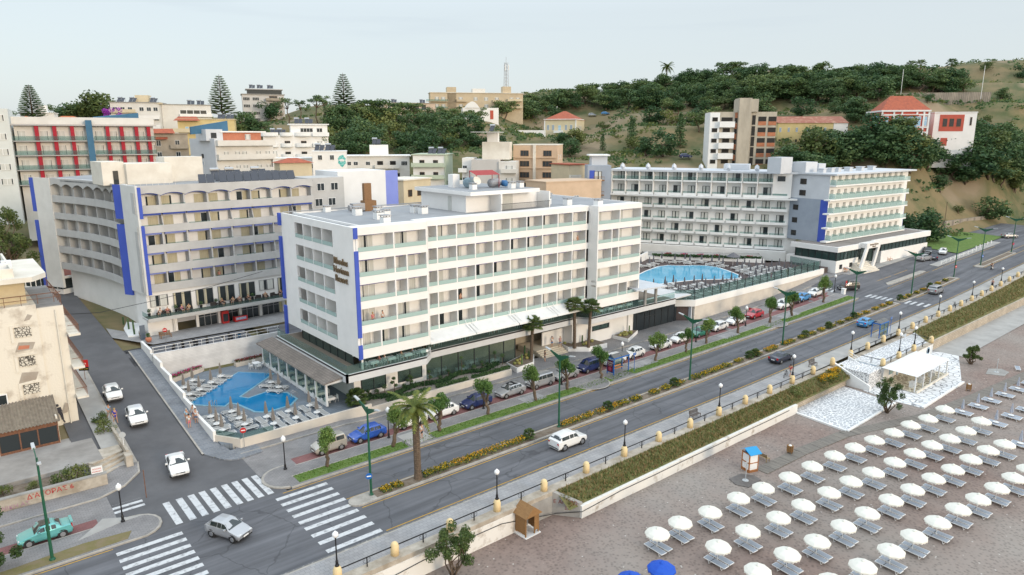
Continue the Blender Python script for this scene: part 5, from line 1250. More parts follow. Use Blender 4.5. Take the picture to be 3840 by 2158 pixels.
for z in (32.3,29.2,26.1):
 for u0,u1 in ((-.6,4.2),(4.6,8.2),(8.6,13.6)):
  q=MB();n=8;P_=[b.P(u0+(u1-u0)*i/n,-1.2*math.sin(math.pi*i/n)**.5-.05,0) for i in range(n+1)]
  for i in range(n):wallseg(q,P_[i],P_[i+1],.1,z-.2,z+.8)
  q.prism([p[:2] for p in P_]+[b.P(u1,.05)[:2],b.P(u0,.05)[:2]],z-.3,z-.12);b.part('balcony',q,WHITE2)
 b.box('balcony',13.8,18.5,-.9,0,z-.3,z+.8,WHITE2)
b.win((2,6.6,11.2),(29.4,26.3,23.2),'brown',(.6,1,1));b.win((15.8,),(29.4,26.3),'plaincur');b.box('top_floor',7.8,18.3,1.5,8,32.3,35.3,WHITE);b.box('roof',7.2,18.8,.8,8.6,35.3,35.6,WHITE2);window(b,'long',b.P(12.3,1.45,33.2),b.a,(1.2,1,.9));window(b,'plain',b.P(16,1.45,33.2),b.a,(1.2,1,.9));b.heat(((2,2),(4,2)));b.z1=35.4;b.heat(((9,3),(12,3)))
b=BG('grey_office_block','pale office block with dark window bands and stacked corner balconies on the skyline','office block',(101.6,292.7),-18,16.2,10,36,48.6,mat('office_render',(.55,.53,.51),(.50,.48,.46),sc=.4,rough=.9))
b.win((1.6,5.2),(46.2,43.4,40.6,38),'long',(.85,1,1));b.balc(9,15.5,(46.4,43.6,40.8),1.6,.8,STUCC);b.win((12,),(46.6,43.8,41),'brown',(1.2,1,1.2));b.box('penthouse_glass',2,15.5,1,9,48.6,50.6,PANE);b.roof(CONC,.4);b.box('penthouse_roof',1.5,16,.6,9.4,50.6,50.9,GREYM);b.z1=50.9;b.heat(((3,3),(6,3),(10,3)))
b=BG('mural_block','white stair block painted with a teal eye mural','apartment block',(71.7,161.5),-28,8,7,15,28.3,WHITE)
b.win((1.8,4.6),(26.4,),'plain',(.7,1,.9));b.roof(WHITE2,.1);b.heat(((.5,1),(3,1)))
MUR=mat('teal_mural_paint',(.02,.34,.32),(.30,.62,.58),sc=2.5,rough=.9,lo=.4,hi=.6)
er=MB(Matrix.Translation(b.P(6.9,-.03,26.2)) @ Matrix.Rotation(R(b.a),4,'Z') @ Matrix.Rotation(R(90),4,'X'))
er.add([(1.05*math.cos(t*.3927)*(1 if t % 2 else .75),1.3*math.sin(t*.3927)*(1 if t % 3 else 1.2),0) for t in range(16)],[tuple(range(16))]);mo=b.part('eye_mural',er,MUR)
er=MB(Matrix.Translation(b.P(6.9,-.06,26.3)) @ Matrix.Rotation(R(b.a),4,'Z') @ Matrix.Rotation(R(90),4,'X'))
er.add([(.62*math.cos(t*.3927),.3*math.sin(t*.3927),0) for t in range(16)]+[(.2*math.cos(t*.3927),.2*math.sin(t*.3927),.02) for t in range(16)],[tuple(range(16)),tuple(range(16,32))]);b.part('eye_white',er,WHITE2,mo)
b=BG('long_white_annex','long low white annex in front of the rounded balcony block','apartment block',(65.1,169.6),-22,12,6,17,26.6,WHITE)
b.win((2,5.5,9),(24.2,),'plain',(1.2,1,.9));b.roof(WHITE2)
rh=BG('red_roof_shed','small cream rooftop house with a red tiled roof behind the solar panels','house',(59,150),-8,7,5,16,26.3,CREAM);rh.hip(1.0)
b=BG('low_grey_apartments','low light grey apartment block with a white stair tower and dark balconies','apartment block',(86.8,174.9),-29,19.2,9,18,26.7,OFFW,None,.9)
b.balc(.2,8,(23.6,),1.2,.8,OFFW);b.balc(8.8,16,(23.6,),1.2,.8,OFFW);b.win((1.2,3.2,6.8),(23.9,),'plain',(.9,1,1.1));b.win((10.4,14.2),(23.9,),'dark_open',(.8,1,1.2));b.win((17.6,),(24.2,),'long',(.6,1,.9));b.win((2,6,11,15),(20.6,),'dark_open',(1.1,1,1.2));b.roof(WHITE2,.5);b.box('stair_tower',7.4,13,2.5,6,26.9,29.7,WHITE);b.z1=29.6;b.heat(((8.2,3),))
b=BG('pale_green_apartments','pale green and white apartment block with solar heaters on its roof','apartment block',(98.3,158.9),-44,8.4,12,17,27.2,WHITE)
b.balc(-.3,8.4,(24.3,21.2),1.2,.9,GREEN_);b.win((2.4,6),(24.5,21.4),'brown',(.5,1,1.1));b.box('green_side',8.38,8.6,-.2,12.2,15,27.3,GREEN_);b.side((5,9),(21.4,24.6),'plaincur',(1.3,1,1));b.U and None;b.roof(GREEN_,.4);b.heat(((3.5,2.5),(6,2.5)))
b=BG('blank_gable_apartments','white apartment block with a big blank grey gable and stacked right-hand balconies','apartment block',(105.9,143.4),-46,9,10,14,26.2,mat('smooth_grey_gable',(.55,.53,.51),(.51,.49,.47),sc=.3,rough=.9),None,.78)
b.box('balcony_wing',9,14.5,-.4,8,13,25.8,OFFW);
for z in (23.2,20.1,17.1):b.box('balcony',9.8,15.2,-1.6,-.4,z-.2,z+.8,OFFW);window(b,'plaincur',b.P(12.4,-.45,z),b.a,(1.3,1,1.3))
b.box('left_wing',-3.5,0,2,9,14,26.6,WHITE)
for z in (23.2,20.2):b.box('balcony',-4.6,-1.8,.9,2,z-.2,z+.8,BRICKM if 0 else WHITE2);window(b,'plain',b.P(-2.6,1.95,z+.1),b.a,(.8,1,1.1))
b.box('upper_storey',3,12,3,9,26.2,30.6,CREAMW);b.box('lift_house',4.5,8,4,7,30.6,33,WHITE);b.z1=33;b.heat(((5,5),),1);b.roof(WHITE2,.1,.1)
b=BG('beige_brown_window_block','beige apartment block with wide brown windows and peach concrete bands','apartment block',(119.2,142.8),-50,13.9,13,14,29.7,BEIGE,None,.84)
for z in (27.2,24.5,21.6,18.8):
 b.win((3.6,10.8),(z-.3,),'brown',(1.15 if z<26 else 1.0,1,1.15));b.box('band',.6,13.5,-.35,0,z-.75,z-.5,BEIGE)
b.box('pier',6.3,7.2,-.45,0,14,29.9,CREAMW);b.roof(CREAMW,.1);b.box('left_bay',-2,0,1,6,14,22,CREAMW);b.side((3,8),(20,23,26),'plain',(.6,1,1))
b=BG('blue_grey_narrow_hotel','narrow blue-grey hotel wing with brown wooden balconies','hotel',(115.6,112.0),-40,7.4,7,8,25.5,BGREY,None,.72)
for z in (22.2,18.9,15.6):
 window(b,'dark_a',b.P(3.3,-.05,z),b.a);o=b.box('balcony',1.6,5.2,-1.1,0,z-.15,z,BROWNW);q=b.bx(b.bx(MB(),1.6,5.2,-1.1,-1.04,z+.75,z+.85),1.6,5.2,-1.1,-1.06,z,z+.12)
 for i in range(9):b.bx(q,1.6+i*.44,1.64+i*.44,-1.1,-1.05,z,z+.8)
 b.part('railing',q,BROWNW,o);b.box('blue_panel',.6,2.3,-.06,0,z,z+2.2,BLUEP)
b.side((2,5),(20,23),'grid',(.6,1,.8));b.box('roof_room',1.5,6.5,2,7,25,27.6,PALEG);b.box('roof_slab',.6,7.2,1.2,7.6,27.6,27.9,WHITE2)
c_=BG('cream_terrace_block','cream block beside the narrow blue-grey hotel','apartment block',(119,121.5),-10,5,8,8,25.2,CREAM);c_.balc(0,3,(22,19),.9,.9,CREAMW);c_.roof(TILER,.3)
for lab,A,a,w_,z1 in (('cream villa with brown window frames behind the big white hotel wall',(72.8,121.5),20,9,23.3),):
 b=BG('cream_villa',lab,'house',A,a,w_,7,8,z1,CREAM);b.win((2,5),(20,17),'brown',(.5,1,1.1));b.roof(CREAMW)
b=BG('peach_terrace_block','peach block with a railed roof terrace between corner hotel and balcony hotel','house',(101,110),-8,15,8,8,22.3,BEIGE);b.roof(BEIGE,.1);b.win((3,8),(18,),'plain')
# unfinished concrete tower
b=BG('unfinished_tower','unfinished concrete tower with brick infill, empty windows and a tall lift shaft','tower block',(184.6,127.7),-44,23.5,9,16,39.2,CONC,None,.83)
TCON=mat('warm_raw_concrete',(.47,.42,.34),(.36,.32,.26),sc=.5,rough=.95,stretch=(1,1,.3))
b.wall.data.materials[0]=TCON
b.box('lift_shaft',9.6,14,-1.2,5,16,43.2,TCON);b.box('shaft_top',9.4,16.4,-1,5.2,39.2,42.9,TCON)
b.box('white_flats',-.3,3.2,-.2,8,16,39.0,WHITE2)
for i,z in enumerate((36.4,33.2,30.1,27.0,23.8)):
 window(b,'dark_open',b.P(1.5,-.25,z),b.a,(.75,1,.95));window(b,'dark_open',b.P(5.8,-.05,z),b.a,(1.6 if i==0 else 1.0,1,.95))
 if z>24:b.box('balcony',3.0,8.4,-1.3,0,z-1.75,z-.05,WHITE2)
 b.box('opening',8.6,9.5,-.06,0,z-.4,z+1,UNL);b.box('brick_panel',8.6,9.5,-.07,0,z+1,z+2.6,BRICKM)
 for u in (15.4,18.4,22.0):
  if u>16:
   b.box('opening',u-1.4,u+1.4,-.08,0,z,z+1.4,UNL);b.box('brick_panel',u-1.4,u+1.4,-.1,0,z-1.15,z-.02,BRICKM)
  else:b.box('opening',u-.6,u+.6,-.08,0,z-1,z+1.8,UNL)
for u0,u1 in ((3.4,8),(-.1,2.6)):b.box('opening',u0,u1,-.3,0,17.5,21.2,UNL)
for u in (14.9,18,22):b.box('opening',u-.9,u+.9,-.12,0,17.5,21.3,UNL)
b.box('base_slab',-6,28,-3,9,15.5,17.2,TCON)
# villas and houses on the slope
b=BG('red_roof_villa','cream villa with a red hipped roof and white window surrounds on the slope','villa',(210.4,230.9),-58,17.5,16,30,39.0,mat('villa_cream',(.66,.58,.40),(.60,.52,.36),sc=.4,rough=.9),None,.82)
b.hip(3.9,TILER,.5);b.win((2.2,5,12,14.8),(34.6,),'shutter',(1.1,1,1.35));b.win((8.5,),(34.0,),'blueshut',(1.2,1,1.3));b.side((3,6,9),(34.6,),'shutter',(.7,1,1.2));b.balc(5.8,11,(33.6,),2,.9,WHITE2);b.box('cornice',-.3,17.8,-.3,14.3,39.1,39.4,WHITE2)
for o_ in (b.box('quoin',-.06,.6,-.06,.2,32,39.1,WHITE2),b.box('quoin',16.9,17.56,-.06,.2,32,39.1,WHITE2)):pass
gwl=thing('garden_wall','long white garden wall left of the red-roofed villa','wall',(195.9,242.9,32));q=MB();wallseg(q,(0,0),(13.5,-14),.4,-2,2.6);q.build('wall',WHITE2,gwl)
b=BG('yellow_row_house','long yellow row house with a worn red tiled roof','house',(218.8,125),-46,29.3,7,26,36.3,YELL,None,.75)
b.part('roof',MB().add([b.P(-.4,-.4,36.3),b.P(29.7,-.4,36.3),b.P(29.7,7.4,38.6),b.P(-.4,7.4,38.6),b.P(-.4,7.4,36.3),b.P(29.7,7.4,36.3)],[(0,1,2,3),(1,5,2),(0,3,4)]),mat('worn_roof_tile',(.30,.12,.08),(.42,.24,.17),sc=.7,rough=.9,lo=.5,hi=.66))
b.box('white_end',23.4,29.4,-.1,6,26,36.2,WHITE);b.win((1,4.6,8,12.6,16.4,20,25.8),(33.4,),'shutter',(.8,1,.85));b.win((1,4.6,8),(29.6,),'brown',(.35,1,1.1));b.win((12.6,16.4,27),(29.8,),'plain',(.8,1,1));b.box('porch',10.5,15.5,-2.5,0,29,31.6,CREAM);b.box('porch_roof',10.2,15.8,-2.8,0,31.6,32,TILER);b.box('yard_wall',10,21,-5,-4.6,26,29.8,WHITE2);b.box('red_gate',21,25.5,-5,-4.8,27,30,CORAL)
b=BG('red_white_mansion','coral red mansion with white trim, blue bay windows and a red hipped roof','mansion',(235.5,99.4),-51,22.5,12,26,39.6,CORAL,None,.62)
b.hip(4.6,TILER,.3,40.1);b.box('cornice',-.4,22.9,-.4,16.4,39.6,40.1,WHITE2)
for u in (-.1,5.4,9.2,16.2,19.5,21.8):b.box('white_pilaster',u,u+.8,-.15,0,26,39.6,WHITE2)
for z in (38.4,34.6,33.0):b.box('white_band',-.2,22.7,-.18,0,z,z+.45,WHITE2)
b.box('blue_bay_window',9.9,16.3,-1.4,0,34.8,38.2,mat('light_blue_joinery',(.27,.46,.62),(.23,.41,.57),sc=2,rough=.7));b.win((10.9,12.5,14.0,15.5),(35.4,),'plain',(.85,1,1.8),-1.45);b.box('bay_roof',9.6,16.6,-1.8,0,38.2,38.6,TILER)
b.win((2.6,7.6,17.9,20.8),(35.2,),'blueshut',(1.3,1,1.4));b.win((3.0,8),(29.4,),'blueshut',(1.5,1,1.5));b.box('side_bay',-1.2,0,2,6,34.6,38.4,MATS['light_blue_joinery']);b.side((3,5),(35.4,),'blueshut',(.8,1,1.3),True)
b=BG('red_panel_annex','white annex with a coral red panel holding three dark windows','house',(251.8,89.8),-51,19,10,28,39.4,WHITE,None,.65)
b.box('red_panel',2.5,13.5,-.08,0,33.6,38.8,CORAL);b.win((5,8,11.2),(35,),'brown',(.75,1,2),-.12);b.win((16.6,),(35.4,),'brown',(.35,1,2));b.roof(WHITE2,.2);b.box('red_band',4,7,-.08,0,29,31.5,CORAL)
b=BG('skyline_apartments','long beige apartment block on the skyline below the antenna mast','apartment block',(182.1,277.7),-29,43.5,10,42,51.6,mat('sandy_render',(.56,.46,.32),(.49,.40,.28),sc=.4,rough=.9))
b.balc(-2,8,(47.8,44.6),1.4,.8,None,CLEAR);b.balc(12,17,(47.8,44.6),1.2,.8);b.balc(29,34,(47.8,44.6),1.2,.8);b.balc(36,43,(48.2,45),1.4,.9,CREAM);b.win((3,6,14,21,26,31,38,41),(48.2,45),'plaincur',(1.3,1,1.2));b.roof(CREAMW,.3);b.box('stair_tower',7.8,12,0,6,44,54.2,MATS['sandy_render']);b.box('stair_tower',34,38,1,6,46,54.8,MATS['sandy_render']);b.box('roof_room',20,26,3,8,51.8,53.8,OFFW)
an=thing('antenna_mast','tall lattice antenna mast on the roof of the skyline apartments','mast',b.P(36,3,54.8))
q=MB()
for i,j in ((-.8,-.8),(.8,-.8),(.8,.8),(-.8,.8)):q.bar((i,j,0),(i*.7,j*.7,11),.16)
for k in range(7):
 z0,z1=k*1.55,k*1.55+1.55
 for (i,j),(m_,n_) in (((-.8,-.8),(.8,-.8)),((.8,-.8),(.8,.8)),((.8,.8),(-.8,.8)),((-.8,.8),(-.8,-.8))):q.bar((i*.9,j*.9,z0),(m_*.85,n_*.85,z1),.09)
q.build('lattice',mat('pale_steel',(.42,.41,.41),rough=.5),an)
for k,(x,y) in enumerate(((-.9,-.6),(.9,-.6),(0,.9))):MB().box(x-.18,x+.18,y-.15,y+.15,7.5,9.9).build('panel_antenna',WHITE2,an)
MB().bar((0,0,11),(0,0,13.5),.1).build('whip',GREYM,an)
b=BG('pink_apartments','pinkish apartment house with dark shutters behind the row of pines','apartment block',(150.7,264.8),-26,21.4,9,36,45.6,mat('pink_render',(.60,.47,.37),(.54,.42,.33),sc=.4,rough=.9))
b.balc(12,19,(42.8,39.4),1.2,.9,None,CLEAR);b.win((13.5,16.5),(43,39.6),'brown',(.7,1,1.6));b.win((2,6,9.5),(43,39.6),'plain');b.roof(STUCC);b.heat(((15,2),(3,2)))
b=BG('white_church','white vaulted church with a red arched door among the trees','church',(174.8,242.2),-32,15,9,34,43.6,WHITE)
q=MB();n=10;q.v=[b.P(1+6*i/n,v,43.6+2.6*math.sin(math.pi*i/n)) for v in (-.3,9) for i in range(n+1)];q.f=[(i,i+1,n+2+i,n+1+i) for i in range(n)]+[tuple(range(n,-1,-1))];q.m=[0]*(n+1);b.part('vault',q,WHITE);b.box('door',11.4,12.8,-.06,0,39,42.6,CORAL);b.win((3.5,),(39.6,),'plain')
ru=thing('ruined_wall','broken stone ruin on the slope among the bushes','ruin',(120,193,24));q=MB()
for i,h in enumerate((2.6,1.4,3.2,2.2,3.6,1.2)):q.box(-6+i*2,-4.1+i*2,-.3-.2*(i % 2),.3,-2,h)
q.build('wall',STAIN,ru)
# hillside road with retaining walls
STW=paver('rubble_stone_wall',(.36,.31,.25),(.27,.235,.19),(.19,.165,.14),.9,.45,.06)
for lab,p0,p1,z0,z1 in (('pale stone retaining wall under the hill road beside the mansion',(293,124.5),(318,94.5),44,48.6),('rubble stone wall along the bend of the coast road',(228,74.8),(262,71.5),2.5,7.5),('stone retaining wall below the hill road left of the villa',(150,236),(205,243),30,35.5),('grey concrete retaining wall between beige block and narrow hotel',(131,137),(146,128),12,22)):
 o=thing('retaining_wall',lab,'wall',(p0[0],p0[1],z0));q=MB();wallseg(q,(0,0),(p1[0]-p0[0],p1[1]-p0[1]),.6,-3,z1-z0)
 q.build('wall',CONC if 'concrete' in lab else STW,o)

 # ------------------------------------------------------------------ trees
def clumps(b,cl,n,s,r,flat=.6):
 """leaf-sized faces spread through ellipsoid clumps (x, y, z, rx, rz), denser towards the shell"""
 for x,y,z,rx,rz in cl:
  for _ in range(n):
   q=Vector((r.gauss(0,1),r.gauss(0,1),r.gauss(0,1))).normalized();k=r.random()**.33
   p=Vector((x+q.x*rx*k,y+q.y*rx*k,z+q.z*rz*k))
   nrm=(q+Vector((r.gauss(0,1),r.gauss(0,1),r.gauss(0,1)))*flat).normalized()
   u=nrm.cross(Vector((0,0,1)));u=(u if u.length>.05 else Vector((1,0,0))).normalized();v=nrm.cross(u)
   t=r.uniform(0,6.28);a=(u*math.cos(t)+v*math.sin(t))*s*r.uniform(.6,1.4);c=(v*math.cos(t)-u*math.sin(t))*s*r.uniform(.4,.9)
   b.add([tuple(p-a),tuple(p-c*.9),tuple(p+a*.9),tuple(p+c)],[(0,1,2,3)])
 return b
def limb(b,p0,p1,r0,r1,r,bend=.15,n=4):
 p0=Vector(p0);p1=Vector(p1);L=(p1-p0).length;pts=[]
 for i in range(n+1):
  t=i/n;o=Vector((r.uniform(-1,1),r.uniform(-1,1),0))*bend*L*math.sin(math.pi*t)*.6
  pts.append(p0.lerp(p1,t)+o)
 b.tube(pts,[r0+(r1-r0)*i/n for i in range(n+1)],6)
def make_tree(kind,seed):
 """unit height 1 m tree templates, scaled when placed: trunk mesh, crown mesh"""
 r=random.Random(seed);tk=MB();cr=MB()
 if kind in 'bl':
  cl=[]
  for i in range(13):
   a=r.uniform(0,6.28);d=r.uniform(.0,.36);z=r.uniform(.2,.80);k=1.05-abs(z-.45)*.8
   cl.append((d*k*math.cos(a),d*k*math.sin(a),z,r.uniform(.16,.24),r.uniform(.13,.19)))
  clumps(cr,cl,95,.038,r);limb(tk,(0,0,-.1),(.02,0,.45),.035,.02,r)
  for c in cl[:6]:limb(tk,(.01,0,.3),c[:3],.016,.005,r)
 elif kind=='p':
  cl=[]
  for i in range(14):
   a=r.uniform(0,6.28);d=r.uniform(.0,.42);cl.append((d*math.cos(a),d*math.sin(a),r.uniform(.42,.86)-d*.2,r.uniform(.15,.22),r.uniform(.08,.13)))
  clumps(cr,cl,90,.034,r,.9);limb(tk,(0,0,-.1),(.06,.02,.6),.03,.016,r,.25)
  for c in cl[:7]:limb(tk,(.04,.01,.42),c[:3],.014,.004,r,.2)
 elif kind=='u':
  cl=[]
  for i in range(8):
   a=r.uniform(0,6.28);d=r.uniform(.08,.3);cl.append((d*math.cos(a),d*math.sin(a),r.uniform(.76,.95)-d*.2,r.uniform(.09,.14),r.uniform(.04,.07)))
  clumps(cr,cl,70,.022,r,.9);limb(tk,(0,0,-.1),(.03,0,.62),.022,.014,r,.2)
  for c in cl:limb(tk,(.02,0,.55),c[:3],.012,.003,r,.15)
 elif kind=='c':
  cl=[(r.uniform(-.03,.03),r.uniform(-.03,.03),z,.17*(1-z)**.6+.03,.1) for z in [.08+.085*i for i in range(11)]]
  clumps(cr,cl,80,.028,r,.8);limb(tk,(0,0,-.1),(0,0,.5),.03,.015,r,0)
 elif kind=='s':
  cl=[(r.uniform(-.45,.45),r.uniform(-.45,.45),r.uniform(.2,.65),r.uniform(.25,.38),r.uniform(.2,.35)) for i in range(7)]
  clumps(cr,cl,80,.06,r);limb(tk,(0,0,-.1),(0,0,.5),.05,.02,r)
 elif kind=='t':# street tamarisk: bare leaning trunk, brushy head
  lean=r.uniform(-.16,.16)
  cl=[]
  for s_ in ((-.13,.12,.78),(.15,-.1,.76),(0,.02,.86)):
   for i in range(4):cl.append((lean+s_[0]+r.uniform(-.12,.12),s_[1]+r.uniform(-.12,.12),s_[2]+r.uniform(-.12,.1),r.uniform(.13,.19),r.uniform(.12,.18)))
  clumps(cr,cl,230,.026,r,1.2)
  limb(tk,(0,0,-.02),(lean*.5,.02,.34),.062,.05,r,.2,5)
  for c in cl[::2]:limb(tk,(lean*.5,.02,.32),c[:3],.032,.01,r,.15)
 return mesh(tk,BARK,True),mesh(cr,{'b':LEAFD,'l':LEAFY,'p':LEAFP,'u':LEAFP,'c':LEAFD,'s':LEAFY,'t':LEAFT}[kind])
TREES={k:[make_tree(k,10*ord(k)+i) for i in range(n)] for k,n in (('b',5),('l',3),('p',5),('u',2),('c',2),('s',3),('t',6))}
TN={'b':('broad_tree','rounded dark green tree','tree'),'l':('broad_tree','yellowish green tree','tree'),'p':('pine_tree','flat-crowned pine','tree'),'u':('umbrella_pine','tall umbrella pine on a bare trunk','tree'),'c':('cypress_tree','dark pointed cypress','tree'),'s':('wild_shrub','low wild shrub','shrub'),'t':('tamarisk_tree','tamarisk','tree')}
def tree(kind,x,y,z,h,label,group,wide=1,seed=None):
 name,_,cat=TN[kind];r=random.Random(seed if seed is not None else int(x*13+y*7))
 o=thing(name,label,cat,(x,y,z),r.uniform(0,360),group);o.scale=(h*wide*r.uniform(.88,1.12),h*wide*r.uniform(.88,1.12),h)
 t=TREES[kind][r.randrange(len(TREES[kind]))]
 for n_,me in (('trunk',t[0]),('crown',t[1])):
  c=bpy.data.objects.new(n_,me);col.objects.link(c);c.parent=o
 return o
HT='p340,222,10;b343,241,7;b344,240,7;p337,227,11;p334,213,8;p335,211,8;p333,205,9;p337,198,8;b340,194,9;b341,189,10;p346,184,8;p354,181,10;p360,177,7;p360,174,8;p365,171,9;b370,168,10;b327,143,10;b328,136,9;p333,131,8;b301,229,6;b303,227,9;b307,224,7;p314,218,8;p318,218,8;p325,211,8;b328,210,10;b328,205,10;b330,197,8;p336,192,10;b338,189,10;p341,186,10;p344,181,8;p333,168,7;b325,158,6;p327,155,8;p325,150,7;b322,144,8;p323,137,6;p325,135,8;b331,131,8;p333,130,9;b338,124,6;b342,122,10;b288,243,8;p291,232,9;p294,232,9;b300,226,8;p300,222,8;b305,220,9;p313,214,9;b314,208,7;p316,207,8;p324,200,7;b281,172,8;p285,167,7;p282,162,9;b286,156,8;p289,155,9;b334,172,10;b322,160,10;b320,152,9;b319,148,7;b319,143,7;p322,138,9;p322,134,10;p325,130,9;p325,126,8;p329,124,9;p335,122,6;p338,120,10;b342,117,10;p282,272,8;p286,264,8;p286,260,8;p286,248,7;p285,240,9;p288,235,8;p290,228,7;b293,227,7;p295,220,6;p299,216,7;p301,210,9;b307,205,7;p309,205,9;b276,175,7;p276,170,10;b277,166,8;p277,161,10;p280,156,9;b285,154,8;p289,151,9;p299,149,8;p307,150,8;p312,146,7;b287,132,10;p315,138,8;p317,137,8;p333,120,7;b337,115,8;p341,112,8;p261,259,9;p278,270,7;p272,260,10;p278,255,9;p278,247,10;b281,242,7;p284,236,10;p284,228,9;p286,225,9;b294,220,9;p295,215,8;p298,213,9;p284,194,8;p275,182,10;p274,176,7;p274,171,7;p274,165,10;p275,161,9;b278,156,6;p279,153,10;b283,151,8;b285,146,9;b283,138,10;p283,135,10;p285,130,10;p284,128,7;b284,122,10;b241,279,6;p242,273,9;p248,266,8;p252,263,9;p255,262,8;p263,258,10;p265,253,7;b270,250,9;b274,245,8;p277,241,8;p253,213,7;b258,213,9;p259,207,9;b264,201,8;b268,197,10;b274,196,9;p280,193,9;p276,189,9;p270,176,8;p267,168,10;p269,166,7;p271,162,9;p277,154,10;p278,152,8;p281,145,10;b279,133,7;p237,279,7;b239,274,7;p244,266,7;b245,265,6;b250,263,10;b256,257,8;p264,245,9;b266,244,9;p254,222,11;b252,213,10;b254,209,8;p255,206,8;b256,203,10;b259,198,6;b265,192,6;p261,183,7;p264,184,9;p264,177,8;b265,172,8;p266,168,9;b266,161,9;b228,271,8;p230,269,10;b239,268,6;p243,190,7;b245,186,7;b251,177,7;b264,161,7;b364,171,9;b304,223,9;b308,221,10;b316,216,11;b330,208,8;b333,204,11;b333,191,10;b336,182,8;b332,169,7;b318,152,10;b325,143,8;b326,136,9;b329,129,8;b295,224,8;b294,220,8;b307,210,10;b285,187,9;b278,174,7;b277,160,7;b284,157,8;b296,152,10;b298,147,8;b316,143,8;b288,124,9;b320,133,9;b271,248,9;b281,248,10;b259,213,10;b256,208,11;b269,196,8;b296,206,8;b278,187,10;b269,171,7;b274,162,9;b232,274,8;b238,267,7;b247,266,10;b122,237,5;b128,234,8;b164,235,6;s116,235,5;b118,232,7;b121,232,8;s128,232,7;s131,231,8;b136,233,6;b141,230,7;b145,229,8;b144,217,8;b160,235,7;b164,230,7;s99,208,6;s103,204,6;b119,227,8;b109,204,9;b116,210,7;s128,223,7;s132,220,6;b134,216,6;b139,212,7;b142,207,6;b145,208,8;b147,205,6;b152,205,9;b100,200,6;b104,195,7;b109,198,6;s111,197,6;b117,196,7;b124,199,8;b129,203,6;b138,207,6;s141,203,6;b139,198,5;b147,198,6;b148,191,6;b154,193,6;b101,194,8;b116,185,6;b118,181,8;b143,175,6;b228,99,12;b229,95,10;l234,92,10;l262,94,10;b266,93,10;b284,92,11;b276,86,11;b283,86,10;b292,81,11;b301,79,8;b219,110,10;b221,106,10;b225,100,10;b227,97,8;b228,94,11;b232,90,10;b236,88,8;b259,94,8;b263,90,12;b267,84,10;b266,83,8;b276,79,8;b292,79,11;b299,78,9;l209,108,11;b216,106,11;b220,105,8;b222,101,11;b224,99,10;b226,94,12;b228,91,8;l231,89,10;b253,91,10;b259,89,8;b261,87,9;b263,83,9;b266,80,9;l275,79,11;b292,77,9;b202,105,7;b205,103,8;b216,105,10;b226,92,9;b230,87,12;b235,86,10;b242,87,10;b260,86,9;b262,82,9;b263,80,9;b270,77,12;b282,77,11;b300,76,9;b200,103,8;b257,86,8;b258,84,10;b260,81,12;l267,77,10;b270,76,8;b289,75,10;b259,81,7;l275,75,8;b286,74,10;l285,74,7;b262,127,5;b238,143,8;b247,132,8;b256,119,8;b256,117,7;b254,116,6;u104,254,10;u107,249,9;b110,285,9;u111,243,11;u113,241,11;b115,238,9;p119,238,9;p124,236,9;p129,236,10;p136,237,9;p144,242,9;p152,245,9;b160,243,6;p164,238,7;p169,234,6;p174,232,7;p196,249,8;p211,258,10;b225,263,11;b113,233,8;b94,199,6;b105,204,7;b98,196,5;b108,192,5;b118,195,5;b133,204,7;b112,188,4;b147,200,6;b180,189,6;b174,178,7;l184,184,8;c200,172,10;c188,175,6;s197,168,6;c209,157,12;b184,145,9;b183,151,7;b230,188,9;s235,181,7;b238,173,7;p221,158,8;p226,155,10;b235,250,8;b230,261,10;l263,104,9;b256,114,6;s227,211,4;b297,82,5;s300,90,4;b343,98,6;b198,110,8;b199,106,7;b213,105,6;s217,103,6;b255,72,9;s241,76,3;b244,83,6;b399,107,7;s400,123,5;b294,108,4;b392,130,6;b41,328,7;b43,317,9;l47,316,10;l52,315,14;l56,314,12;b38,327,4;b26,329,6;b91,312,3;b84,245,8;b87,242,7;b90,240,6;l80,240,7;b88,248,6;b34,330,4'
LM=[('the red-roofed villa',217,232),('the coral red mansion',245,100),('the yellow row house',232,122),('the unfinished tower',195,126),('the skyline apartments',200,268),('the white church',180,240),('the rounded balcony block',84,205),('the pale green apartments',104,165),('the red fin hotel',30,200),('the cream apartment block',55,255),('the hill road wall',275,140),('the hilltop on the right',320,190),('the hotel podium',215,85),('the pink apartments',158,258),('the office block',110,285)]
tl=[]
for s in HT.split(';'):
 x,y,h=map(float,s[1:].split(','));
 tl.append((s[0],x,y,h,min(LM,key=lambda q:(q[1]-x)**2+(q[2]-y)**2)[0].replace('on the right','palms')))
cnt={}
for k,x,y,h,lm in sorted(tl,key=lambda q:.64*q[1]+.77*q[2]):
 n=cnt[(k,lm)]=cnt.get((k,lm),-1)+1
 tree(k,x,y,terr(x,y),h,'%s near %s, %s counted from the sea' % (TN[k][1],lm,ORD[min(n,67)]),'trees on the hillside',1.45 if k in 'blp' else 1.15)
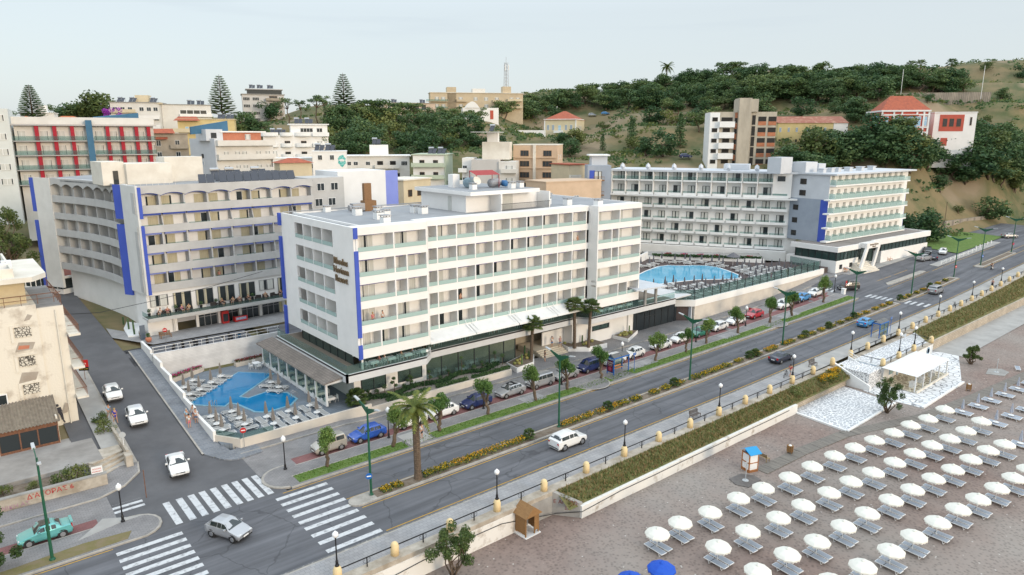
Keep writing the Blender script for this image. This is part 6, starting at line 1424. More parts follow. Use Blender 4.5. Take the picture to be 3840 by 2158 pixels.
 # star-shaped norfolk pines
def norfolk(x,y,z,h,label):
 r=random.Random(int(x));o=thing('norfolk_pine',label,'tree',(x,y,z),0,'norfolk pines on the skyline');tk=MB().tube([(0,0,-2),(0,0,h)],[.45,.06],7);cr=MB()
 n=17
 for i in range(n):
  t=i/n;zz=h*(.16+.82*t);L=h*.30*(1-t)**.75+.5
  for k in range(8):
   a=k*.785+i*.5+r.uniform(-.1,.1);e=Vector((math.cos(a),math.sin(a),0));up=.12
   tk.bar((0,0,zz),tuple(e*L+Vector((0,0,zz+L*up))),.06)
   for j in range(9):
    q=.3+.7*j/8;p=e*L*q+Vector((0,0,zz+L*up*q+.12));sd_=Vector((-e.y,e.x,0))*L*.2*(1.15-q*.5)
    cr.add([tuple(p-sd_),tuple(p-e*L*.07+Vector((0,0,.3))),tuple(p+sd_),tuple(p+e*L*.1+Vector((0,0,.35)))],[(0,1,2,3)])
 tk.build('trunk',BARK,o);cr.build('crown',LEAFD,o)
norfolk(28,272,36,12,'star-shaped norfolk pine above the small white house');norfolk(86,270,37,17,'tall star-shaped norfolk pine left of the office block');norfolk(131,262,39,17.5,'widest star-shaped norfolk pine, between office block and pink apartments')
# palms
def frond(b,p,a,L,lift,droop,w,n=9,leaf=.5):
 """arched rib with leaflets on both sides"""
 e=Vector((math.cos(a),math.sin(a),0));sd_=Vector((-e.y,e.x,0));pts=[]
 for i in range(n+1):
  t=i/n;pts.append(Vector(p)+e*L*t*(1-.25*t*droop)+Vector((0,0,L*(lift*t-droop*t*t))))
 for i in range(1,n):
  t=i/n;q=pts[i];d=(pts[i+1]-pts[i-1]).normalized();k=w*math.sin(math.pi*min(1,t*.9+.12))**.6
  for s in (-1,1):
   tip=q+sd_*s*k+d*k*.7-Vector((0,0,k*.35));c=d*L*.055
   b.add([tuple(q-c),tuple(q+c),tuple(tip)],[(0,1,2)])
 b.tube(pts[::3],[.03-.024*i/len(pts[::3]) for i in range(len(pts[::3]))],4,False)
def palm(name,label,x,y,z,h,L,nf,kind,group,r0=.28):
 r=random.Random(int(x*3+y));o=thing(name,label,'palm',(x,y,z),0,group)
 tk=MB();lean=(r.uniform(-.3,.3) if h>2 else 0,r.uniform(-.2,.2) if h>2 else 0)
 pts=[(lean[0]*i/8,lean[1]*i/8,h*i/8) for i in range(9)];tk.tube(pts,[r0*(1.25 if i==0 else 1.0 if i<6 else 1.15 if i==7 else .9) for i in range(9)],9)
 for i in range(int(h*5)):tk.lathe([(r0*.98,0),(r0*1.08,.07),(r0*.98,.14)],9,(lean[0]*i/(h*5),lean[1]*i/(h*5),i*.2))
 tk.build('trunk',BARK,o)
 cr=MB();top=(lean[0],lean[1],h)
 for i in range(nf):
  a=i*2.399+r.uniform(-.2,.2);t=i/nf
  if kind=='date':frond(cr,top,a,L*r.uniform(.85,1.1),1.15-1.25*t,.55+.35*t,L*.16,14)
  else:
   e=Vector((math.cos(a),math.sin(a),0));el=1.2-1.75*t;d=(e*math.cos(el)+Vector((0,0,math.sin(el))));st=Vector(top);ct=st+d*L*.5
   cr.bar(tuple(st),tuple(ct),.035);u=d.cross(Vector((0,0,1)));u=u.normalized() if u.length>.1 else Vector((1,0,0));v=u.cross(d)
   for j in range(11):
    q=(j-5)*.27;w_=d*math.cos(q)+u*math.sin(q);tip=ct+w_*L*.5-Vector((0,0,L*.10));s_=u*math.cos(q)*.06-d*math.sin(q)*.06
    cr.add([tuple(ct-s_),tuple(ct+s_),tuple(ct+w_*L*.3+s_*1.3),tuple(tip),tuple(ct+w_*L*.3-s_*1.3)],[(0,1,2,3,4)])
 cr.build('crown',leafmat('palm_leaf',(.04,.085,.03),(.12,.17,.05)) if kind!='date' else leafmat('date_palm_leaf',(.06,.10,.025),(.20,.22,.05)),o)
 return o
palm('date_palm','tall date palm with a windswept crown on the boulevard median',31.9,52.34,.15,7.2,2.8,24,'date',None,.33)
palm('fan_palm','fan palm in the cactus bed left of the entrance steps',62.6,71.0,.8,5.2,1.7,28,'fan','tall fan palms at the entrance',.22)
palm('fan_palm','taller fan palm of the pair beyond the entrance steps',71.3,71.0,.8,6.6,1.7,28,'fan','tall fan palms at the entrance',.23)
palm('fan_palm','second fan palm of the pair, farther along the front',73.2,69.95,.8,6.2,1.7,28,'fan','tall fan palms at the entrance',.22)
palm('bushy_palm','short bushy palm at the end of the dining veranda',35.4,71.4,.9,.8,1.5,26,'fan',None,.2)
for i,(x,y,h) in enumerate(((313,246,8.5),(330,188,6),(326,196,5),(352,182,5.5),(366,160,7),(375,147,9),(379,144,9),(386,133,9))):
 palm('hilltop_palm','%s fan palm along the hilltop skyline' % ORD[i] if i else 'lone date palm standing above the hilltop wood',x,y,terr(x,y),h,3.2 if i else 5,22,'fan' if i else 'date','palms on the hilltop',.3)

 # undergrowth over the slopes, and purple bougainvilleas
ub=MB();r=random.Random(9);n=0
while n<2600:
 d=r.uniform(185,420);s_=r.uniform(-.45,.78);x=.6395*d+.7688*d*s_;y=.7688*d-.6395*d*s_
 if s_<-.1 and r.random()<.7 or (x<216 and y<112) or y<66:continue
 if math.sin(x*.09+1)*math.sin(y*.11)+r.uniform(-.5,.5)<-.05:continue
 n+=1;z=terr(x,y);q=r.uniform(.5,1.5);ub.k=int(r.random()<.4)
 for _ in range(14):
  a=r.uniform(0,6.28);p_=Vector((x+r.gauss(0,.7)*q,y+r.gauss(0,.7)*q,z+r.uniform(.0,.9)*q));u=Vector((math.cos(a),math.sin(a),r.uniform(-.4,.4)))*.38*q;v=Vector((r.uniform(-.2,.2),r.uniform(-.2,.2),.34*q))
  ub.add([tuple(p_-u),tuple(p_-v*.6),tuple(p_+u),tuple(p_+v)],[(0,1,2,3)])
tag(ub.build('undergrowth',[LEAFD,LEAFY]),kind='stuff')
for lab,x,y,z,h in (('purple bougainvillea beside the pale green apartments',92.5,149,17,5),('dark tree overgrown with purple bougainvillea left of the cream block',46.5,250,34,7)):
 o=thing('bougainvillea',lab,'shrub',(x,y,z));r=random.Random(int(x));cl=[(r.uniform(-2.4,2.4),r.uniform(-1.5,1.5),r.uniform(.25,.9)*h,1.0,.9) for i in range(14)]
 clumps(MB(),cl,0,.2,r);b=clumps(MB(),cl,90,.2,r);b.build('blossoms',BOUG,o);MB().tube([(0,0,-2),(0,0,h*.5)],.15).build('trunk',BARK,o)

 # ------------------------------------------------------------------ street furniture
GLOBE=mat('white_globe',(.82,.82,.82),rough=.25,spec=.5)
LAMPH=mat('lamp_head_grey',(.45,.47,.48),rough=.4)
def green_lamp():
 t=thing('street_lamp','lamp','street lamp')
 MB().lathe([(.22,0),(.2,.12),(.1,.2)],10).build('base',POSTG,t)
 MB().tube([(0,0,.1),(0,0,8.5)],[.125,.075],10).build('pole',POSTG,t)
 for s in (-1,1):
  a=MB().add([(-.03,0,7.75),(-.03,0,8.35),(-.03,1.6*s,8.75),(-.03,1.6*s,8.6),(.03,0,7.75),(.03,0,8.35),(.03,1.6*s,8.75),(.03,1.6*s,8.6)],[(0,1,2,3),(7,6,5,4),(0,4,5,1),(1,5,6,2),(2,6,7,3),(3,7,4,0)]).build('arm',POSTG,t)
  MB().add([(-.14,1.5*s,8.62),(.14,1.5*s,8.62),(.12,2.3*s,8.8),(-.12,2.3*s,8.8),(-.12,1.5*s,8.74),(.12,1.5*s,8.74),(.1,2.3*s,8.88),(-.1,2.3*s,8.88)],[(0,3,2,1),(4,5,6,7),(0,1,5,4),(1,2,6,5),(2,3,7,6),(3,0,4,7)]).build('lamp_head',LAMPH,a)
 return t
GL=Placer(green_lamp())
for i,x in enumerate((27.0,50.5,74.6,98.2,121.6,146.7,169.3,185.9,208.1)):GL.place((x,52.5,zg(x,52.5)+.14),0,'green double-armed street lamp on the median, %s from the crossing' % ORD[i],'green lamps along the median')
o=GL.place((3.3,59.3,.15),0,'green street lamp on the dry verge left of the side street','green lamps along the median')
def globe_lamp():
 t=thing('globe_lamp','lamp','street lamp')
 MB().lathe([(.17,0),(.17,.1),(.11,.18),(.11,.5),(.07,.6),(.055,1.0),(.05,2.75),(.08,2.82),(.05,2.9)],10).build('post',BLACKP,t)
 MB().lathe([(.09,2.88),(.2,3.02),(.24,3.2),(.2,3.36),(.1,3.45),(.03,3.56)],12).build('globe',GLOBE,t,True)
 return t
BL=Placer(globe_lamp())
for i,(x,y) in enumerate(((8.65,61.9),(22.94,62.3),(34.4,62.2),(47.3,62.2),(60.2,62.2),(72.1,62.3),(89.6,62.3),(103.6,62.3),(118.9,62.6),(137.1,63.3))):BL.place((x,y,zg(x,y)+.14),0,'black globe lamp beside the service lane, %s from the corner' % ORD[i],'black globe lamps')
# promenade bollards with handrails
CRB=mat('cream_bollard_paint',(.72,.56,.31),(.66,.50,.27),sc=1.2,rough=.8)
def bollard():
 t=thing('bollard','bollard','bollard');MB().lathe([(.33,0),(.33,.78),(.3,.82),(.29,.9),(.22,1.04),(.1,1.12),(.02,1.14)],14).build('body',CRB,t,True);return t
BO=Placer(bollard())
def railing():
 t=thing('handrail','rail','railing');MB().bar((.32,0,.78),(5.2,0,.78),.07).build('rail',BLACKP,t);MB().box(2.72,2.8,-.04,.04,0,.76).build('post',BLACKP,t)
 q=MB()
 for s in (-1,1):q.tube([(2.76+s*.05,0,.3),(2.76+s*.3,0,.4),(2.76+s*.38,0,.6),(2.76+s*.26,0,.68),(2.76+s*.2,0,.56)],.018,4)
 q.build('scroll',BLACKP,t);return t
RA=Placer(railing());bx_=[19.1,23.9,29.1]+[34.07+5.52*k for k in range(34)]
for i,x in enumerate(bx_):
 if 95.4<x<100:continue
 z=zg(x,43)+.16;BO.place((x,43,z),0,'cream domed bollard on the promenade edge, %s from the near end' % ORD[i],'cream bollards along the promenade')
 nx=bx_[i+1] if i+1<len(bx_) else x+5.52
 if not 89<x<100:RA.place((x,43,z),0,'black handrail beyond the %s promenade bollard' % ORD[i],'black handrails along the promenade',(((nx-x)/5.52),1,1))
for i,k in enumerate((0,3,6,9,12,15,18,21,24,27)):
 x=bx_[k];BL.place((x,43,zg(x,43)+1.26),0,'black globe lamp on a promenade bollard, %s from the near end' % ORD[i],'globe lamps on the promenade bollards',(1,1,.8))
 # sea wall and planted bank
sw_=Bld('sea_wall','stained concrete sea wall with a white painted base under the promenade','sea wall',(30,42.6,-2.2))
WORN=mat('worn_white_wash',(.72,.70,.66),(.42,.37,.31),sc=.8,rough=.95,detail=10,lo=.55,hi=.7)
sw_.part('coping',MB().box(-60,95.2,42.35,43.34,-.25,.17),STAIN);sw_.part('painted_face',MB().box(-60,37.5,42.3,42.6,-2.6,-.25),WORN);sw_.part('bare_face',MB().box(37.5,40,42.32,42.6,-2.6,-.25),CONC)
sw_.part('far_coping',MB().add([p for x in steps(118.5,300,10) for p in ((x,42.35,zg(x,43)+.17),(x,43.34,zg(x,43)+.17),(x,42.35,zg(x,43)-.3))],[f for i in range(len(steps(118.5,300,10))-1) for f in ((3*i,3*i+3,3*i+4,3*i+1),(3*i+2,3*i+5,3*i+3,3*i))]),STAIN)
ww=Bld('wing_wall','sloping concrete wing wall with dark red graffiti at the end of the planted bank','wall',(40.2,41.6,-2.2))
ww.part('wall',MB().add([(40,42.4,-2.5),(40.4,42.4,-2.5),(40.4,42.4,.14),(40,42.4,.14),(41.6,40.4,-2.5),(42.0,40.4,-2.5),(42.0,40.4,-.75),(41.6,40.4,-.75)],[(0,3,7,4),(1,5,6,2),(3,2,6,7),(4,7,6,5)]),CONC)
text_on(ww,'\u0395 \u0391\u0393\u0391\u03a0\u03a9',.52,(40.78,41.38,-.95),-51.3,mat('dark_red_spray',(.22,.05,.04),rough=.9),.005,name='graffiti')
text_on(ww,'\u03a3\u0395',.4,(40.9,41.22,-1.5),-51.3,MATS['dark_red_spray'],.005,name='graffiti')
BANK=mat('dry_bank_grass',(.17,.145,.065),(.10,.115,.04),sc=.9,rough=1,bump=.8,bsc=6)
def bank(x0,x1,y1,z1):
 grid('bank',steps(x0,x1,3),[42.36,41.6,y1],lambda x,y:zg(x,43)+.1+(y-42.36)/(y1-42.36)*(z1-.1-zg(x,43))+(.05*math.sin(x*2.1+y*3) if y1<y<42.3 else 0),BANK)
bank(40.4,96.3,40.45,-1.05);bank(121,300,39.9,-.7)
for lab,x0,x1,y,zt,m in (('low worn white wall along the foot of the grassy bank',41.7,80.2,40.15,-1.0,WORN),('low stone wall along the bank behind the near white paving',80.2,96.3,40.95,-.9,paver('cream_stone_wall',(.50,.43,.34),(.42,.36,.28),(.30,.25,.2),.7,.3,.04,plane='xz')),('long stone wall at the foot of the far grassy bank',121.2,300,39.5,-.65,MATS.get('cream_stone_wall'))):
 o=thing('bank_wall',lab,'wall',(x0,y,-2.2));MB().box(0,x1-x0,0,.35,-.4,zt+2.2).build('wall',m or MATS['cream_stone_wall'],o)
def blades(name,x0,x1,y0,y1,zf,n,h,mats,r=random.Random(3)):
 b=MB()
 for _ in range(n):
  x=r.uniform(x0,x1);y=r.uniform(y0,y1);z=zf(x,y);b.k=int(r.random()<.45) if len(mats)>1 else 0
  for j in range(3):
   a=r.uniform(0,6.28);L=h*r.uniform(.5,1.3);e=Vector((math.cos(a),math.sin(a),0));s_=Vector((-e.y,e.x,0))*.05
   p=Vector((x,y,z));b.add([tuple(p-s_),tuple(p+s_),tuple(p+e*L*.5+Vector((0,0,L)))],[(0,1,2)])
 return tag(b.build(name,mats),kind='stuff')
AGV=leafmat('bank_agave',(.09,.13,.045),(.20,.22,.08));DRYB=leafmat('dry_blade',(.22,.17,.07),(.33,.26,.12))
blades('bank_grass',40.6,96,40.6,42.3,lambda x,y:.1+(y-42.36)/-1.9*-1.12,5200,.32,[AGV,DRYB])
blades('bank_grass',121.5,230,40.1,42.3,lambda x,y:zg(x,43)+.1-(42.36-y)/2.46*(.8+zg(x,43)),6000,.38,[AGV,DRYB])
blades('lawn_grass',22.95,137,58.9,60.4,lambda x,y:zg(x,y)+.16,5000,.09,[leafmat('lawn_blade',(.09,.19,.03),(.15,.25,.05))])
cb=tag(MB().tube([(20,42.25,-1.3),(28,42.25,-.7),(34,42.27,-.75),(38,42.2,-1.6),(40.2,41.9,-1.9),(41.7,40.12,-1.5)]+[(41.7+k*5.2,40.1,-1.25+.03*(k % 2)) for k in range(1,8)],.035,5).build('cable',BLACKP),'black cable strung along the sea wall and low white wall','cable')
# benches
def bench(label,x,y,z,a,m,name='bench',grp='seafront benches'):
 t=thing(name,label,'bench',(x,y,z),a,grp);q=MB()
 for i in range(4):q.box(-.8,.8,-.25+i*.13,-.15+i*.13,.42,.45)
 q.build('seat',m,t);q=MB()
 for i in range(4):q.add([(-.8,.24+i*.03,.5+i*.11),(.8,.24+i*.03,.5+i*.11),(.8,.26+i*.03,.59+i*.11),(-.8,.26+i*.03,.59+i*.11)],[(0,1,2,3),(3,2,1,0)])
 q.build('backrest',m,t)
 for s in (-.7,.7):MB().box(s-.04,s+.04,-.25,-.2,0,.44).box(s-.04,s+.04,.2,.25,0,.9).box(s-.04,s+.04,-.2,.2,.38,.42).build('leg',m,t)
IRON=mat('brown_iron',(.12,.10,.09),rough=.7)
bench('dark slatted bench on the promenade near the near end',64.4,44.3,.15,0,IRON);bench('dark slatted bench on the promenade beside the cafe stairs',92.2,44.5,.32,0,IRON)
bench('pale wooden bench beside the blue-roofed cabin on the beach',65.2,36.0,-2.2,80,mat('weathered_wood',(.38,.28,.16),(.30,.22,.12),sc=4,rough=.85))
for i,x in enumerate((153.2,157.2,173,185.2)):bench('bench with orange slats against the hotel podium wall, %s from the corner' % ORD[i],x,68.6-(x-150)*.05,zg(x,69)+.14,-3,mat('orange_wood',(.45,.17,.07),(.55,.4,.3),sc=5,rough=.8),grp='benches at the podium')
bench('brown plank bench on the pavement before the grey hotel',23.0,105.4,3.75,10,BROWNW,grp='benches at the grey hotel');bench('brown plank bench round the corner of the grey hotel by the info board',20.4,107.6,3.75,75,BROWNW,grp='benches at the grey hotel')
# bus shelters and stop signs
BLUEM=mat('blue_enamel',(.015,.12,.42),rough=.35)
def shelter(label,x,y,z,a,poster):
 t=thing('bus_shelter',label,'bus shelter',(x,y,z),a)
 for px,py in ((-1.5,-.6),(1.5,-.6),(-1.5,.6),(1.5,.6)):MB().box(px-.05,px+.05,py-.05,py+.05,0,2.3).build('post',BLUEM,t)
 q=MB();MB().box(-1.6,1.6,-.7,-.6,2.25,2.4).box(-1.6,1.6,.6,.7,2.25,2.4).box(-1.6,-1.5,-.6,.6,2.25,2.4).box(1.5,1.6,-.6,.6,2.25,2.4).build('roof_frame',BLUEM,t)
 for k in (-.8,.8):
  n=6;q=MB();q.v=[(k+(u-.5)*1.5,-.65+1.3*i/n,2.4+.35*math.sin(math.pi*i/n)) for i in range(n+1) for u in (0,1)];q.f=[(2*i,2*i+2,2*i+3,2*i+1) for i in range(n)];q.m=[0]*n
  q.build('curved_roof',mat('smoked_roof_sheet',(.10,.10,.10),rough=.3),t)
 MB().box(-1.45,1.45,.59,.61,.3,2.2).build('back_glass',GFENCE,t)
 for yy in (.62,):MB().box(-1.5,1.5,yy,yy+.04,1.1,1.16).box(-.03,.03,yy,yy+.04,.2,2.25).build('cross_bar',BLUEM,t)
 MB().box(-1.1,1.2,.2,.55,.44,.48).box(-1.1,1.2,.54,.57,.65,.8).build('bench_seat',mat('orange_slat',(.55,.22,.08),rough=.6),t)
 if poster:
  p=MB().box(-1.58,-1.5,-.55,.6,.3,2.1).build('poster_case',BLUEM,t)
  c=MB().box(-1.6,-1.585,-.48,.53,.4,2.02).build('poster',mat('dark_red_poster',(.16,.015,.035),(.10,.01,.02),sc=2,rough=.3),p)
  for s,z,wd in (('CASINO',1.62,.3),('RODOS',1.36,.22),('DINE & GAMES',1.2,.09)):
   o=bpy.data.objects.new('lettering',text(s,wd,.004,WHITE2));col.objects.link(o);o.parent=p;o.location=(-1.605,.025,z);o.rotation_euler=(R(90),0,R(-90))
  MB(Matrix.Translation((-1.6,.05,.8)) @ Matrix.Rotation(R(-90),4,'Y')).lathe([(.3,0),(.28,.012),(.2,.016),(.12,.022),(.02,.024)],14).build('rose',mat('rose_pink',(.55,.10,.16),(.35,.03,.07),sc=9,rough=.5),p)
 return t
shelter('blue bus shelter with twin curved roofs and a red casino poster on the verge',69.6,60.8,.15,0,True)
shelter('blue bus shelter on the promenade beside a passing blue car',114,44.75,.62,180,False)
def stop_sign(label,x,y,z):
 t=thing('bus_stop_sign',label,'sign',(x,y,z));MB().tube([(0,0,0),(0,0,2.7)],.035).build('pole',BLUEM,t);p=MB().box(-.3,.3,-.02,.02,2.35,2.7).build('plate',BLUEM,t)
 for s,zz in (('\u03a3\u03a4\u0391\u03a3\u0397',2.54),('STOP',2.41)):
  o=bpy.data.objects.new('lettering',text(s,.13,.003,WHITE2));col.objects.link(o);o.parent=p;o.location=(0,-.024,zz);o.rotation_euler=(R(90),0,0)
stop_sign('blue bus stop sign on a pole beside the casino poster shelter',71.5,59.5,.15);stop_sign('blue bus stop sign at the promenade shelter',117.2,44.4,.6)
def disc_sign(label,x,y,z,h,m,bar=None,pm=GREYM,a=-20):
 t=thing('road_sign',label,'sign',(x,y,z),a);MB().tube([(0,0,0),(0,0,h+.3)],.03).build('pole',pm,t)
 p=MB(Matrix.Translation((0,-.04,h)) @ Matrix.Rotation(R(90),4,'X')).lathe([(.3,0),(.3,.02)],16).build('disc',m,t)
 if bar:MB().box(-.2,.2,-.075,-.062,h-.05,h+.05).build('bar',bar,p)
RSG=mat('sign_red',(.50,.02,.02),rough=.5)
disc_sign('red no-entry sign before the pool front wall at the corner',21.3,68.9,.15,2.3,RSG,WHITE2);disc_sign('grey back of a round sign on the pavement by the plaza stairs',11.3,74.2,.9,2.1,LAMPH,None,WMETAL)
disc_sign('blue arrow disc on the first median lamp',26.75,52.3,.15,2.0,BLUEM,WHITE2);disc_sign('round white-rimmed sign on the lamp past the junction',169.1,52.3,1.9,2.4,RSG,WHITE2);disc_sign('blue arrow disc at the start of the far median',185.7,52.3,2.6,2.2,BLUEM,WHITE2);disc_sign('no parking disc on the last lamp of the far median',207.9,52.3,3.3,2.2,RSG,BLUEM);disc_sign('small no-entry sign on the pavement beside the parked scooters',22.3,102.3,3.8,1.9,RSG,WHITE2)
t=thing('rental_sign','small red and yellow car rental board on the derelict block railing','sign',(11.3,95,2.4),-30)
MB().tube([(0,0,0),(0,0,3)],.03).build('pole',RUST,t);p=MB().box(-.55,.55,-.03,.03,2.2,3.1).build('board',RSG,t);q=MB().box(-.55,.55,-.035,.03,1.75,2.2).build('board',BLACKP,t)
for s,z,pp,m,w_ in (('Cars',2.55,p,WHITE2,.36),('RENT A CAR',1.92,q,mat('sign_yellow',(.75,.5,.03),rough=.6),.17)):
 o=bpy.data.objects.new('lettering',text(s,w_,.004,m));col.objects.link(o);o.parent=pp;o.location=(0,-.04,z);o.rotation_euler=(R(90),0,0)
t=thing('notice_board','small white board with red writing on the plaza wall by the stairs','sign',(8.2,69.6,1.6),-8);p=MB().box(-.45,.45,-.03,.03,.1,.75).build('board',WHITE2,t)
for s,z in (('ROOMS',.45),('MARKET',.2)):o=bpy.data.objects.new('lettering',text(s,.2,.004,RSG));col.objects.link(o);o.parent=p;o.location=(0,-.04,z);o.rotation_euler=(R(90),0,0)
t=thing('advert_board','pair of advert boards on the pavement beside the last parked white car','sign',(140.4,62.4,1.4),10)
for i,m in ((-.5,RSG),(.6,POSTG)):b_=MB().box(i-.35,i+.35,-.05,.05,.2,2).build('board',m,t);MB().box(i-.3,i+.3,-.06,-.051,.5,1.5).build('panel',WHITE2,b_)
t=thing('utility_box','white utility box at the end of the lawn strip','box',(137.4,61.6,1.1));MB().box(-.4,.4,-.3,.3,0,1.1).box(-.45,.45,-.35,.35,1.1,1.2).build('cabinet',WHITE2,t)
for i in range(14):
 x=180.5+i*2.9;y=59.0+(.9 if i>8 else .0);t=thing('parking_post','short white post along the hotel car park kerb, %s from the junction' % ORD[i],'post',(x,y,zg(x,y)+.14),0,'white posts along the car park');MB().lathe([(.12,0),(.12,.75),(.08,.85),(.02,.88)],8).build('post',WHITE2,t)
rl=thing('car_park_rail','white rail linking the posts of the hotel car park','railing',(180,59.1,2.6));q=MB()
for i in range(13):
 x=180.5+i*2.9;q.bar((x-180,(-.1 if i<9 else .8),zg(x,59)-2.6+.7),(x+2.9-180,(-.1 if i<8 else .8),zg(x+2.9,59)-2.6+.7),.06)
q.build('rail',WHITE2,rl)
# utility poles
for lab,x,y,z,h,m in (('leaning wooden utility pole before the hillside right of the podium',231,76,4,9,BARK),('white lamp post on the hill road above the mansion',292,117,48,9,WMETAL),('white lamp post at the far end of the hill road',312,96,49,9,WMETAL),('thin white lamp post on the road behind the red-roofed villa',236,250,38,8,WMETAL),('rusty road post at the island tip by the side street',11.2,65.3,.1,2.6,RUST)):
 t=thing('pole',lab,'pole',(x,y,z),20);MB().tube([(0,0,-3),(0,0,h)],.09 if h>5 else .04).build('post',m,t)
 if h>5:MB().box(-.5,.5,-.1,.1,h-.3,h-.1).build('head',m,t)
 # roadside tamarisks
for i,(x,y,h) in enumerate(((26.4,60.2,4.1),(33.6,59.95,4.3),(39.6,60.2,4.4),(46.65,60.45,4.3),(53.8,60.1,4.3),(59.55,60.4,4.4),(65.95,60.5,4.3),(77.4,60.5,4.0),(84,60.1,3.5),(90.2,60.8,3.9),(98.9,60.7,4.3),(108.4,60.6,4.2),(115.4,60.4,4.4),(128.6,61.2,5.0))):
 tree('t',x,y,zg(x,y)+.14,h,'brushy tamarisk on the lawn strip, %s from the corner' % ORD[i],'tamarisks on the lawn strip',.82,i*17+3)
for lab,x,y,z,h,wd in (('big bushy green tree on the beach against the sea wall',27.6,40.6,-2.3,4.7,1.05),('green tree standing by the corner of the crazy paving',89.1,33.0,-2.2,4.6,1.1),('small round bush beside the far shower',119.2,33.0,-2.2,3.2,.9)):
 r=random.Random(len(lab));o=thing('beach_tree',lab,'tree',(x,y,z));tk=MB();cr=MB();cl=[]
 for i in range(30):a=r.uniform(0,6.28);d=r.uniform(.1,.48)*h*wd;zz=h*r.uniform(.32,.92);d*=1.15-.6*zz/h;cl.append((d*math.cos(a),d*math.sin(a),zz,h*.085,h*.10))
 clumps(cr,cl,170,.085,r,1.1)
 for c in cl[::3]:limb(tk,(0,0,-.2),c[:3],.09,.02,r,.2)
 tk.build('trunk',BARK,o,True);cr.build('crown',leafmat('beach_tree_leaf',(.035,.075,.025),(.10,.15,.045)),o)
r=random.Random(77);o=thing('corner_tree','dense dark conifer at the verge in the near corner','tree',(-.3,60.4,.1));tk=MB();cr=MB();cl=[]
for i in range(34):a=r.uniform(0,6.28);zz=r.uniform(.6,5.2);d=r.uniform(.2,1.5)*(1.2-zz/7);cl.append((d*math.cos(a),d*math.sin(a),zz,.45,.5))
clumps(cr,cl,170,.09,r,1.1);limb(tk,(0,0,0),(0,0,4),.16,.05,r);tk.build('trunk',BARK,o);cr.build('crown',leafmat('beach_tree_leaf',(.035,.075,.025),(.10,.15,.045)),o)
r=random.Random(78);o=thing('plane_tree','thin-leaved plane tree beside the far left blue corner of the grey hotel','tree',(8.2,137,6));tk=MB();cr=MB();cl=[]
for i in range(26):a=r.uniform(0,6.28);d=r.uniform(.5,4.2);zz=r.uniform(4,15);cl.append((d*math.cos(a),d*math.sin(a),zz,1.1,1.0));limb(tk,(0,0,1+zz*.3),cl[-1][:3],.14,.03,r,.2)
clumps(cr,cl,190,.2,r,1.1);tk.tube([(0,0,-1),(.2,0,4),(.1,.2,9)],[.4,.3,.15]);tk.build('trunk',BARK,o);cr.build('crown',LEAFY,o)
r=random.Random(79);o=thing('plane_tree','second plane tree, behind the derelict block roof','tree',(2.0,133,6));c1=[bpy.data.objects.new(k.name.split('.')[0],k.data) for k in col.objects['plane_tree'].children]
for k in c1:col.objects.link(k);k.parent=o
o.rotation_euler.z=2
for i,(x,y,z,h) in enumerate(((5.6,71.3,.95,1.5),(6.8,71.0,.95,1.7),(3.4,71.5,.95,1.0),(1.2,71.8,.95,1.3),(10.6,80,1.4,1.8),(10.7,82.5,1.6,1.6))):tree('s',x,y,z,h,'scraggy shrub in the dry bed by the plaza, %s of six from the stairs' % ORD[i],'shrubs round the plaza',.9)
tree('b',205,71.5,3.6,9.5,'dense rounded tree on the lawn at the end of the podium',None,1.25,5);tree('b',208.5,74,3.6,8.0,'second rounded tree behind the lawn tree',None,1.3,9)
for i in range(9):tree('b',196+i*4.2,78+(i % 3)*1.6,4,5+(i % 4),'dark tree in the hedge line behind the lawn, %s from the podium' % ORD[i],'trees behind the lawn',1.3)
# median planting
def clump(label,x,y,z,L,m2,grp,h=.45,n=150):
 t=thing('flower_clump',label,'flower clump',(x,y,z),rnd.uniform(-8,8),grp)
 leafpile(leafpile(MB(),-L/2,L/2,-.48,.48,0,h,n,.12,0),-L/2,L/2,-.46,.46,h*.5,h*1.15,int(n*.75),.075,1).build('foliage',[LEAFY,m2],t)
mx=[28.4,29.6,33.2,34.8,36.6,38.1,39.5,41.2,43.0,44.6,51.5,53.2,55.0,57.2,59.7,61.1,63.4,66.9,69.3,72.2,75.6,77.6,79.6,81.2,83.0,85.9,90.8,94.0,95.4,98.8,100.4,103.8,106.9,110.2,113.4,116.6,119.7,123.6,126.4,130.4,133.4,136.2,142.6,145.2,149,152.5,156,160,164]
for i,x in enumerate(mx):clump('clump of yellow flowers on the median, %s from the crossing' % ORD[i],x,52.35,zg(x,52.3)+.17,(1.0 if i<2 else 1.7),FLOWY,'yellow flowers on the median',.42 if i>1 else .3)
for i,x in enumerate((45.9,58.3,71.0,88.6,90.2,104.8,112.5,121.6,140.9,155.5)):palm('dwarf_palm','young dwarf palm among the median flowers, %s from the crossing' % ORD[i],x,52.3,zg(x,52.3)+.17,.5,.8,18,'fan','dwarf palms on the median',.1)
for i,(x,y) in enumerate(((89.5,41.5),(93.0,41.9),(91.2,41.2))):clump('yellow flowering bush on the bank by the cafe stairs, %s of three' % ORD[i],x,y,-.75+.25*(y-41),2.4,FLOWY,'yellow bushes by the cafe stairs',.9,420)
tree('s',82,41.5,-.4,1.1,'low green bush alone on the near bank',None,1.3)
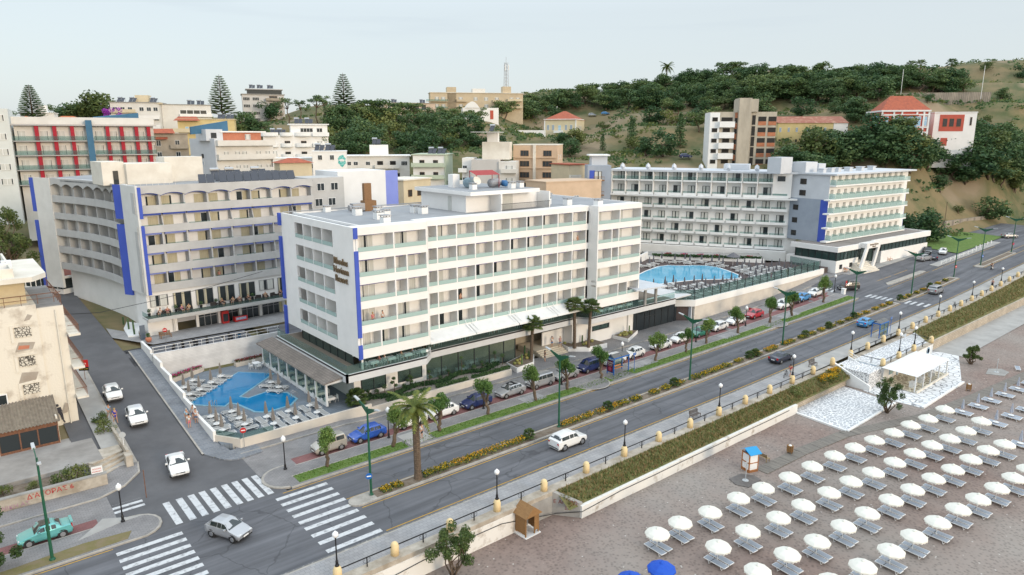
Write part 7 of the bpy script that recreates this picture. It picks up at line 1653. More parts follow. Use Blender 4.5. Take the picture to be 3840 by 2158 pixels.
# entrance planting in front of the corner hotel
hb=MB();r=random.Random(31)
for i in range(3000):
 t_=r.random();x=36.8+20.5*t_;y=71.2+.5*math.sin(x*.9)+.25*t_
 p=Vector((x+r.uniform(-.3,.3),y+r.uniform(-.32,.32),1.0+r.uniform(0,.5)));a=r.uniform(0,6.28);u=Vector((math.cos(a),math.sin(a),r.uniform(-.5,.5)))*.1;v=Vector((0,0,.1));hb.add([tuple(p-u),tuple(p-v),tuple(p+u),tuple(p+v)],[(0,1,2,3)])
hg=thing('winding_hedge','low winding hedge in the gravel bed before the restaurant glass','hedge',(0,0,0));hb.build('foliage',LEAFD,hg)
struct(MB().prism([(36.3,69.4),(57.6,69.45),(58.5,71.5),(57,73.2),(36.3,73.2)],0,.95).build('planting_bed',mat('pebble_mulch',(.34,.30,.26),(.24,.21,.18),sc=3,rough=1,bump=.5,bsc=20)))
hw=thing('clipped_hedge','long clipped hedge behind the low wall along the pavement','hedge',(0,0,0));hb=MB()
for i in range(2600):
 x=r.uniform(38.5,57.5);
 if 44.5<x<45.6 or 50.5<x<51.2:continue
 p=Vector((x,69.75+r.uniform(-.28,.28),.95+r.uniform(0,.42)));a=r.uniform(0,6.28);u=Vector((math.cos(a),math.sin(a),r.uniform(-.5,.5)))*.1;v=Vector((0,0,.1));hb.add([tuple(p-u),tuple(p-v),tuple(p+u),tuple(p+v)],[(0,1,2,3)])
hb.build('foliage',LEAFD,hw)
for i,(x,y,h,kind) in enumerate(((37.4,72.3,.9,2),(39.6,72.2,1.1,1),(38.7,72.5,.6,1),(40.8,71.9,1.9,3),(43.3,72.3,1.5,4),(42.3,72.0,.5,1),(46.0,72.0,1.6,2),(47.6,71.8,.5,1),(49,72,1.0,2),(51.0,71.8,2.5,2),(53.3,72.2,.6,1),(54.6,72.1,1.0,2),(55.6,72.1,.5,1),(57.1,72.4,2.0,1),(57.8,71.6,1.6,1))):
 t=thing('topiary_tree','clipped topiary ball tree before the restaurant, %s from the veranda' % ORD[i],'topiary',(x,y,.95),0,'topiary trees before the restaurant');tk=MB().tube([(0,0,0),(.06,.03,h*.5),(0,0,h*.8)],.05,5);tk.build('trunk',BARK,t)
 cl=[(0,0,h*.85,.36,.33)] if kind==1 else [(.25*(-1)**k*(k<kind-1),.05,h*(.45+.5*k/max(1,kind-1)),.27,.2) for k in range(kind)]
 clumps(MB(),cl,0,.1,r);b_=clumps(MB(),cl,190,.07,r,.4);b_.build('crown',LEAFD,t)
STEPC=mat('cream_marble_steps',(.60,.53,.42),(.54,.47,.37),sc=.7,rough=.7)
es=thing('entrance_steps','broad cream marble steps rising to the hotel entrance','stairs',(68,72,.1))
for i in range(5):o=MB().box(65.6,70.6,71.6+.4*i,77.5,.12+.16*i,.28+.16*i).build('step',STEPC,es);o.location=(-68,-72,-.1)
def planter(label,poly,h,cacti,tall):
 cx=sum(p[0] for p in poly)/len(poly);cy=sum(p[1] for p in poly)/len(poly);t=thing('cactus_planter',label,'planter',(cx,cy,.1),0,'cactus beds at the entrance');pp=[(x-cx,y-cy) for x,y in poly]
 MB().prism(pp,0,h).build('wall',WHITE,t);MB().prism(offs(pp,-.18),h+.001,h+.03).build('soil',SOIL,t)
 CACT=leafmat('golden_cactus',(.16,.17,.05),(.34,.30,.10),None,0);CAC2=leafmat('green_cactus',(.05,.10,.04),(.09,.15,.06),None,0)
 for i in range(cacti):
  for _ in range(40):
   x=rnd.uniform(min(p[0] for p in pp),max(p[0] for p in pp));y=rnd.uniform(min(p[1] for p in pp),max(p[1] for p in pp));ins=False;q=offs(pp,-.45)
   for a,b_ in zip(q,q[1:]+q[:1]):
    if (a[1]>y)!=(b_[1]>y) and x<(b_[0]-a[0])*(y-a[1])/(b_[1]-a[1])+a[0]:ins=not ins
   if ins:break
  big=i<tall;c=thing('columnar_cactus' if big else 'barrel_cactus',('tall column cactus, %s' if big else 'golden barrel cactus, %s') % ORD[i]+' in '+label,'cactus',(cx+x,cy+y,.1+h),0,'cacti at the hotel entrance')
  (MB().tube([(0,0,0),(.02,0,rnd.uniform(1.1,2.2))],[.13,.11],9) if big else MB().ball((0,0,.2),.27,10,6,.85)).build('body',CAC2 if big else CACT,c)
planter('the cactus bed left of the steps',[(58.6,69.4),(62.2,69.9),(64.6,72.6),(63.5,73.6),(59,72.2)],.75,13,3)
planter('the cactus bed under the palm pair',[(70.8,71.9),(73.2,69.8),(76.9,69.5),(76.8,72.3),(71.2,74)],.75,14,3)
planter('the pointed cactus bed by the glass entrance',[(81.2,72.3),(81.5,69.2),(86.6,71.6),(85.6,72.4)],.6,13,1)

# ------------------------------------------------------------------ beach
CANV=mat('cream_canvas',(.76,.74,.67),(.70,.68,.61),sc=1.5,rough=.8)
BLUC=mat('royal_blue_canvas',(.008,.07,.45),(.012,.09,.50),sc=1.5,rough=.7)
SLAT=mat('blue_grey_plastic',(.33,.37,.43),(.29,.33,.39),sc=7,rough=.5,stretch=(1,12,1))
def beach_parasol(m,name='beach_parasol'):
 t=thing(name,'parasol','parasol');MB().tube([(0,0,-.2),(0,0,1.9)],.03,6).build('pole',WMETAL,t)
 n=10;b=MB();vs=[]
 for r_,z in ((.04,1.98),(.45,1.88),(.85,1.68),(1.06,1.5)):vs+=[(r_*math.cos(2*math.pi*k/n),r_*math.sin(2*math.pi*k/n),z) for k in range(n)]
 b.add(vs,[(i*n+k,(i+1)*n+k,(i+1)*n+(k+1) % n,i*n+(k+1) % n) for i in range(3) for k in range(n)]+[tuple(range(n))])
 c=b.build('canopy',m,t);b=MB();m_=40
 for k in range(m_):
  def pt(q,z):
   a=2*math.pi*q/m_;seg=a % (2*math.pi/n)-math.pi/n;rr=1.06*math.cos(math.pi/n)/math.cos(seg);return (rr*math.cos(a),rr*math.sin(a),z)
  z0=1.5-.13-.04*math.cos(k*math.pi);z1=1.5-.13-.04*math.cos((k+1)*math.pi)
  b.add([pt(k,1.505),pt(k+1,1.505),pt(k+1,z1),pt(k,z0)],[(0,1,2,3)])
 b.build('valance',m,c);MB().lathe([(.2,1.93),(.16,2.02),(.05,2.1),(.02,2.12)],8).build('vent_cap',m,c)
 return t
def beach_lounger():
 t=thing('beach_lounger','lounger','sun lounger');b=MB()
 for s in (-.29,.29):b.bar((s,-1,.3),(s,1,.3),.045)
 b.bar((-.29,-1,.3),(.29,-1,.3),.05);b.bar((-.29,1,.3),(.29,1,.3),.05)
 for y in (-.6,.6):
  for s in (-.27,.27):b.bar((s,y,.3),(s,y-.12,0),.035)
  b.bar((-.27,y-.12,.02),(.27,y-.12,.02),.035)
 b.build('frame',WMETAL,t);MB().box(-.26,.26,-.97,.28,.31,.335).build('sling',SLAT,t);MB().box(-.26,.26,.34,.97,.31,.34).build('backrest',SLAT,t)
 MB().box(-.25,.25,.28,.34,.3,.335).build('hinge',BLACKP,t)
 return t
PAR=None
BP=Placer(beach_parasol(CANV));BC=Placer(folded_parasol(mat('blue_grey_canvas',(.42,.45,.52),(.36,.39,.46),sc=4,rough=.85,stretch=(3,3,.3)),'closed_beach_parasol'));BLG=Placer(beach_lounger())
RW=[[(42.7,32.35),(45.55,32.18),(48.99,31.55),(53.07,31.32),(56.51,30.87),(60.4,30.34),(64.3,30.1),(68.36,29.79),(71.91,29.31),(75.43,28.82),(79.1,28.29),(82.83,27.95),(86.36,27.39),(91.01,27.19)],
[(44.98,28.0),(48.84,27.73),(52.79,27.2),(56.46,26.89),(60.46,26.49),(64.16,26.17),(67.7,25.6),(71.6,25.17),(75.37,24.71),(78.89,24.3),(82.2,23.69),(85.91,23.33),(90.32,23.14)],
[(44.55,24.22),(48.3,23.89),(51.89,23.27),(55.79,22.95),(59.49,22.59),(63.46,22.21),(67.04,21.75),(70.91,21.33),(74.44,20.82),(78.31,20.47),(82.11,20.04),(85.16,19.4)],
[(43.9,20.3),(47.65,19.98),(51.3,19.35),(55.14,18.83),(58.77,18.5),(62.65,18.06),(66.4,17.72),(69.76,17.2),(73.47,16.77),(77.03,16.37),(80.21,16.0)]]
CL=[[(95.0,26.5),(98.8,26.0),(102.4,25.6),(106.1,25.1),(109.9,24.6),(113.7,24.2),(117.5,23.7)],[(94.3,22.7),(98.2,22.2),(102,21.7),(105.8,21.2)],[(89.6,19.0),(93.4,18.5),(97.2,18.1)],[]]
def bz(y):return-2.2-max(0,16-y)*.03
for j,row in enumerate(RW):
 for i,(x,y) in enumerate(row+CL[j]):
  x*=1.0094;y*=1.0094;op=i<len(row);wh='%s along the %s row from the promenade' % (ORD[i],ORD[j])
  (BP if op else BC).place((x,y,bz(y)),rnd.uniform(0,36),('open cream beach parasol, ' if op else 'closed blue-grey beach parasol, ')+wh,'beach parasols',None if op else .85)
  for s in (-1,1):
   BLG.place((x+s*.39+.05,y-.1,bz(y)),-4+rnd.uniform(-3,3),('nearer' if s<0 else 'farther')+' grey lounger at the beach parasol '+wh,'beach loungers')
UB=Placer(beach_parasol(BLUC,'blue_parasol'));UB.place((39.4,29.3,-2.2),10,'open royal blue parasol at the near edge of the beach','blue parasols',1.05);UB.place((36.5,29.9,-2.2),10,'second royal blue parasol, cut by the frame edge','blue parasols',1.05)
o=tag(MB().add([(0,0,0),(.5,0,0),(.5,.9,.02),(0,.9,.02),(0,.0,.03),(.5,0,.03)],[(0,1,2,3),(4,5,2,3)]).build('towel',BLUC),'blue towel over a grey lounger in the third row','towel');o.location=(81.6,20.9,-1.84)
for i,(x,y) in enumerate(((124,25.8),(128,25.2),(121.5,27.6))):BLG.place((x,y,-2.2),-70,'grey lounger lying alone on the far beach, %s of three' % ORD[i],'beach loungers')
# boardwalk
PLK=mat('weathered_planks',(.24,.215,.185),(.15,.135,.12),sc=1.2,rough=.9,stretch=(6,.5,1))
q=MB();pts=[(62.6,34.6),(70,34.3),(78.5,33.4),(91.2,29.5),(105,27.6),(120,26.0),(170,20.5)]
for (x0,y0),(x1,y1) in zip(pts,pts[1:]):
 d=Vector((x1-x0,y1-y0));L_=d.length;d /= L_;n=Vector((-d.y,d.x))*.75;k=int(L_/1.25)
 for i in range(k):
  a=Vector((x0,y0))+d*L_*i/k;c=Vector((x0,y0))+d*(L_*(i+1)/k-.05)
  q.prism([tuple(a-n),tuple(c-n),tuple(c+n),tuple(a+n)],-2.25,-2.13)
struct(q.build('boardwalk',PLK))
# shingle-beach cabin, hut, bins, showers
ORW=mat('orange_timber',(.42,.17,.05),(.34,.13,.04),sc=4,rough=.7,stretch=(1,1,6));LBL=mat('bright_blue_paint',(.02,.27,.55),rough=.6)
cbn=thing('changing_cabin','white and orange beach changing cabin with a bright blue roof','cabin',(62.0,35.6,-2.2),-18)
for i in (-.55,.55):
 for j in (-.55,.55):MB().box(i-.05,i+.05,j-.05,j+.05,0,2.1).build('post',ORW,cbn)
MB().box(-.55,-.5,-.5,.5,.25,1.95).box(-.5,.5,-.57,-.52,.25,1.95).build('white_panel',WHITE2,cbn);MB().box(-.5,.5,.5,.55,.2,2.0).build('blue_panel',LBL,cbn)
q=MB()
for z in (.2,1.0,1.95):q.box(-.6,-.52,-.6,.6,z,z+.1).box(-.52,.6,-.6,-.52,z,z+.1)
q.build('cross_beam',ORW,cbn);MB().box(-.6,.6,-.6,.6,0,.08).build('floor',ORW,cbn)
MB().add([(-.75,-.85,2.1),(.75,-.85,2.1),(.75,.05,2.55),(-.75,.05,2.55),(-.75,.85,2.15),(.75,.85,2.15),(-.75,-.85,2.04),(.75,-.85,2.04),(.75,.05,2.49),(-.75,.05,2.49)],[(0,1,2,3),(3,2,5,4),(9,8,7,6),(0,6,7,1)]).build('roof',LBL,cbn)
TIM=mat('brown_timber',(.30,.165,.065),(.23,.12,.045),sc=2.5,rough=.75,stretch=(1,1,9))
ht=thing('wooden_hut','brown timber changing hut with a gabled roof against the sea wall','hut',(36.35,41.75,-2.2),2)
MB().box(-.9,.9,-.95,.75,0,.1).build('base_slab',WHITE2,ht)
for i in (-.75,.3,.75):MB().box(i-.05,i+.05,-.8,-.7,.1,2.05).build('post',TIM,ht)
MB().box(-.8,-.74,-.7,.6,.3,1.95).build('side_wall',TIM,ht);MB().box(-.74,.78,.55,.6,.1,2).build('back_wall',TIM,ht);MB().box(.74,.8,-.7,.6,.3,1.95).build('side_wall',TIM,ht);MB().box(.32,.74,-.78,-.74,.4,1.8).build('door',TIM,ht)
MB().add([(-1.0,-1.05,2.0),(0,-1.05,2.85),(1.0,-1.05,2.0),(-1.0,.75,2.0),(0,.75,2.85),(1.0,.75,2.0),(-1.0,-1.05,1.94),(1,-1.05,1.94)],[(0,3,4,1),(1,4,5,2),(0,1,2),(3,5,4)]).build('roof',TIM,ht)
for i,(x,y,lab) in enumerate(((68.9,34.9,'wooden slatted litter bin on the near beach beside the boardwalk'),(106,29.2,'wooden slatted litter bin before the far white paving'))):
 t=thing('litter_bin',lab,'bin',(x,y,-2.2),15,'beach litter bins');q=MB()
 for k in range(10):a=2*math.pi*k/10;q.box(.27*math.cos(a)-.07,.27*math.cos(a)+.07,.27*math.sin(a)-.07,.27*math.sin(a)+.07,.25,.95)
 q.build('slat_body',TIM,t)
 for k in range(4):a=math.pi/4+k*math.pi/2;MB().bar((.28*math.cos(a),.28*math.sin(a),.9),(.33*math.cos(a),.33*math.sin(a),0),.05).build('leg',TIM,t)
 MB().ball((0,0,.92),.2,8,5,.6).build('liner',WHITE2,t)
t=thing('green_bin','dark green litter bin at the frame edge under the near beach','bin',(33.5,32.2,-2.2));MB().lathe([(.25,0),(.3,.8),(.32,.82),(.28,.82),(.24,.3)],12).build('body',mat('dark_teal_plastic',(.02,.07,.08),rough=.5),t)
def shower(label,x,y,pad,m):
 t=thing('beach_shower',label,'shower',(x,y,-2.2),0,'beach showers');MB().prism(pad,-.05,.08).build('pad',m,t);MB().lathe([(.32,.08),(.32,.13),(.1,.16)],12).build('foot',LAMPH,t);MB().tube([(0,0,.1),(0,0,2.15)],.045,8).build('pole',LAMPH,t);MB().bar((-.25,0,2.05),(.25,0,2.05),.06).build('shower_head',LAMPH,t)
shower('beach shower on a dark wet pad before the blue-roofed cabin',59.5,34.5,[(-.9,1.3),(1.0,1.1),(1.7,0),(1.4,-.9),(-1.0,-1),(-1.5,.2)],mat('wet_concrete',(.10,.09,.085),(.15,.135,.125),sc=2,rough=.5));shower('beach shower on a pale stone pad on the far beach',117.6,29.2,[(-2,.8),(1,1.3),(2.4,0),(1.5,-1.2),(-1,-1.3)],CONC)
# cafe on the beach: terrace block, stairs, pergola
CRZ=cells('white_jointed_slate',(.32,.33,.35),(.74,.74,.74),2.2,.11,.8,(.44,.45,.47));CRZ2=cells('white_slabs_grey_joints',(.72,.72,.72),(.22,.22,.23),1.05,.045,.8);CRZ3=cells('brown_slabs_cream_joints',(.30,.24,.17),(.74,.68,.52),1.5,.10,.8,(.38,.31,.22))
struct(MB().prism([(79.6,33.7),(80.4,40.9),(94.4,40.9),(93.2,33.9)],-2.4,-2.12).build('crazy_paving',CRZ));struct(MB().prism([(93.9,34.4),(94.2,30.9),(109,31),(124,36.3),(124.3,39.4),(100.3,39.4),(94.9,38.5)],-2.4,-2.13).build('crazy_paving',CRZ2))
for a,c in (((79.6,33.6),(80.3,40.9)),((93.2,33.8),(79.5,33.6)),((109,30.9),(94.2,30.8))):
 q=MB();wallseg(q,a,c,.28,-2.3,-2.0);struct(q.build('paving_kerb',WHITE2))
grid('beach_path',steps(122,300,10),[34.9,39.5],lambda x,y:-2.12,CPAV)
cf=Bld('beach_cafe','white beach cafe built under a paved terrace at the promenade edge','cafe',(100.3,38.3,-2.2))
cf.part('wall',MB().box(100.3,118.2,38.2,38.5,-2.4,.12).box(100.3,100.6,38.5,42.9,-2.4,.12).box(117.9,118.2,38.5,42.9,-2.4,.12),WHITE2);cf.part('terrace_paving',MB().box(100.6,117.9,38.9,42.5,-.2,.14),CRZ)
cf.part('ledge',MB().box(100.2,118.3,38.05,38.9,.12,.2).box(100.2,118.3,42.5,43.34,.1,.18),STAIN)
dr=cf.part('door',MB().box(100.22,100.3,39.6,41.3,-2.15,-.2),WHITE2);q=MB()
for y0 in (39.7,40.5):
 for z0 in (-1.95,-1.4,-.85):q.box(100.2,100.215,y0+.08,y0+.6,z0,z0+.42)
cf.part('door_panel',q,mat('grey_outline',(.55,.57,.60),rough=.8),dr);cf.part('blue_door_frame',MB().box(100.2,100.3,39.25,39.58,-2.15,.0).box(100.2,100.3,41.32,41.65,-2.15,0).box(100.2,100.3,39.58,41.32,-.2,.0),mat('dusty_blue_paint',(.30,.42,.55),(.35,.47,.58),sc=2,rough=.8))
mn=cf.part('menu_board',MB().box(102.2,103.6,38.12,38.19,-1.5,-.4),MATS['dusty_blue_paint']);cf.part('menu_picture',MB().box(102.3,103.5,38.09,38.12,-1.4,-.5),mat('teal_picture',(.03,.32,.34),(.5,.45,.4),sc=3,rough=.5),mn);cf.part('wall_panel',MB().box(104.8,105.3,38.1,38.19,-2.1,-.3).box(106.4,106.9,38.1,38.19,-2.1,-.3),MATS['dusty_blue_paint'])
fi=MB(Matrix.Translation((116.3,38.16,-.75)) @ Matrix.Rotation(R(90),4,'X')).lathe([(.62,0),(.62,.03),(.42,.03),(.42,0)],16);cf.part('painted_ring',fi,MATS['dusty_blue_paint'])
for x in (100.35,105.7,111.1,117.9):BO.place((x,38.45,.2),0,'cream bollard on the seaward edge of the cafe terrace, %s from the stairs' % ORD[int((x-99)/5.4)],'cream bollards of the cafe terrace')
for x,L_ in ((100.35,5.35),(105.7,5.4),(111.1,6.8)):RA.place((x,38.45,.2),0,'black handrail on the seaward edge of the cafe terrace, starting at bollard %s' % ORD[int((x-99)/5.4)],'black handrails of the cafe terrace',(L_/5.52,1,1))
RA.place((117.9,38.45,.2),90,'black handrail on the far side of the cafe terrace','black handrails of the cafe terrace',(.83,1,1));RA.place((100.45,38.45,.2),90,'black handrail above the cafe door','black handrails of the cafe terrace',(.6,1,1))
for x in (105.7,111.1):BL.place((x,38.45,1.3),0,'black globe lamp on the cafe terrace edge, %s from the stairs' % ORD[int((x-104)/5.4)],'globe lamps on the cafe terrace',(1,1,.8))
sr=thing('cafe_stairs','white stairs with a sloping parapet from promenade down to the cafe','stairs',(97.5,40.5,-2.2))
STP=cells('step_paving',(.34,.34,.35),(.80,.80,.80),3,.12)
for i in range(13):
 y1=43-i*.36;z=.13-.175*i;o=MB().box(95.6,99.6,38.2,y1,z-.19,z).build('step',WHITE2 if i % 1 else STP,sr);o.location=(-97.5,-40.5,2.2)
for x0,x1 in ((95.2,95.55),(99.62,99.9)):
 o=MB().add([(x0,43,-2.4),(x1,43,-2.4),(x1,43,.6),(x0,43,.6),(x0,37.8,-2.4),(x1,37.8,-2.4),(x1,37.8,-1.5),(x0,37.8,-1.5)],[(0,3,7,4),(1,5,6,2),(3,2,6,7),(4,7,6,5),(0,1,2,3)]).build('parapet',WHITE2,sr);o.location=(-97.5,-40.5,2.2)
o=MB().bar((99.75,43,1.35),(99.75,38,-.7),.07).bar((99.75,43,.5),(99.75,43,1.35),.07).bar((99.75,40.5,-.5),(99.75,40.5,.35),.06).bar((99.75,38,-1.6),(99.75,38,-.7),.07).bar((99.75,43,.95),(99.75,38,-1.1),.05).build('stair_rail',WHITE2,sr);o.location=(-97.5,-40.5,2.2)
pg=thing('canvas_pergola','white canvas pergola shading the cafe terrace on the beach','pergola',(105,35.6,-2.1))
struct(MB().prism([(99.1,33.5),(111,33.7),(111.4,38.2),(99.3,38.2)],-2.3,-2.08).build('pergola_floor',CRZ3))
q=MB();wallseg(q,(111,33.55),(99,33.35),.2,-2.2,-1.85);struct(q.build('pergola_kerb',CREAMW))
n=14;q=MB();q.v=[(-6.2+12*i/n,y,z+(.0 if i in (0,n) else-.02*math.sin(i*1.57))) for i in range(n+1) for y,z in ((-2.3,2.35),(0,2.42),(2.4,2.5))];q.f=[(3*i+j,3*i+3+j,3*i+4+j,3*i+1+j) for i in range(n) for j in (0,1)];q.m=[0]*len(q.f);q.build('canopy',AWN,pg)
for x in (-5.8,-3.0,-.4,2.6,5.6):MB().box(x-.07,x+.07,-2.1,-1.96,0,2.36).build('post',WHITE2,pg)
for x in (-3.0,2.6,5.6):MB().box(x-.05,x+.05,1.9,2.0,0,2.46).build('post',WHITE2,pg)
MB().box(-5.9,5.7,-2.08,-1.98,2.22,2.33).build('beam',WHITE2,pg)
for i,x in enumerate((101.3,104.2,108)):
 t=thing('cafe_table','white table under the canvas pergola, %s from the stairs' % ORD[i],'table',(x,34.6,-2.08),0,'white tables under the pergola');MB().box(-.6,.6,-.4,.4,.7,.75).build('tabletop',WHITE2,t)
 for a in (-.5,.5):MB().box(a-.04,a+.04,-.3,.3,0,.7).build('leg',WHITE2,t)

 # ------------------------------------------------------------------ vehicles
TYRE=mat('tyre_rubber',(.02,.02,.02),rough=.9);RIMM=mat('alloy_rim',(.45,.46,.48),rough=.3,metal=.8);CGL=mat('car_glass',(.018,.028,.032),rough=.05,spec=.8)
HLM=mat('headlight_lens',(.65,.67,.68),rough=.1,spec=.8);TLM=mat('tail_light_lens',(.45,.012,.012),rough=.2);TRIM=mat('black_trim',(.02,.02,.022),rough=.6)
def paint(n,c,metal=0):return mat('car_paint_'+n,c,rough=.28,coat=.8,metal=metal,spec=.5)
CP={k:paint(k,c,m) for k,c,m in (('white',(.74,.74,.73),0),('silver',(.42,.43,.45),.5),('gold_silver',(.45,.42,.37),.4),('blue',(.012,.085,.42),.1),('navy',(.012,.025,.11),.1),('dark_navy',(.018,.024,.05),.1),('black',(.012,.013,.016),0),('red',(.42,.012,.025),0),('green',(.012,.15,.10),0),('sky',(.05,.27,.58),.1),('teal',(.12,.42,.42),.3))}
# body outlines: stations of (x, belt height, roof height, roof half width / body half width)
KINDS={
'hatch':(1.0,[(0,.62,.66,.8),(.04,.68,.72,.86),(.2,.86,.9,.88),(.27,.92,.96,.88),(.43,.95,1.42,.76),(.55,.96,1.48,.77),(.8,.98,1.45,.75),(.93,.98,1.05,.84),(.99,.95,.98,.84),(1,.6,.66,.82)],(.3,.42,.58,.84),(.8,.93)),
'sedan':(1.0,[(0,.58,.62,.8),(.04,.66,.7,.86),(.22,.82,.86,.88),(.29,.88,.92,.88),(.43,.9,1.36,.72),(.54,.91,1.41,.74),(.68,.92,1.38,.72),(.82,.93,.97,.86),(.97,.92,.95,.86),(1,.6,.66,.82)],(.33,.42,.56,.72),(.69,.81)),
'suv':(1.0,[(0,.7,.76,.84),(.04,.82,.86,.88),(.2,.98,1.02,.9),(.27,1.02,1.06,.9),(.4,1.06,1.58,.78),(.55,1.07,1.64,.79),(.86,1.09,1.6,.77),(.95,1.09,1.16,.85),(.99,1.06,1.1,.86),(1,.66,.72,.84)],(.29,.4,.58,.9),(.87,.95)),
'van':(1.0,[(0,.66,.7,.84),(.04,.8,.84,.88),(.16,.98,1.02,.9),(.2,1.02,1.06,.9),(.33,1.05,1.64,.82),(.5,1.05,1.7,.83),(.93,1.06,1.68,.82),(.98,1.05,1.15,.88),(.99,1.0,1.05,.88),(1,.6,.66,.86)],(.22,.36,.6,.93),(.935,.98)),
}
def car_mesh(kind,L,W,soft=None,open_=False):
 _,st,side,rear=KINDS[kind];w=W/2
 def sec(i):
  x,zb,zt,k=st[i];ww=w*(.86 if i in (0,len(st)-1) else .95 if i in (1,len(st)-2) else 1);X=(x-.5)*L;zl=.22 if 0<i<len(st)-1 else .32
  return [(X,0,zl),(X,.85*ww,zl),(X,ww*.98,zl+.16),(X,ww,.56),(X,.965*ww,zb),(X,k*w if zt-zb>.2 else .92*ww,zt-(.07 if zt-zb>.2 else .015)),(X,(k-.16)*w,zt),(X,0,zt+.02)]
 S=[sec(i) for i in range(len(st))]
 def at(x,k):
  for i in range(len(st)-1):
   if st[i][0]<=x<=st[i+1][0]:
    t=(x-st[i][0])/(st[i+1][0]-st[i][0]);k0=min(int(k),6);f=k-k0
    a=[Vector(S[j][k0]).lerp(Vector(S[j][k0+1]),f) for j in (i,i+1)];return a[0].lerp(a[1],t)
 b=MB();n=8
 for s in (1,-1):
  base=len(b.v);b.v+=[(x,y*s,z) for q in S for x,y,z in q]
  for i in range(len(S)-1):
   for k in range(7):
    f=(base+i*n+k,base+(i+1)*n+k,base+(i+1)*n+k+1,base+i*n+k+1);b.f.append(f if s>0 else f[::-1])
  for i in (0,len(S)-1):f=tuple(base+i*n+k for k in range(n));b.f.append(f)
 b.m=[0]*len(b.f)
 g=MB()
 def panel(x0,x1,k0,k1,off,both):
  xs=sorted({x0,x1} | {q[0] for q in st if x0<q[0]<x1})
  for s in (1,-1) if both else (1,-1):
   for xa,xb in zip(xs,xs[1:]):
    p=[at(xa,k0),at(xb,k0),at(xb,k1),at(xa,k1)];nrm=(p[1]-p[0]).cross(p[3]-p[0]).normalized()
    if nrm.z<0 and k0>4.9:nrm=-nrm
    if k0<5 and nrm.y<0:nrm=-nrm
    p=[q+nrm*off for q in p];f=[(q.x,q.y*s,q.z) for q in p];g.add(f,[(0,1,2,3) if s<0 else (3,2,1,0)])
 ws0=[q[0] for q in st if q[2]-q[1]<.2][-1];i0=max(i for i in range(5) if st[i][2]-st[i][1]<.2)
 panel(st[i0][0]+.012,st[i0+1][0]-.006,5.25,7,.012,True) # windscreen
 panel(rear[0]+.01,rear[1]-.015,5.3,7,.012,True) # rear window
 a,m1,m2,z=side;panel(a+.03,m1+.075,4.18,4.92,.01,True);panel(m1+.09,m2+.035,4.15,4.92,.01,True);panel(m2+.055,z-.02,4.15,4.9,.01,True)
 return b,g
CARM={}
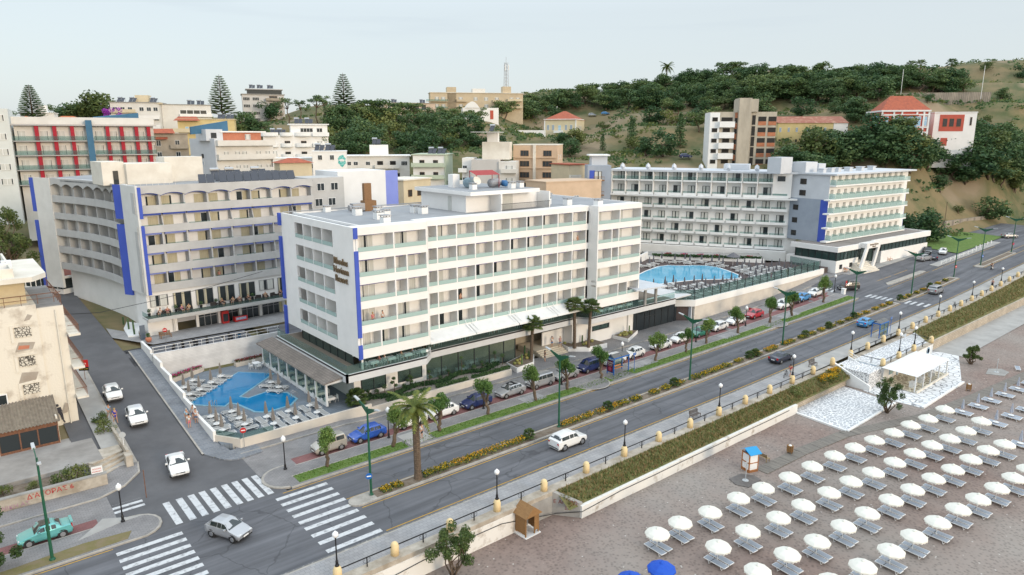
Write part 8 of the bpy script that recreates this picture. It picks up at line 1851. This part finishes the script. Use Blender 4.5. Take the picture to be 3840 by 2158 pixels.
def car(label,kind,L,W,col_,x,y,rz,grp=None,soft=None,z=None,roofm=None,sc=1):
 t=thing('car',label,'car',(x,y,zg(x,y)+(.03 if z is None else z)),rz,grp);key=(kind,L,W,col_)
 if key not in CARM:
  b,g=car_mesh(kind,L,W);m=CP[col_];w=W/2;q={}
  q['body']=(mesh(b,m,False),mesh(g,CGL))
  wr=.31 if kind!='suv' else .35
  T_=MB();Rm=MB();
  for rr,zz,bb in ((wr,.09,T_),(wr*.68,.1,Rm)):
   bb.T=Matrix.Rotation(R(90),4,'X');bb.lathe([(rr*.9,-zz),(rr,-zz*.7),(rr,zz*.7),(rr*.9,zz)],18)
  q['wheel']=(mesh(T_,TYRE),mesh(Rm,RIMM));fz=st_z=KINDS[kind][1][1][1]
  ar=MB();ar.T=Matrix.Rotation(R(90),4,'X');ar.lathe([(wr*1.2,-.05),(wr*1.2,.05)],18);q['arch']=mesh(ar,TRIM)
  q['headlight']=mesh(MB().add([(-.02,-.2,0),(-.05,.05,.0),(.16,.2,.02),(.2,.16,.17),(-.0,-.16,.14)],[(0,1,2,3,4),(4,3,2,1,0)]).box(-.02,.12,-.16,.1,.02,.12),HLM)
  q['tail']=mesh(MB().box(-.07,.012,-.12,.12,0,.26),TLM);q['plate']=mesh(MB().box(-.01,.01,-.26,.26,0,.12),WHITE2);q['grille']=mesh(MB().box(-.02,.05,-.42,.42,0,.13),TRIM);q['mirror']=mesh(MB().box(-.06,.06,-.1,.1,0,.13),m)
  q['bumper']=mesh(MB().box(-.03,.06,-w*.8,w*.8,0,.1),TRIM);CARM[key]=q
 q=CARM[key];w=W/2;st=KINDS[kind][1]
 def put(n,me,p,par=t,a=0):
  o=bpy.data.objects.new(n,me);col.objects.link(o);o.parent=par;o.location=p;o.rotation_euler.z=R(a);return o
 bd=put('body',q['body'][0],(0,0,0));put('window',q['body'][1],(0,0,0),bd)
 for fx in (-.31,.30):
  for s in (-1,1):
   put('wheel_arch',q['arch'],(fx*L,s*(w-.055),.34),bd);wh=put('wheel',q['wheel'][0],(fx*L,s*(w-.08),.31 if kind!='suv' else .35));put('rim',q['wheel'][1],(0,0,0),wh)
 for s in (-1,1):
  put('headlight',q['headlight'],(-L/2+.06,s*w*.66,st[1][1]-.1),t,0 if s>0 else 0);put('tail_light',q['tail'],(L/2-.02,s*w*.74,.68));put('mirror',q['mirror'],((KINDS[kind][2][0]+.06-.5)*L,s*(w+.1),.98 if kind!='suv' else 1.1))
 put('plate',q['plate'],(-L/2-.01,0,.4));put('plate',q['plate'],(L/2+.01,0,.55));put('grille',q['grille'],(-L/2+.02,0,.5));put('bumper',q['bumper'],(-L/2+.03,0,.3));put('bumper',q['bumper'],(L/2-.05,0,.34))
 if roofm:
  b=MB();i=[k for k,s in enumerate(st) if s[2]-s[1]>.2];x0,x1=(st[i[0]][0]-.5)*L,(st[i[-1]][0]+.06-.5)*L;zt=st[i[0]][2]
  b.add([(x0-.02,-w*.62,zt+.02),(x0-.02,w*.62,zt+.02),((x0+x1)/2,w*.64,zt+.1),(x1,w*.62,zt-.1),(x1,-w*.62,zt-.1),((x0+x1)/2,-w*.64,zt+.1)],[(0,5,2,1),(5,4,3,2)]);b.build('roof_cover',roofm,t)
 return t
PK='cars parked along the service lane'
for a in (('tan boxy small van parked first from the corner behind a tamarisk','van',3.5,1.6,'gold_silver',28.2,63.75,0),('bright blue hatchback parked second from the corner','hatch',4.0,1.7,'blue',32.7,63.85,0),('white hatchback parked behind the date palm crown','hatch',3.9,1.7,'white',38.1,63.95,0),('white hatchback half hidden by the third tamarisk','hatch',4.0,1.7,'white',42.4,63.9,0),('navy hatchback parked between two tamarisks','hatch',3.9,1.7,'navy',47.3,63.7,0),
('silver small minivan parked behind the sixth tamarisk','van',4.0,1.7,'silver',57.9,63.95,0),('silver hatchback parked with a bicycle beside it','hatch',4.0,1.72,'silver',62.5,64.0,0),('navy minivan parked before the bus shelter','van',3.7,1.65,'navy',67.3,64.0,0),('white car parked directly behind the bus shelter','hatch',4.1,1.75,'white',72.1,64.0,0),('white rounded small car parked just past the bus shelter','hatch',3.5,1.6,'white',76.8,64.1,0),
('white five-door hatchback behind the ninth tamarisk','hatch',3.8,1.7,'white',83,64.1,0),('white tiny city car beside the green one','hatch',3.55,1.64,'white',88.2,64.3,0),('dark green hatchback parked between white cars','hatch',3.9,1.7,'green',93.3,64.3,0),('white hatchback parked past the green car','hatch',3.9,1.72,'white',98.6,64.4,0),('white hatchback parked next to the red car','hatch',4.0,1.75,'white',104,64.5,0),
('red hatchback parked with its rear door standing open','hatch',3.9,1.72,'red',110,64.6,0),('white compact crossover parked near the lane end','suv',4.2,1.78,'white',119.6,64.6,0),('black saloon parked between white and blue cars','sedan',4.2,1.72,'black',123.6,64.9,0),('sky blue hatchback parked near the lane end','hatch',3.7,1.65,'sky',127.3,64.8,0),('white hatchback parked last before the junction','hatch',3.8,1.68,'white',132,64.7,0)):car(*a,PK)
SOFT=mat('black_soft_top',(.015,.015,.018),rough=.85)
car('silver rounded convertible with a black soft top in the parked row','hatch',4.05,1.75,'silver',52.8,63.9,0,PK,roofm=SOFT)
car('silver small hatchback turning at the crossing in front','hatch',3.65,1.66,'silver',14.95,54.25,117)
car('white compact crossover driving away on the seaward carriageway','suv',4.2,1.8,'white',48.2,48.7,180);car('dark blue saloon driving on the seaward carriageway past the bench','sedan',4.5,1.75,'dark_navy',91.4,48.9,180)
car('bright blue hatchback passing the promenade bus shelter','hatch',3.7,1.68,'sky',119,49.1,182);car('silver retro hatchback driving away near the far crossing','van',4.2,1.72,'silver',152.5,50.1,180);car('black people carrier turning out of the hotel forecourt','van',4.3,1.75,'black',141.2,62.4,-25);car('silver estate car on the far bend at the frame edge','sedan',4.4,1.75,'silver',232,59.5,150,z=.1)
car('white small hatchback with black mirrors parked up the side street','hatch',3.75,1.68,'white',13.0,88.3,88);car('white rounded hatchback parked down from it on the side street','hatch',4.3,1.78,'white',13.9,81.0,86);car('white three-door saloon coming down the side street','sedan',4.25,1.75,'white',14.75,68.6,83)
CPK='cars in the hotel car park'
car('silver offroad car in the hotel car park nearest the boulevard','suv',4.5,1.85,'silver',181.6,63.2,170,CPK);car('black offroad car parked against the podium steps','suv',4.5,1.85,'black',190.5,65.6,20,CPK);car('dark saloon with red lamps between silver and white cars','sedan',4.4,1.78,'dark_navy',185.6,62.4,200,CPK);car('white hatchback at the lawn edge of the hotel car park','hatch',4.0,1.75,'white',193.6,63.2,15,CPK)
HRC='cars along the hill road'
car('white car on the hill road above the mansion wall','hatch',4.2,1.75,'white',294,126,130,HRC,z=48.6-zg(294,126))
for lab,x,y,c in (('white car parked on the hill road right of the church',176,236,'white'),('silver car parked under the hill pines above the villa',253,243,'silver'),('blue car parked next to it under the hill pines',258,239,'sky'),('dark car parked near the concrete wall left of the tower',187,138,'navy')):car(lab,'hatch',4,1.7,c,x,y,140,HRC,z=terr(x,y)+.3-zg(x,y))
# teal two-seater with a targa roof
t=car('turquoise two-seat offroad coupe with a glass roof on the near left','sedan',3.75,1.7,'teal',3.3,63.35,0);MB().box(-.32,.42,-.5,.5,1.39,1.43).build('glass_roof',CGL,t);MB().box(1.75,1.95,-.6,.6,1.02,1.1).build('spoiler',CP['teal'],t)
d=MB().box(0,.05,0,.9,.5,1.3).build('open_door',CP['red'],[o for o in col.objects if o.get('label','').startswith('red hatchback')][0]);d.location=(1.0,.85,0)
def scooter(label,x,y,z,a,c,grp=None,helm=True):
 t=thing('scooter',label,'scooter',(x,y,z),a,grp);m=mat('scooter_'+c,{'black':(.02,.02,.025),'white':(.6,.6,.6),'blue':(.02,.17,.33),'silver':(.35,.36,.38)}[c],rough=.3)
 for s in (-.62,.62):q=MB();q.T=Matrix.Translation((s,0,.27)) @ Matrix.Rotation(R(90),4,'X');q.lathe([(.2,-.06),(.27,-.04),(.27,.04),(.2,.06)],12);q.build('wheel',TYRE,t)
 MB().add([(-.6,-.1,.5),(-.6,.1,.5),(-.35,.2,.3),(.3,.2,.3),(.75,.13,.62),(.75,-.13,.62),(.3,-.2,.3),(-.35,-.2,.3),(.2,.17,.72),(.2,-.17,.72),(-.3,.17,.36),(-.3,-.17,.36)],[(0,1,2,7),(2,3,6,7),(3,4,5,6),(8,4,3,10),(9,11,6,5),(8,9,5,4),(10,11,9,8),(2,10,3),(7,6,11)]).add([(-.5,-.18,.35),(-.5,.18,.35),(-.62,.14,.95),(-.62,-.14,.95)],[(0,1,2,3),(3,2,1,0)]).build('body',m,t)
 MB().box(.05,.75,-.15,.15,.72,.82).build('seat',TRIM,t);MB().tube([(-.5,-.35,1.02),(-.6,0,1.0),(-.5,.35,1.02)],.025,5).build('handlebar',TRIM,t)
 if helm:MB().ball((.5,0,.98),.17,8,6).build('top_box',TRIM,t)
 return t
for i,(x,y,c) in enumerate(((22.3,98.4,'black'),(23.6,98.9,'black'),(24.6,98.7,'white'),(25.3,99.2,'black'),(26.8,98.9,'black'),(28.9,98.8,'white'),(30,99,'black'),(31.3,99.1,'blue'),(32.3,99.1,'silver'))):scooter('%s scooter parked along the white wall railing, %s from the side street' % (c,ORD[i]),x,y,3.42,70+i*9 % 30,c,'scooters along the wall railing',c=='black')
def bicycle(label,x,y,z,a):
 t=thing('bicycle',label,'bicycle',(x,y,z),a)
 for s in (-.52,.52):
  q=MB();n=16;q.tube([(s+.33*math.cos(k*2*math.pi/n),0,.34+.33*math.sin(k*2*math.pi/n)) for k in range(n+1)],.02,4)
  for k in range(6):q.bar((s,0,.34),(s+.32*math.cos(k*1.047),0,.34+.32*math.sin(k*1.047)),.008)
  q.build('wheel',TYRE,t)
 MB().tube([(-.52,0,.34),(-.38,0,.85),(.12,0,.8),(-.05,0,.33),(-.38,0,.8)],.022,5).tube([(.12,0,.85),(-.05,0,.33),(.52,0,.34),(.12,0,.78)],.02,5).build('frame',TRIM,t);MB().box(.02,.26,-.07,.07,.86,.92).build('saddle',TRIM,t);MB().tube([(-.4,-.28,.98),(-.4,0,.95),(-.4,.28,.98)],.018,4).build('handlebar',TRIM,t)
bicycle('black bicycle wheeled by the person in red on the promenade',85.2,44.7,.24,10);bicycle('white bicycle leaning at the tamarisk beside the silver car',60.6,61.6,.14,70);bicycle('dark bicycle leaning on the handrail before the far crossing',143,43.6,1.1,5)

# ------------------------------------------------------------------ people
SKIN=mat('skin',(.50,.28,.18),(.44,.23,.14),sc=6,rough=.6);SHOE=mat('dark_shoe',(.06,.05,.05),rough=.7)
HAIR={'dark':mat('dark_hair',(.025,.018,.014),rough=.6),'grey':mat('grey_hair',(.38,.36,.33),rough=.7),'fair':mat('fair_hair',(.35,.24,.10),rough=.7)}
def cloth(c):return mat('cloth_%02x%02x%02x' % tuple(int(v*255) for v in c),c,rough=.85)
POSE={ # hip, knees, ankles, toes, then shoulder-relative elbows and wrists (x to the side, y ahead is negative)
'stand':dict(h=.92,kn=((.10,-.01,.5),(-.10,.0,.5)),an=((.11,.02,.08),(-.11,.04,.08)),el=((.27,.03,1.14),(-.27,.02,1.14)),wr=((.27,-.08,.89),(-.28,-.06,.89))),
'walk':dict(h=.91,kn=((.09,-.16,.5),(-.09,.05,.48)),an=((.09,-.22,.08),(-.09,.33,.14)),el=((.26,.12,1.16),(-.26,-.06,1.14)),wr=((.24,.06,.92),(-.24,-.24,.97))),
'phone':dict(h=.92,kn=((.10,-.02,.5),(-.10,.0,.5)),an=((.12,.02,.08),(-.12,.0,.08)),el=((.28,.0,1.15),(-.27,-.02,1.15)),wr=((.15,-.12,1.46),(-.2,-.24,1.1))),
'sit':dict(h=.50,kn=((.12,-.44,.52),(-.12,-.44,.52)),an=((.12,-.46,.08),(-.12,-.42,.08)),el=((.27,-.08,.78),(-.27,-.08,.78)),wr=((.18,-.34,.72),(-.2,-.32,.70))),
}
def skinmesh(verts,edges,radii,lvl,root=0):
 me=bpy.data.meshes.new('body');me.from_pydata(verts,edges,[]);o=bpy.data.objects.new('body',me);col.objects.link(o)
 md=o.modifiers.new('skin','SKIN');md.use_smooth_shade=True
 for i,r_ in enumerate(radii):me.skin_vertices[0].data[i].radius=(r_,r_) if not hasattr(r_,'__len__') else r_;me.skin_vertices[0].data[i].use_root=i==root
 if lvl:sb=o.modifiers.new('sub','SUBSURF');sb.levels=lvl;sb.render_levels=lvl
 bpy.context.view_layer.update();ev=o.evaluated_get(bpy.context.evaluated_depsgraph_get());m2=bpy.data.meshes.new_from_object(ev);bpy.data.objects.remove(o);return m2
PM={}
def pose_mesh(pose,skirt):
 if (pose,skirt) in PM:return PM[(pose,skirt)]
 p=POSE[pose];h=p['h'];sh=h+.50;V=[(0,.01,h),(0,0,h+.22),(0,0,h+.42),(0,-.0,h+.56),(0,-.02,h+.64),(0,-.03,h+.74)];E=[(0,1),(1,2),(2,3),(3,4),(4,5)]
 Rd=[(.15,.11),(.135,.10),(.16,.11),.055,.085,.075]
 V.append((0,-.125,h+.655));E.append((4,6));Rd.append(.022) # nose
 for s in (1,-1):V.append((s*.09,-.0,h+.66));E.append((4,len(V)-1));Rd.append(.02) # ears
 legs=[]
 for k,s in enumerate((1,-1)):
  a=len(V);kn,an=p['kn'][k],p['an'][k]
  V+=[(s*.09,.0,h-.06 if pose!='sit' else h),kn,an,(an[0],an[1]-.13,.04)];E+=[(0,a),(a,a+1),(a+1,a+2),(a+2,a+3)];Rd+=[.085,.058,.042,.032];legs.append(a)
  b_=len(V);el,wr=p['el'][k],p['wr'][k];V+=[(s*.19,.0,sh-.03),el,wr];E+=[(2,b_),(b_,b_+1),(b_+1,b_+2)];Rd+=[.058,.042,.03]
  d=(Vector(wr)-Vector(el)).normalized();u=Vector((s,0,0));u=(u-d*u.dot(d)).normalized();n_=d.cross(u);c=len(V)
  pm=Vector(wr)+d*.085;V.append(tuple(pm));E.append((b_+2,c));Rd.append((.038,.018))
  for j,(off,ln) in enumerate(((-.03,.07),(-.01,.085),(.01,.08),(.03,.06))):q=pm+n_*off+d*ln+u*-.02;V.append(tuple(q));E.append((c,len(V)-1));Rd.append(.009)
  V.append(tuple(Vector(wr)+d*.05+n_*-.05));E.append((b_+2,len(V)-1));Rd.append(.01)
 body=skinmesh(V,E,Rd,1);body.materials.append(SKIN)
 V2=[V[0],V[1],V[2]] ;E2=[(0,1),(1,2)];R2=[(.165,.13),(.15,.115),(.172,.125)]
 for k,s in enumerate((1,-1)):a=len(V2);el=p['el'][k];m_=Vector((s*.19,0,sh-.03)).lerp(Vector(el),.6);V2+=[(s*.19,0,sh-.03),tuple(m_)];E2+=[(2,a),(a,a+1)];R2+=[.075,.064]
 shirt=skinmesh(V2,E2,R2,1)
 V3=[(0,.01,h+.05),(0,.01,h-.02)];E3=[(0,1)];R3=[(.16,.125),(.165,.125)]
 if skirt:V3+=[(0,-.02 if pose!='sit' else-.3,.6 if pose!='sit' else .52)];E3.append((1,2));R3.append((.2,.17))
 else:
  for k,s in enumerate((1,-1)):a=len(V3);kn=p['kn'][k];m_=Vector((s*.09,0,h-.06 if pose!='sit' else h)).lerp(Vector(kn),.85);V3+=[(s*.09,0,h-.06 if pose!='sit' else h),tuple(m_)];E3+=[(1,a),(a,a+1)];R3+=[.1,.076]
 pants=skinmesh(V3,E3,R3,1)
 hb=MB().lathe([(.03,.145),(.075,.125),(.1,.07),(.104,0),(.09,-.05)],12,(0,.012,h+.68));hb.f=[f for f in hb.f if len(f)==4 and not all(hb.v[i][1]<-.05 and hb.v[i][2]<h+.72 for i in f) or len(f)>4 and hb.v[f[0]][2]>h+.75];hb.m=[0]*len(hb.f)
 PM[(pose,skirt)]=(body,shirt,pants,mesh(hb,HAIR['dark'],True),h);return PM[(pose,skirt)]
def recolor(o,m):
 if not o.data.materials:o.data.materials.append(m)
 o.material_slots[0].link='OBJECT';o.material_slots[0].material=m
def person(label,x,y,z,a,pose,top,bottom,hair='dark',skirt=False,sc=1,grp=None):
 b_=pose_mesh(pose,skirt);t=thing('person',label,'person',(x,y,z),a,grp);t.scale=(sc,sc,sc)
 bd=bpy.data.objects.new('body',b_[0]);col.objects.link(bd);bd.parent=t
 for n,me,m in (('shirt',b_[1],top),('skirt' if skirt else 'shorts',b_[2],bottom),('hair',b_[3],HAIR[hair])):
  if m is None:continue
  o=bpy.data.objects.new(n,me);col.objects.link(o);o.parent=t;recolor(o,m if n=='hair' else cloth(m))
 return t
LB,WH,NV,PKC,RDC,BK,GR,TN2=(.22,.38,.5),(.62,.61,.58),(.02,.03,.12),(.62,.16,.20),(.42,.04,.05),(.03,.03,.035),(.28,.28,.28),(.4,.32,.22)
person('person in light blue shirt beside the parked white cars',11.55,82.5,1.9,20,'walk',LB,(.25,.22,.18));person('person in a royal blue dress walking beside the parked white cars',11.9,81.2,1.8,15,'walk',(.012,.03,.33),(.012,.03,.33),'fair',True,.97)
person('person in pale blue shirt facing the group by the pool wall',18.1,77.4,1.25,30,'stand',(.28,.46,.58),GR,'grey',False,1.02);person('person in white top and pink trousers by the pool wall',18.0,76.2,1.15,-170,'stand',WH,PKC,'dark',False,.95);person('person with a dark bag strap and blue shorts by the pool wall',18.9,76.9,1.25,-30,'stand',(.55,.58,.62),(.07,.12,.22),'dark');person('person behind the group by the pool wall, dark hair',18.9,77.9,1.35,-60,'stand',WH,NV)
person('person in red top pushing a bicycle on the promenade',86.0,44.5,.24,80,'walk',RDC,GR);person('person in light top waiting on the paved pad behind the date palm',37.0,59.7,.2,20,'stand',WH,BK,sc=.98)
person('person telephoning on the entrance steps in white shirt and blue shorts',68.8,73.3,.92,-10,'phone',WH,(.06,.16,.33));person('person in pink top walking down the entrance steps',70.1,72.9,.76,-15,'walk',(.45,.28,.32),(.10,.14,.25),'fair');person('person in black standing by the cactus wall looking down',64.9,70.6,.14,70,'phone',BK,(.07,.08,.12))
sc_=scooter('white scooter ridden along the seaward carriageway at the far junction',183.2,49.4,2.35,180,'white',None,False);person('rider in white shirt on the white scooter',183.0,49.4,2.35+.3,90,'sit',WH,BK);person('passenger in dark top behind the white scooter rider',182.5,49.4,2.35+.36,90,'sit',BK,GR)
scooter('dark scooter parked on the far promenade against the handrail',165,44,1.75,10,'black');person('person sitting on the dark scooter on the far promenade',165,44,2.05,-80,'sit',(.45,.3,.3),BK)
for i,(x,f,c,hr) in enumerate(((37.8,3,PKC,'fair'),(39.1,3,WH,'dark'),(51.8,3,None,'dark'),(73.4,1,None,'grey'))):person('%s person leaning on a balcony of the corner hotel, %s from the blue strip' % ('shirtless' if c is None else 'bathing',ORD[i]),x,(71.0 if x<45 else 72.9),FLZ[f]-.34 if i<2 else FLZ[f]-.34,15,'stand',c,NV,hr,False,.95,'people on the corner hotel balconies')
q=P2(11.2,.6,10.2);person('person in coral shirt on the lowest balcony of the grey hotel',q[0],q[1],10.1,20,'stand',(.55,.22,.17),GR)
WICK=mat('dark_wicker',(.035,.03,.028),(.06,.05,.045),sc=9,rough=.9);GCU=mat('green_cushion',(.02,.13,.08),rough=.9)
SOFA=mesh(MB().box(-.4,.4,-.35,.35,.1,.42).box(-.4,.4,.25,.4,.42,.85).box(-.45,-.36,-.35,.35,.1,.62).box(.36,.45,-.35,.35,.1,.62),WICK)
for i,(u,pz,c) in enumerate(((1.6,1,WH),(2.6,1,(.35,.12,.12)),(4.6,1,(.18,.05,.2)),(5.6,1,(.5,.42,.25)),(9.2,0,WH),(10.5,1,BK),(12.2,1,TN2),(13.2,1,(.35,.25,.22)),(14.6,1,BK),(16.2,0,WH),(17.4,1,TN2),(18.8,0,WH),(20.0,1,BK))):
 p=P2(u,-1.3,6.46);s=tag(bpy.data.objects.new('wicker_armchair',SOFA),'dark wicker armchair on the grey hotel terrace, %s from the corner' % ORD[i],'armchair','wicker armchairs on the terrace');col.objects.link(s);s.location=p;s.rotation_euler.z=R(-10+25*(i % 3-1))
 if pz:person('seated guest on the grey hotel terrace, in armchair %s from the corner' % ORD[i],p[0],p[1],p[2]+.02,-10+25*(i % 3-1),'sit',c,GR,('dark','grey','fair')[i % 3],False,1,'guests on the grey hotel terrace')
for i,u in enumerate((.3,4.0,7.6,9.9,15.6,21.5)):
 p=P2(u,-.6,6.46);t=thing('potted_plant','potted topiary on the grey hotel terrace, %s from the corner' % ORD[i],'plant',p,0,'potted plants on the terrace');MB().lathe([(.16,0),(.22,.55),(.2,.55)],8).build('pot',BLACKP,t);clumps(MB(),[(0,0,.95,.3,.3)],110,.08,rnd).build('foliage',LEAFD,t)
t=thing('terracotta_pot','big round terracotta pot with a plant on the grey hotel pavement','plant',(20.6,104.6,3.75));MB().lathe([(.2,0),(.42,.3),(.4,.6),(.25,.72),(.22,.7)],14).build('pot',TERRA,t);clumps(MB(),[(0,0,1.0,.3,.35)],120,.09,rnd).build('foliage',LEAFD,t)
t=thing('info_board','tall dark info board beside the round terracotta pot','sign',(20.3,106.4,3.75),10);MB().box(-.35,.35,-.05,.05,0,2.1).build('board',mat('slate_board',(.12,.15,.19),rough=.5),t)
t=thing('ice_cream_chest','red ice cream chest before the shop window','freezer',P2(13.0,-1.5,3.75),4);MB().box(-1,1,-.4,.4,.05,.85).build('cabinet',RSG,t);MB().box(-.95,.95,-.35,.35,.85,.9).build('lid',PANE,t);MB().box(-.8,.8,-.42,-.4,.3,.7).build('label_panel',mat('label_cream',(.6,.5,.4),(.1,.2,.5),sc=5,rough=.5),t)
t=thing('drinks_fridge','red drinks fridge inside the shop door','freezer',P2(10.8,-1.1,3.75),4);MB().box(-.5,.5,-.35,.35,0,1.9).build('cabinet',RSG,t);MB().box(-.4,.4,-.37,-.35,.3,1.5).build('door',PANE,t)
struct(MB().add([P2(-1,-5.6,3.74),P2(28,-7.5,3.74),P2(28,-.5,3.74),P2(3,-.4,3.74),P2(-1,2,3.74),P2(-3.5,8,3.8),P2(-4.2,2,3.74)],[(0,1,2,3,4,5,6)]).build('pavement',PAVL))
gb=thing('cactus_bed','white gravel bed with columnar cacti under the curved wing','flower bed',(20.1,112,3.7),0);MB().prism([(-1.2,-3),(.9,-4),(1.6,4),(.4,6),(-.8,2)],0,.25).build('gravel',WHITE2,gb)
for i in range(7):MB().tube([(-.3+.2*(i % 3),-2.6+1.2*i,.2),(-.3+.2*(i % 3),-2.6+1.2*i,1.0+(i*7 % 5)*.2)],.12,8).build('cactus',leafmat('green_cactus',(.05,.10,.04),(.09,.15,.06)),gb)
# restaurant tables and guests behind the glass
TBL=mesh(MB().box(-.5,.5,-.4,.4,.7,.75).box(-.52,.52,-.42,.42,.45,.7).box(-.05,.05,-.05,.05,0,.45),WHITE2)
tabs=[(47.6+2.7*i,74.5+1.5*(i % 2),.13,'ground floor restaurant') for i in range(5)]+[(38,74.6,.13,'ground floor restaurant'),(43.5,74.6,.13,'ground floor restaurant')]+[(37.6+2.3*i,70.95,5.23,'glazed upper restaurant') for i in range(4)]+[(47.6+2.5*i,73.1+.8*(i % 2),5.23,'awning terrace') for i in range(10)]+[(76.4+2.2*i,70.95,5.23,'right-wing terrace'.replace('right','far')) for i in range(4)]+[(33.2,74+2.4*i,.82,'veranda') for i in range(8)]
cn={}
for i,(x,y,z,nm) in enumerate(tabs):
 k=cn[nm]=cn.get(nm,-1)+1
 o=tag(bpy.data.objects.new('dining_table',TBL),'white-clothed table on the %s of the corner hotel, %s along' % (nm,ORD[k]),'table','dining tables of the corner hotel');col.objects.link(o);o.location=(x,y,z)
 for s in (-1,1):chair(x+s*.8,y,z,90*s-180 if 0 else-90*s,'%s chair at the %s table of the %s' % ('nearer' if s<0 else 'farther',ORD[k],nm),'dining chairs of the corner hotel')
 if z>5 and i % 3!=1:person('seated diner at the %s table of the %s' % (ORD[k],nm),x-.8,y,z,90,'sit',(LB,RDC,BK,WH,TN2)[i % 5],GR,('dark','fair','grey')[i % 3],False,1,'seated diners')
 if z>5 and i % 2:person('diner facing back at the %s table of the %s' % (ORD[k],nm),x+.8,y,z,-90,'sit',(WH,BK,PKC,TN2,LB)[i % 5],GR,('grey','dark','fair')[i % 3],False,1,'seated diners')
for i,(x,y,c) in enumerate(((108.6,71.0,(.02,.2,.5)),(126.5,71.2,(.5,.05,.3)),(132.5,71.1,(.03,.25,.15)))):person('guest walking behind the glass fence of the big pool, %s from the hotel' % ORD[i],x,y,3.9,100,'walk',c,c,'dark',i<2,1,'guests behind the glass fence')
# overhead wire across the side street
tag(MB().tube([(9.5,90,12.5),(14,97,10.6),(21,104,9.6),(30,106,10.2),(38,106.6,11.4)],.035,5).build('overhead_wire',BLACKP),'black wire sagging across the side street to the grey hotel','wire')
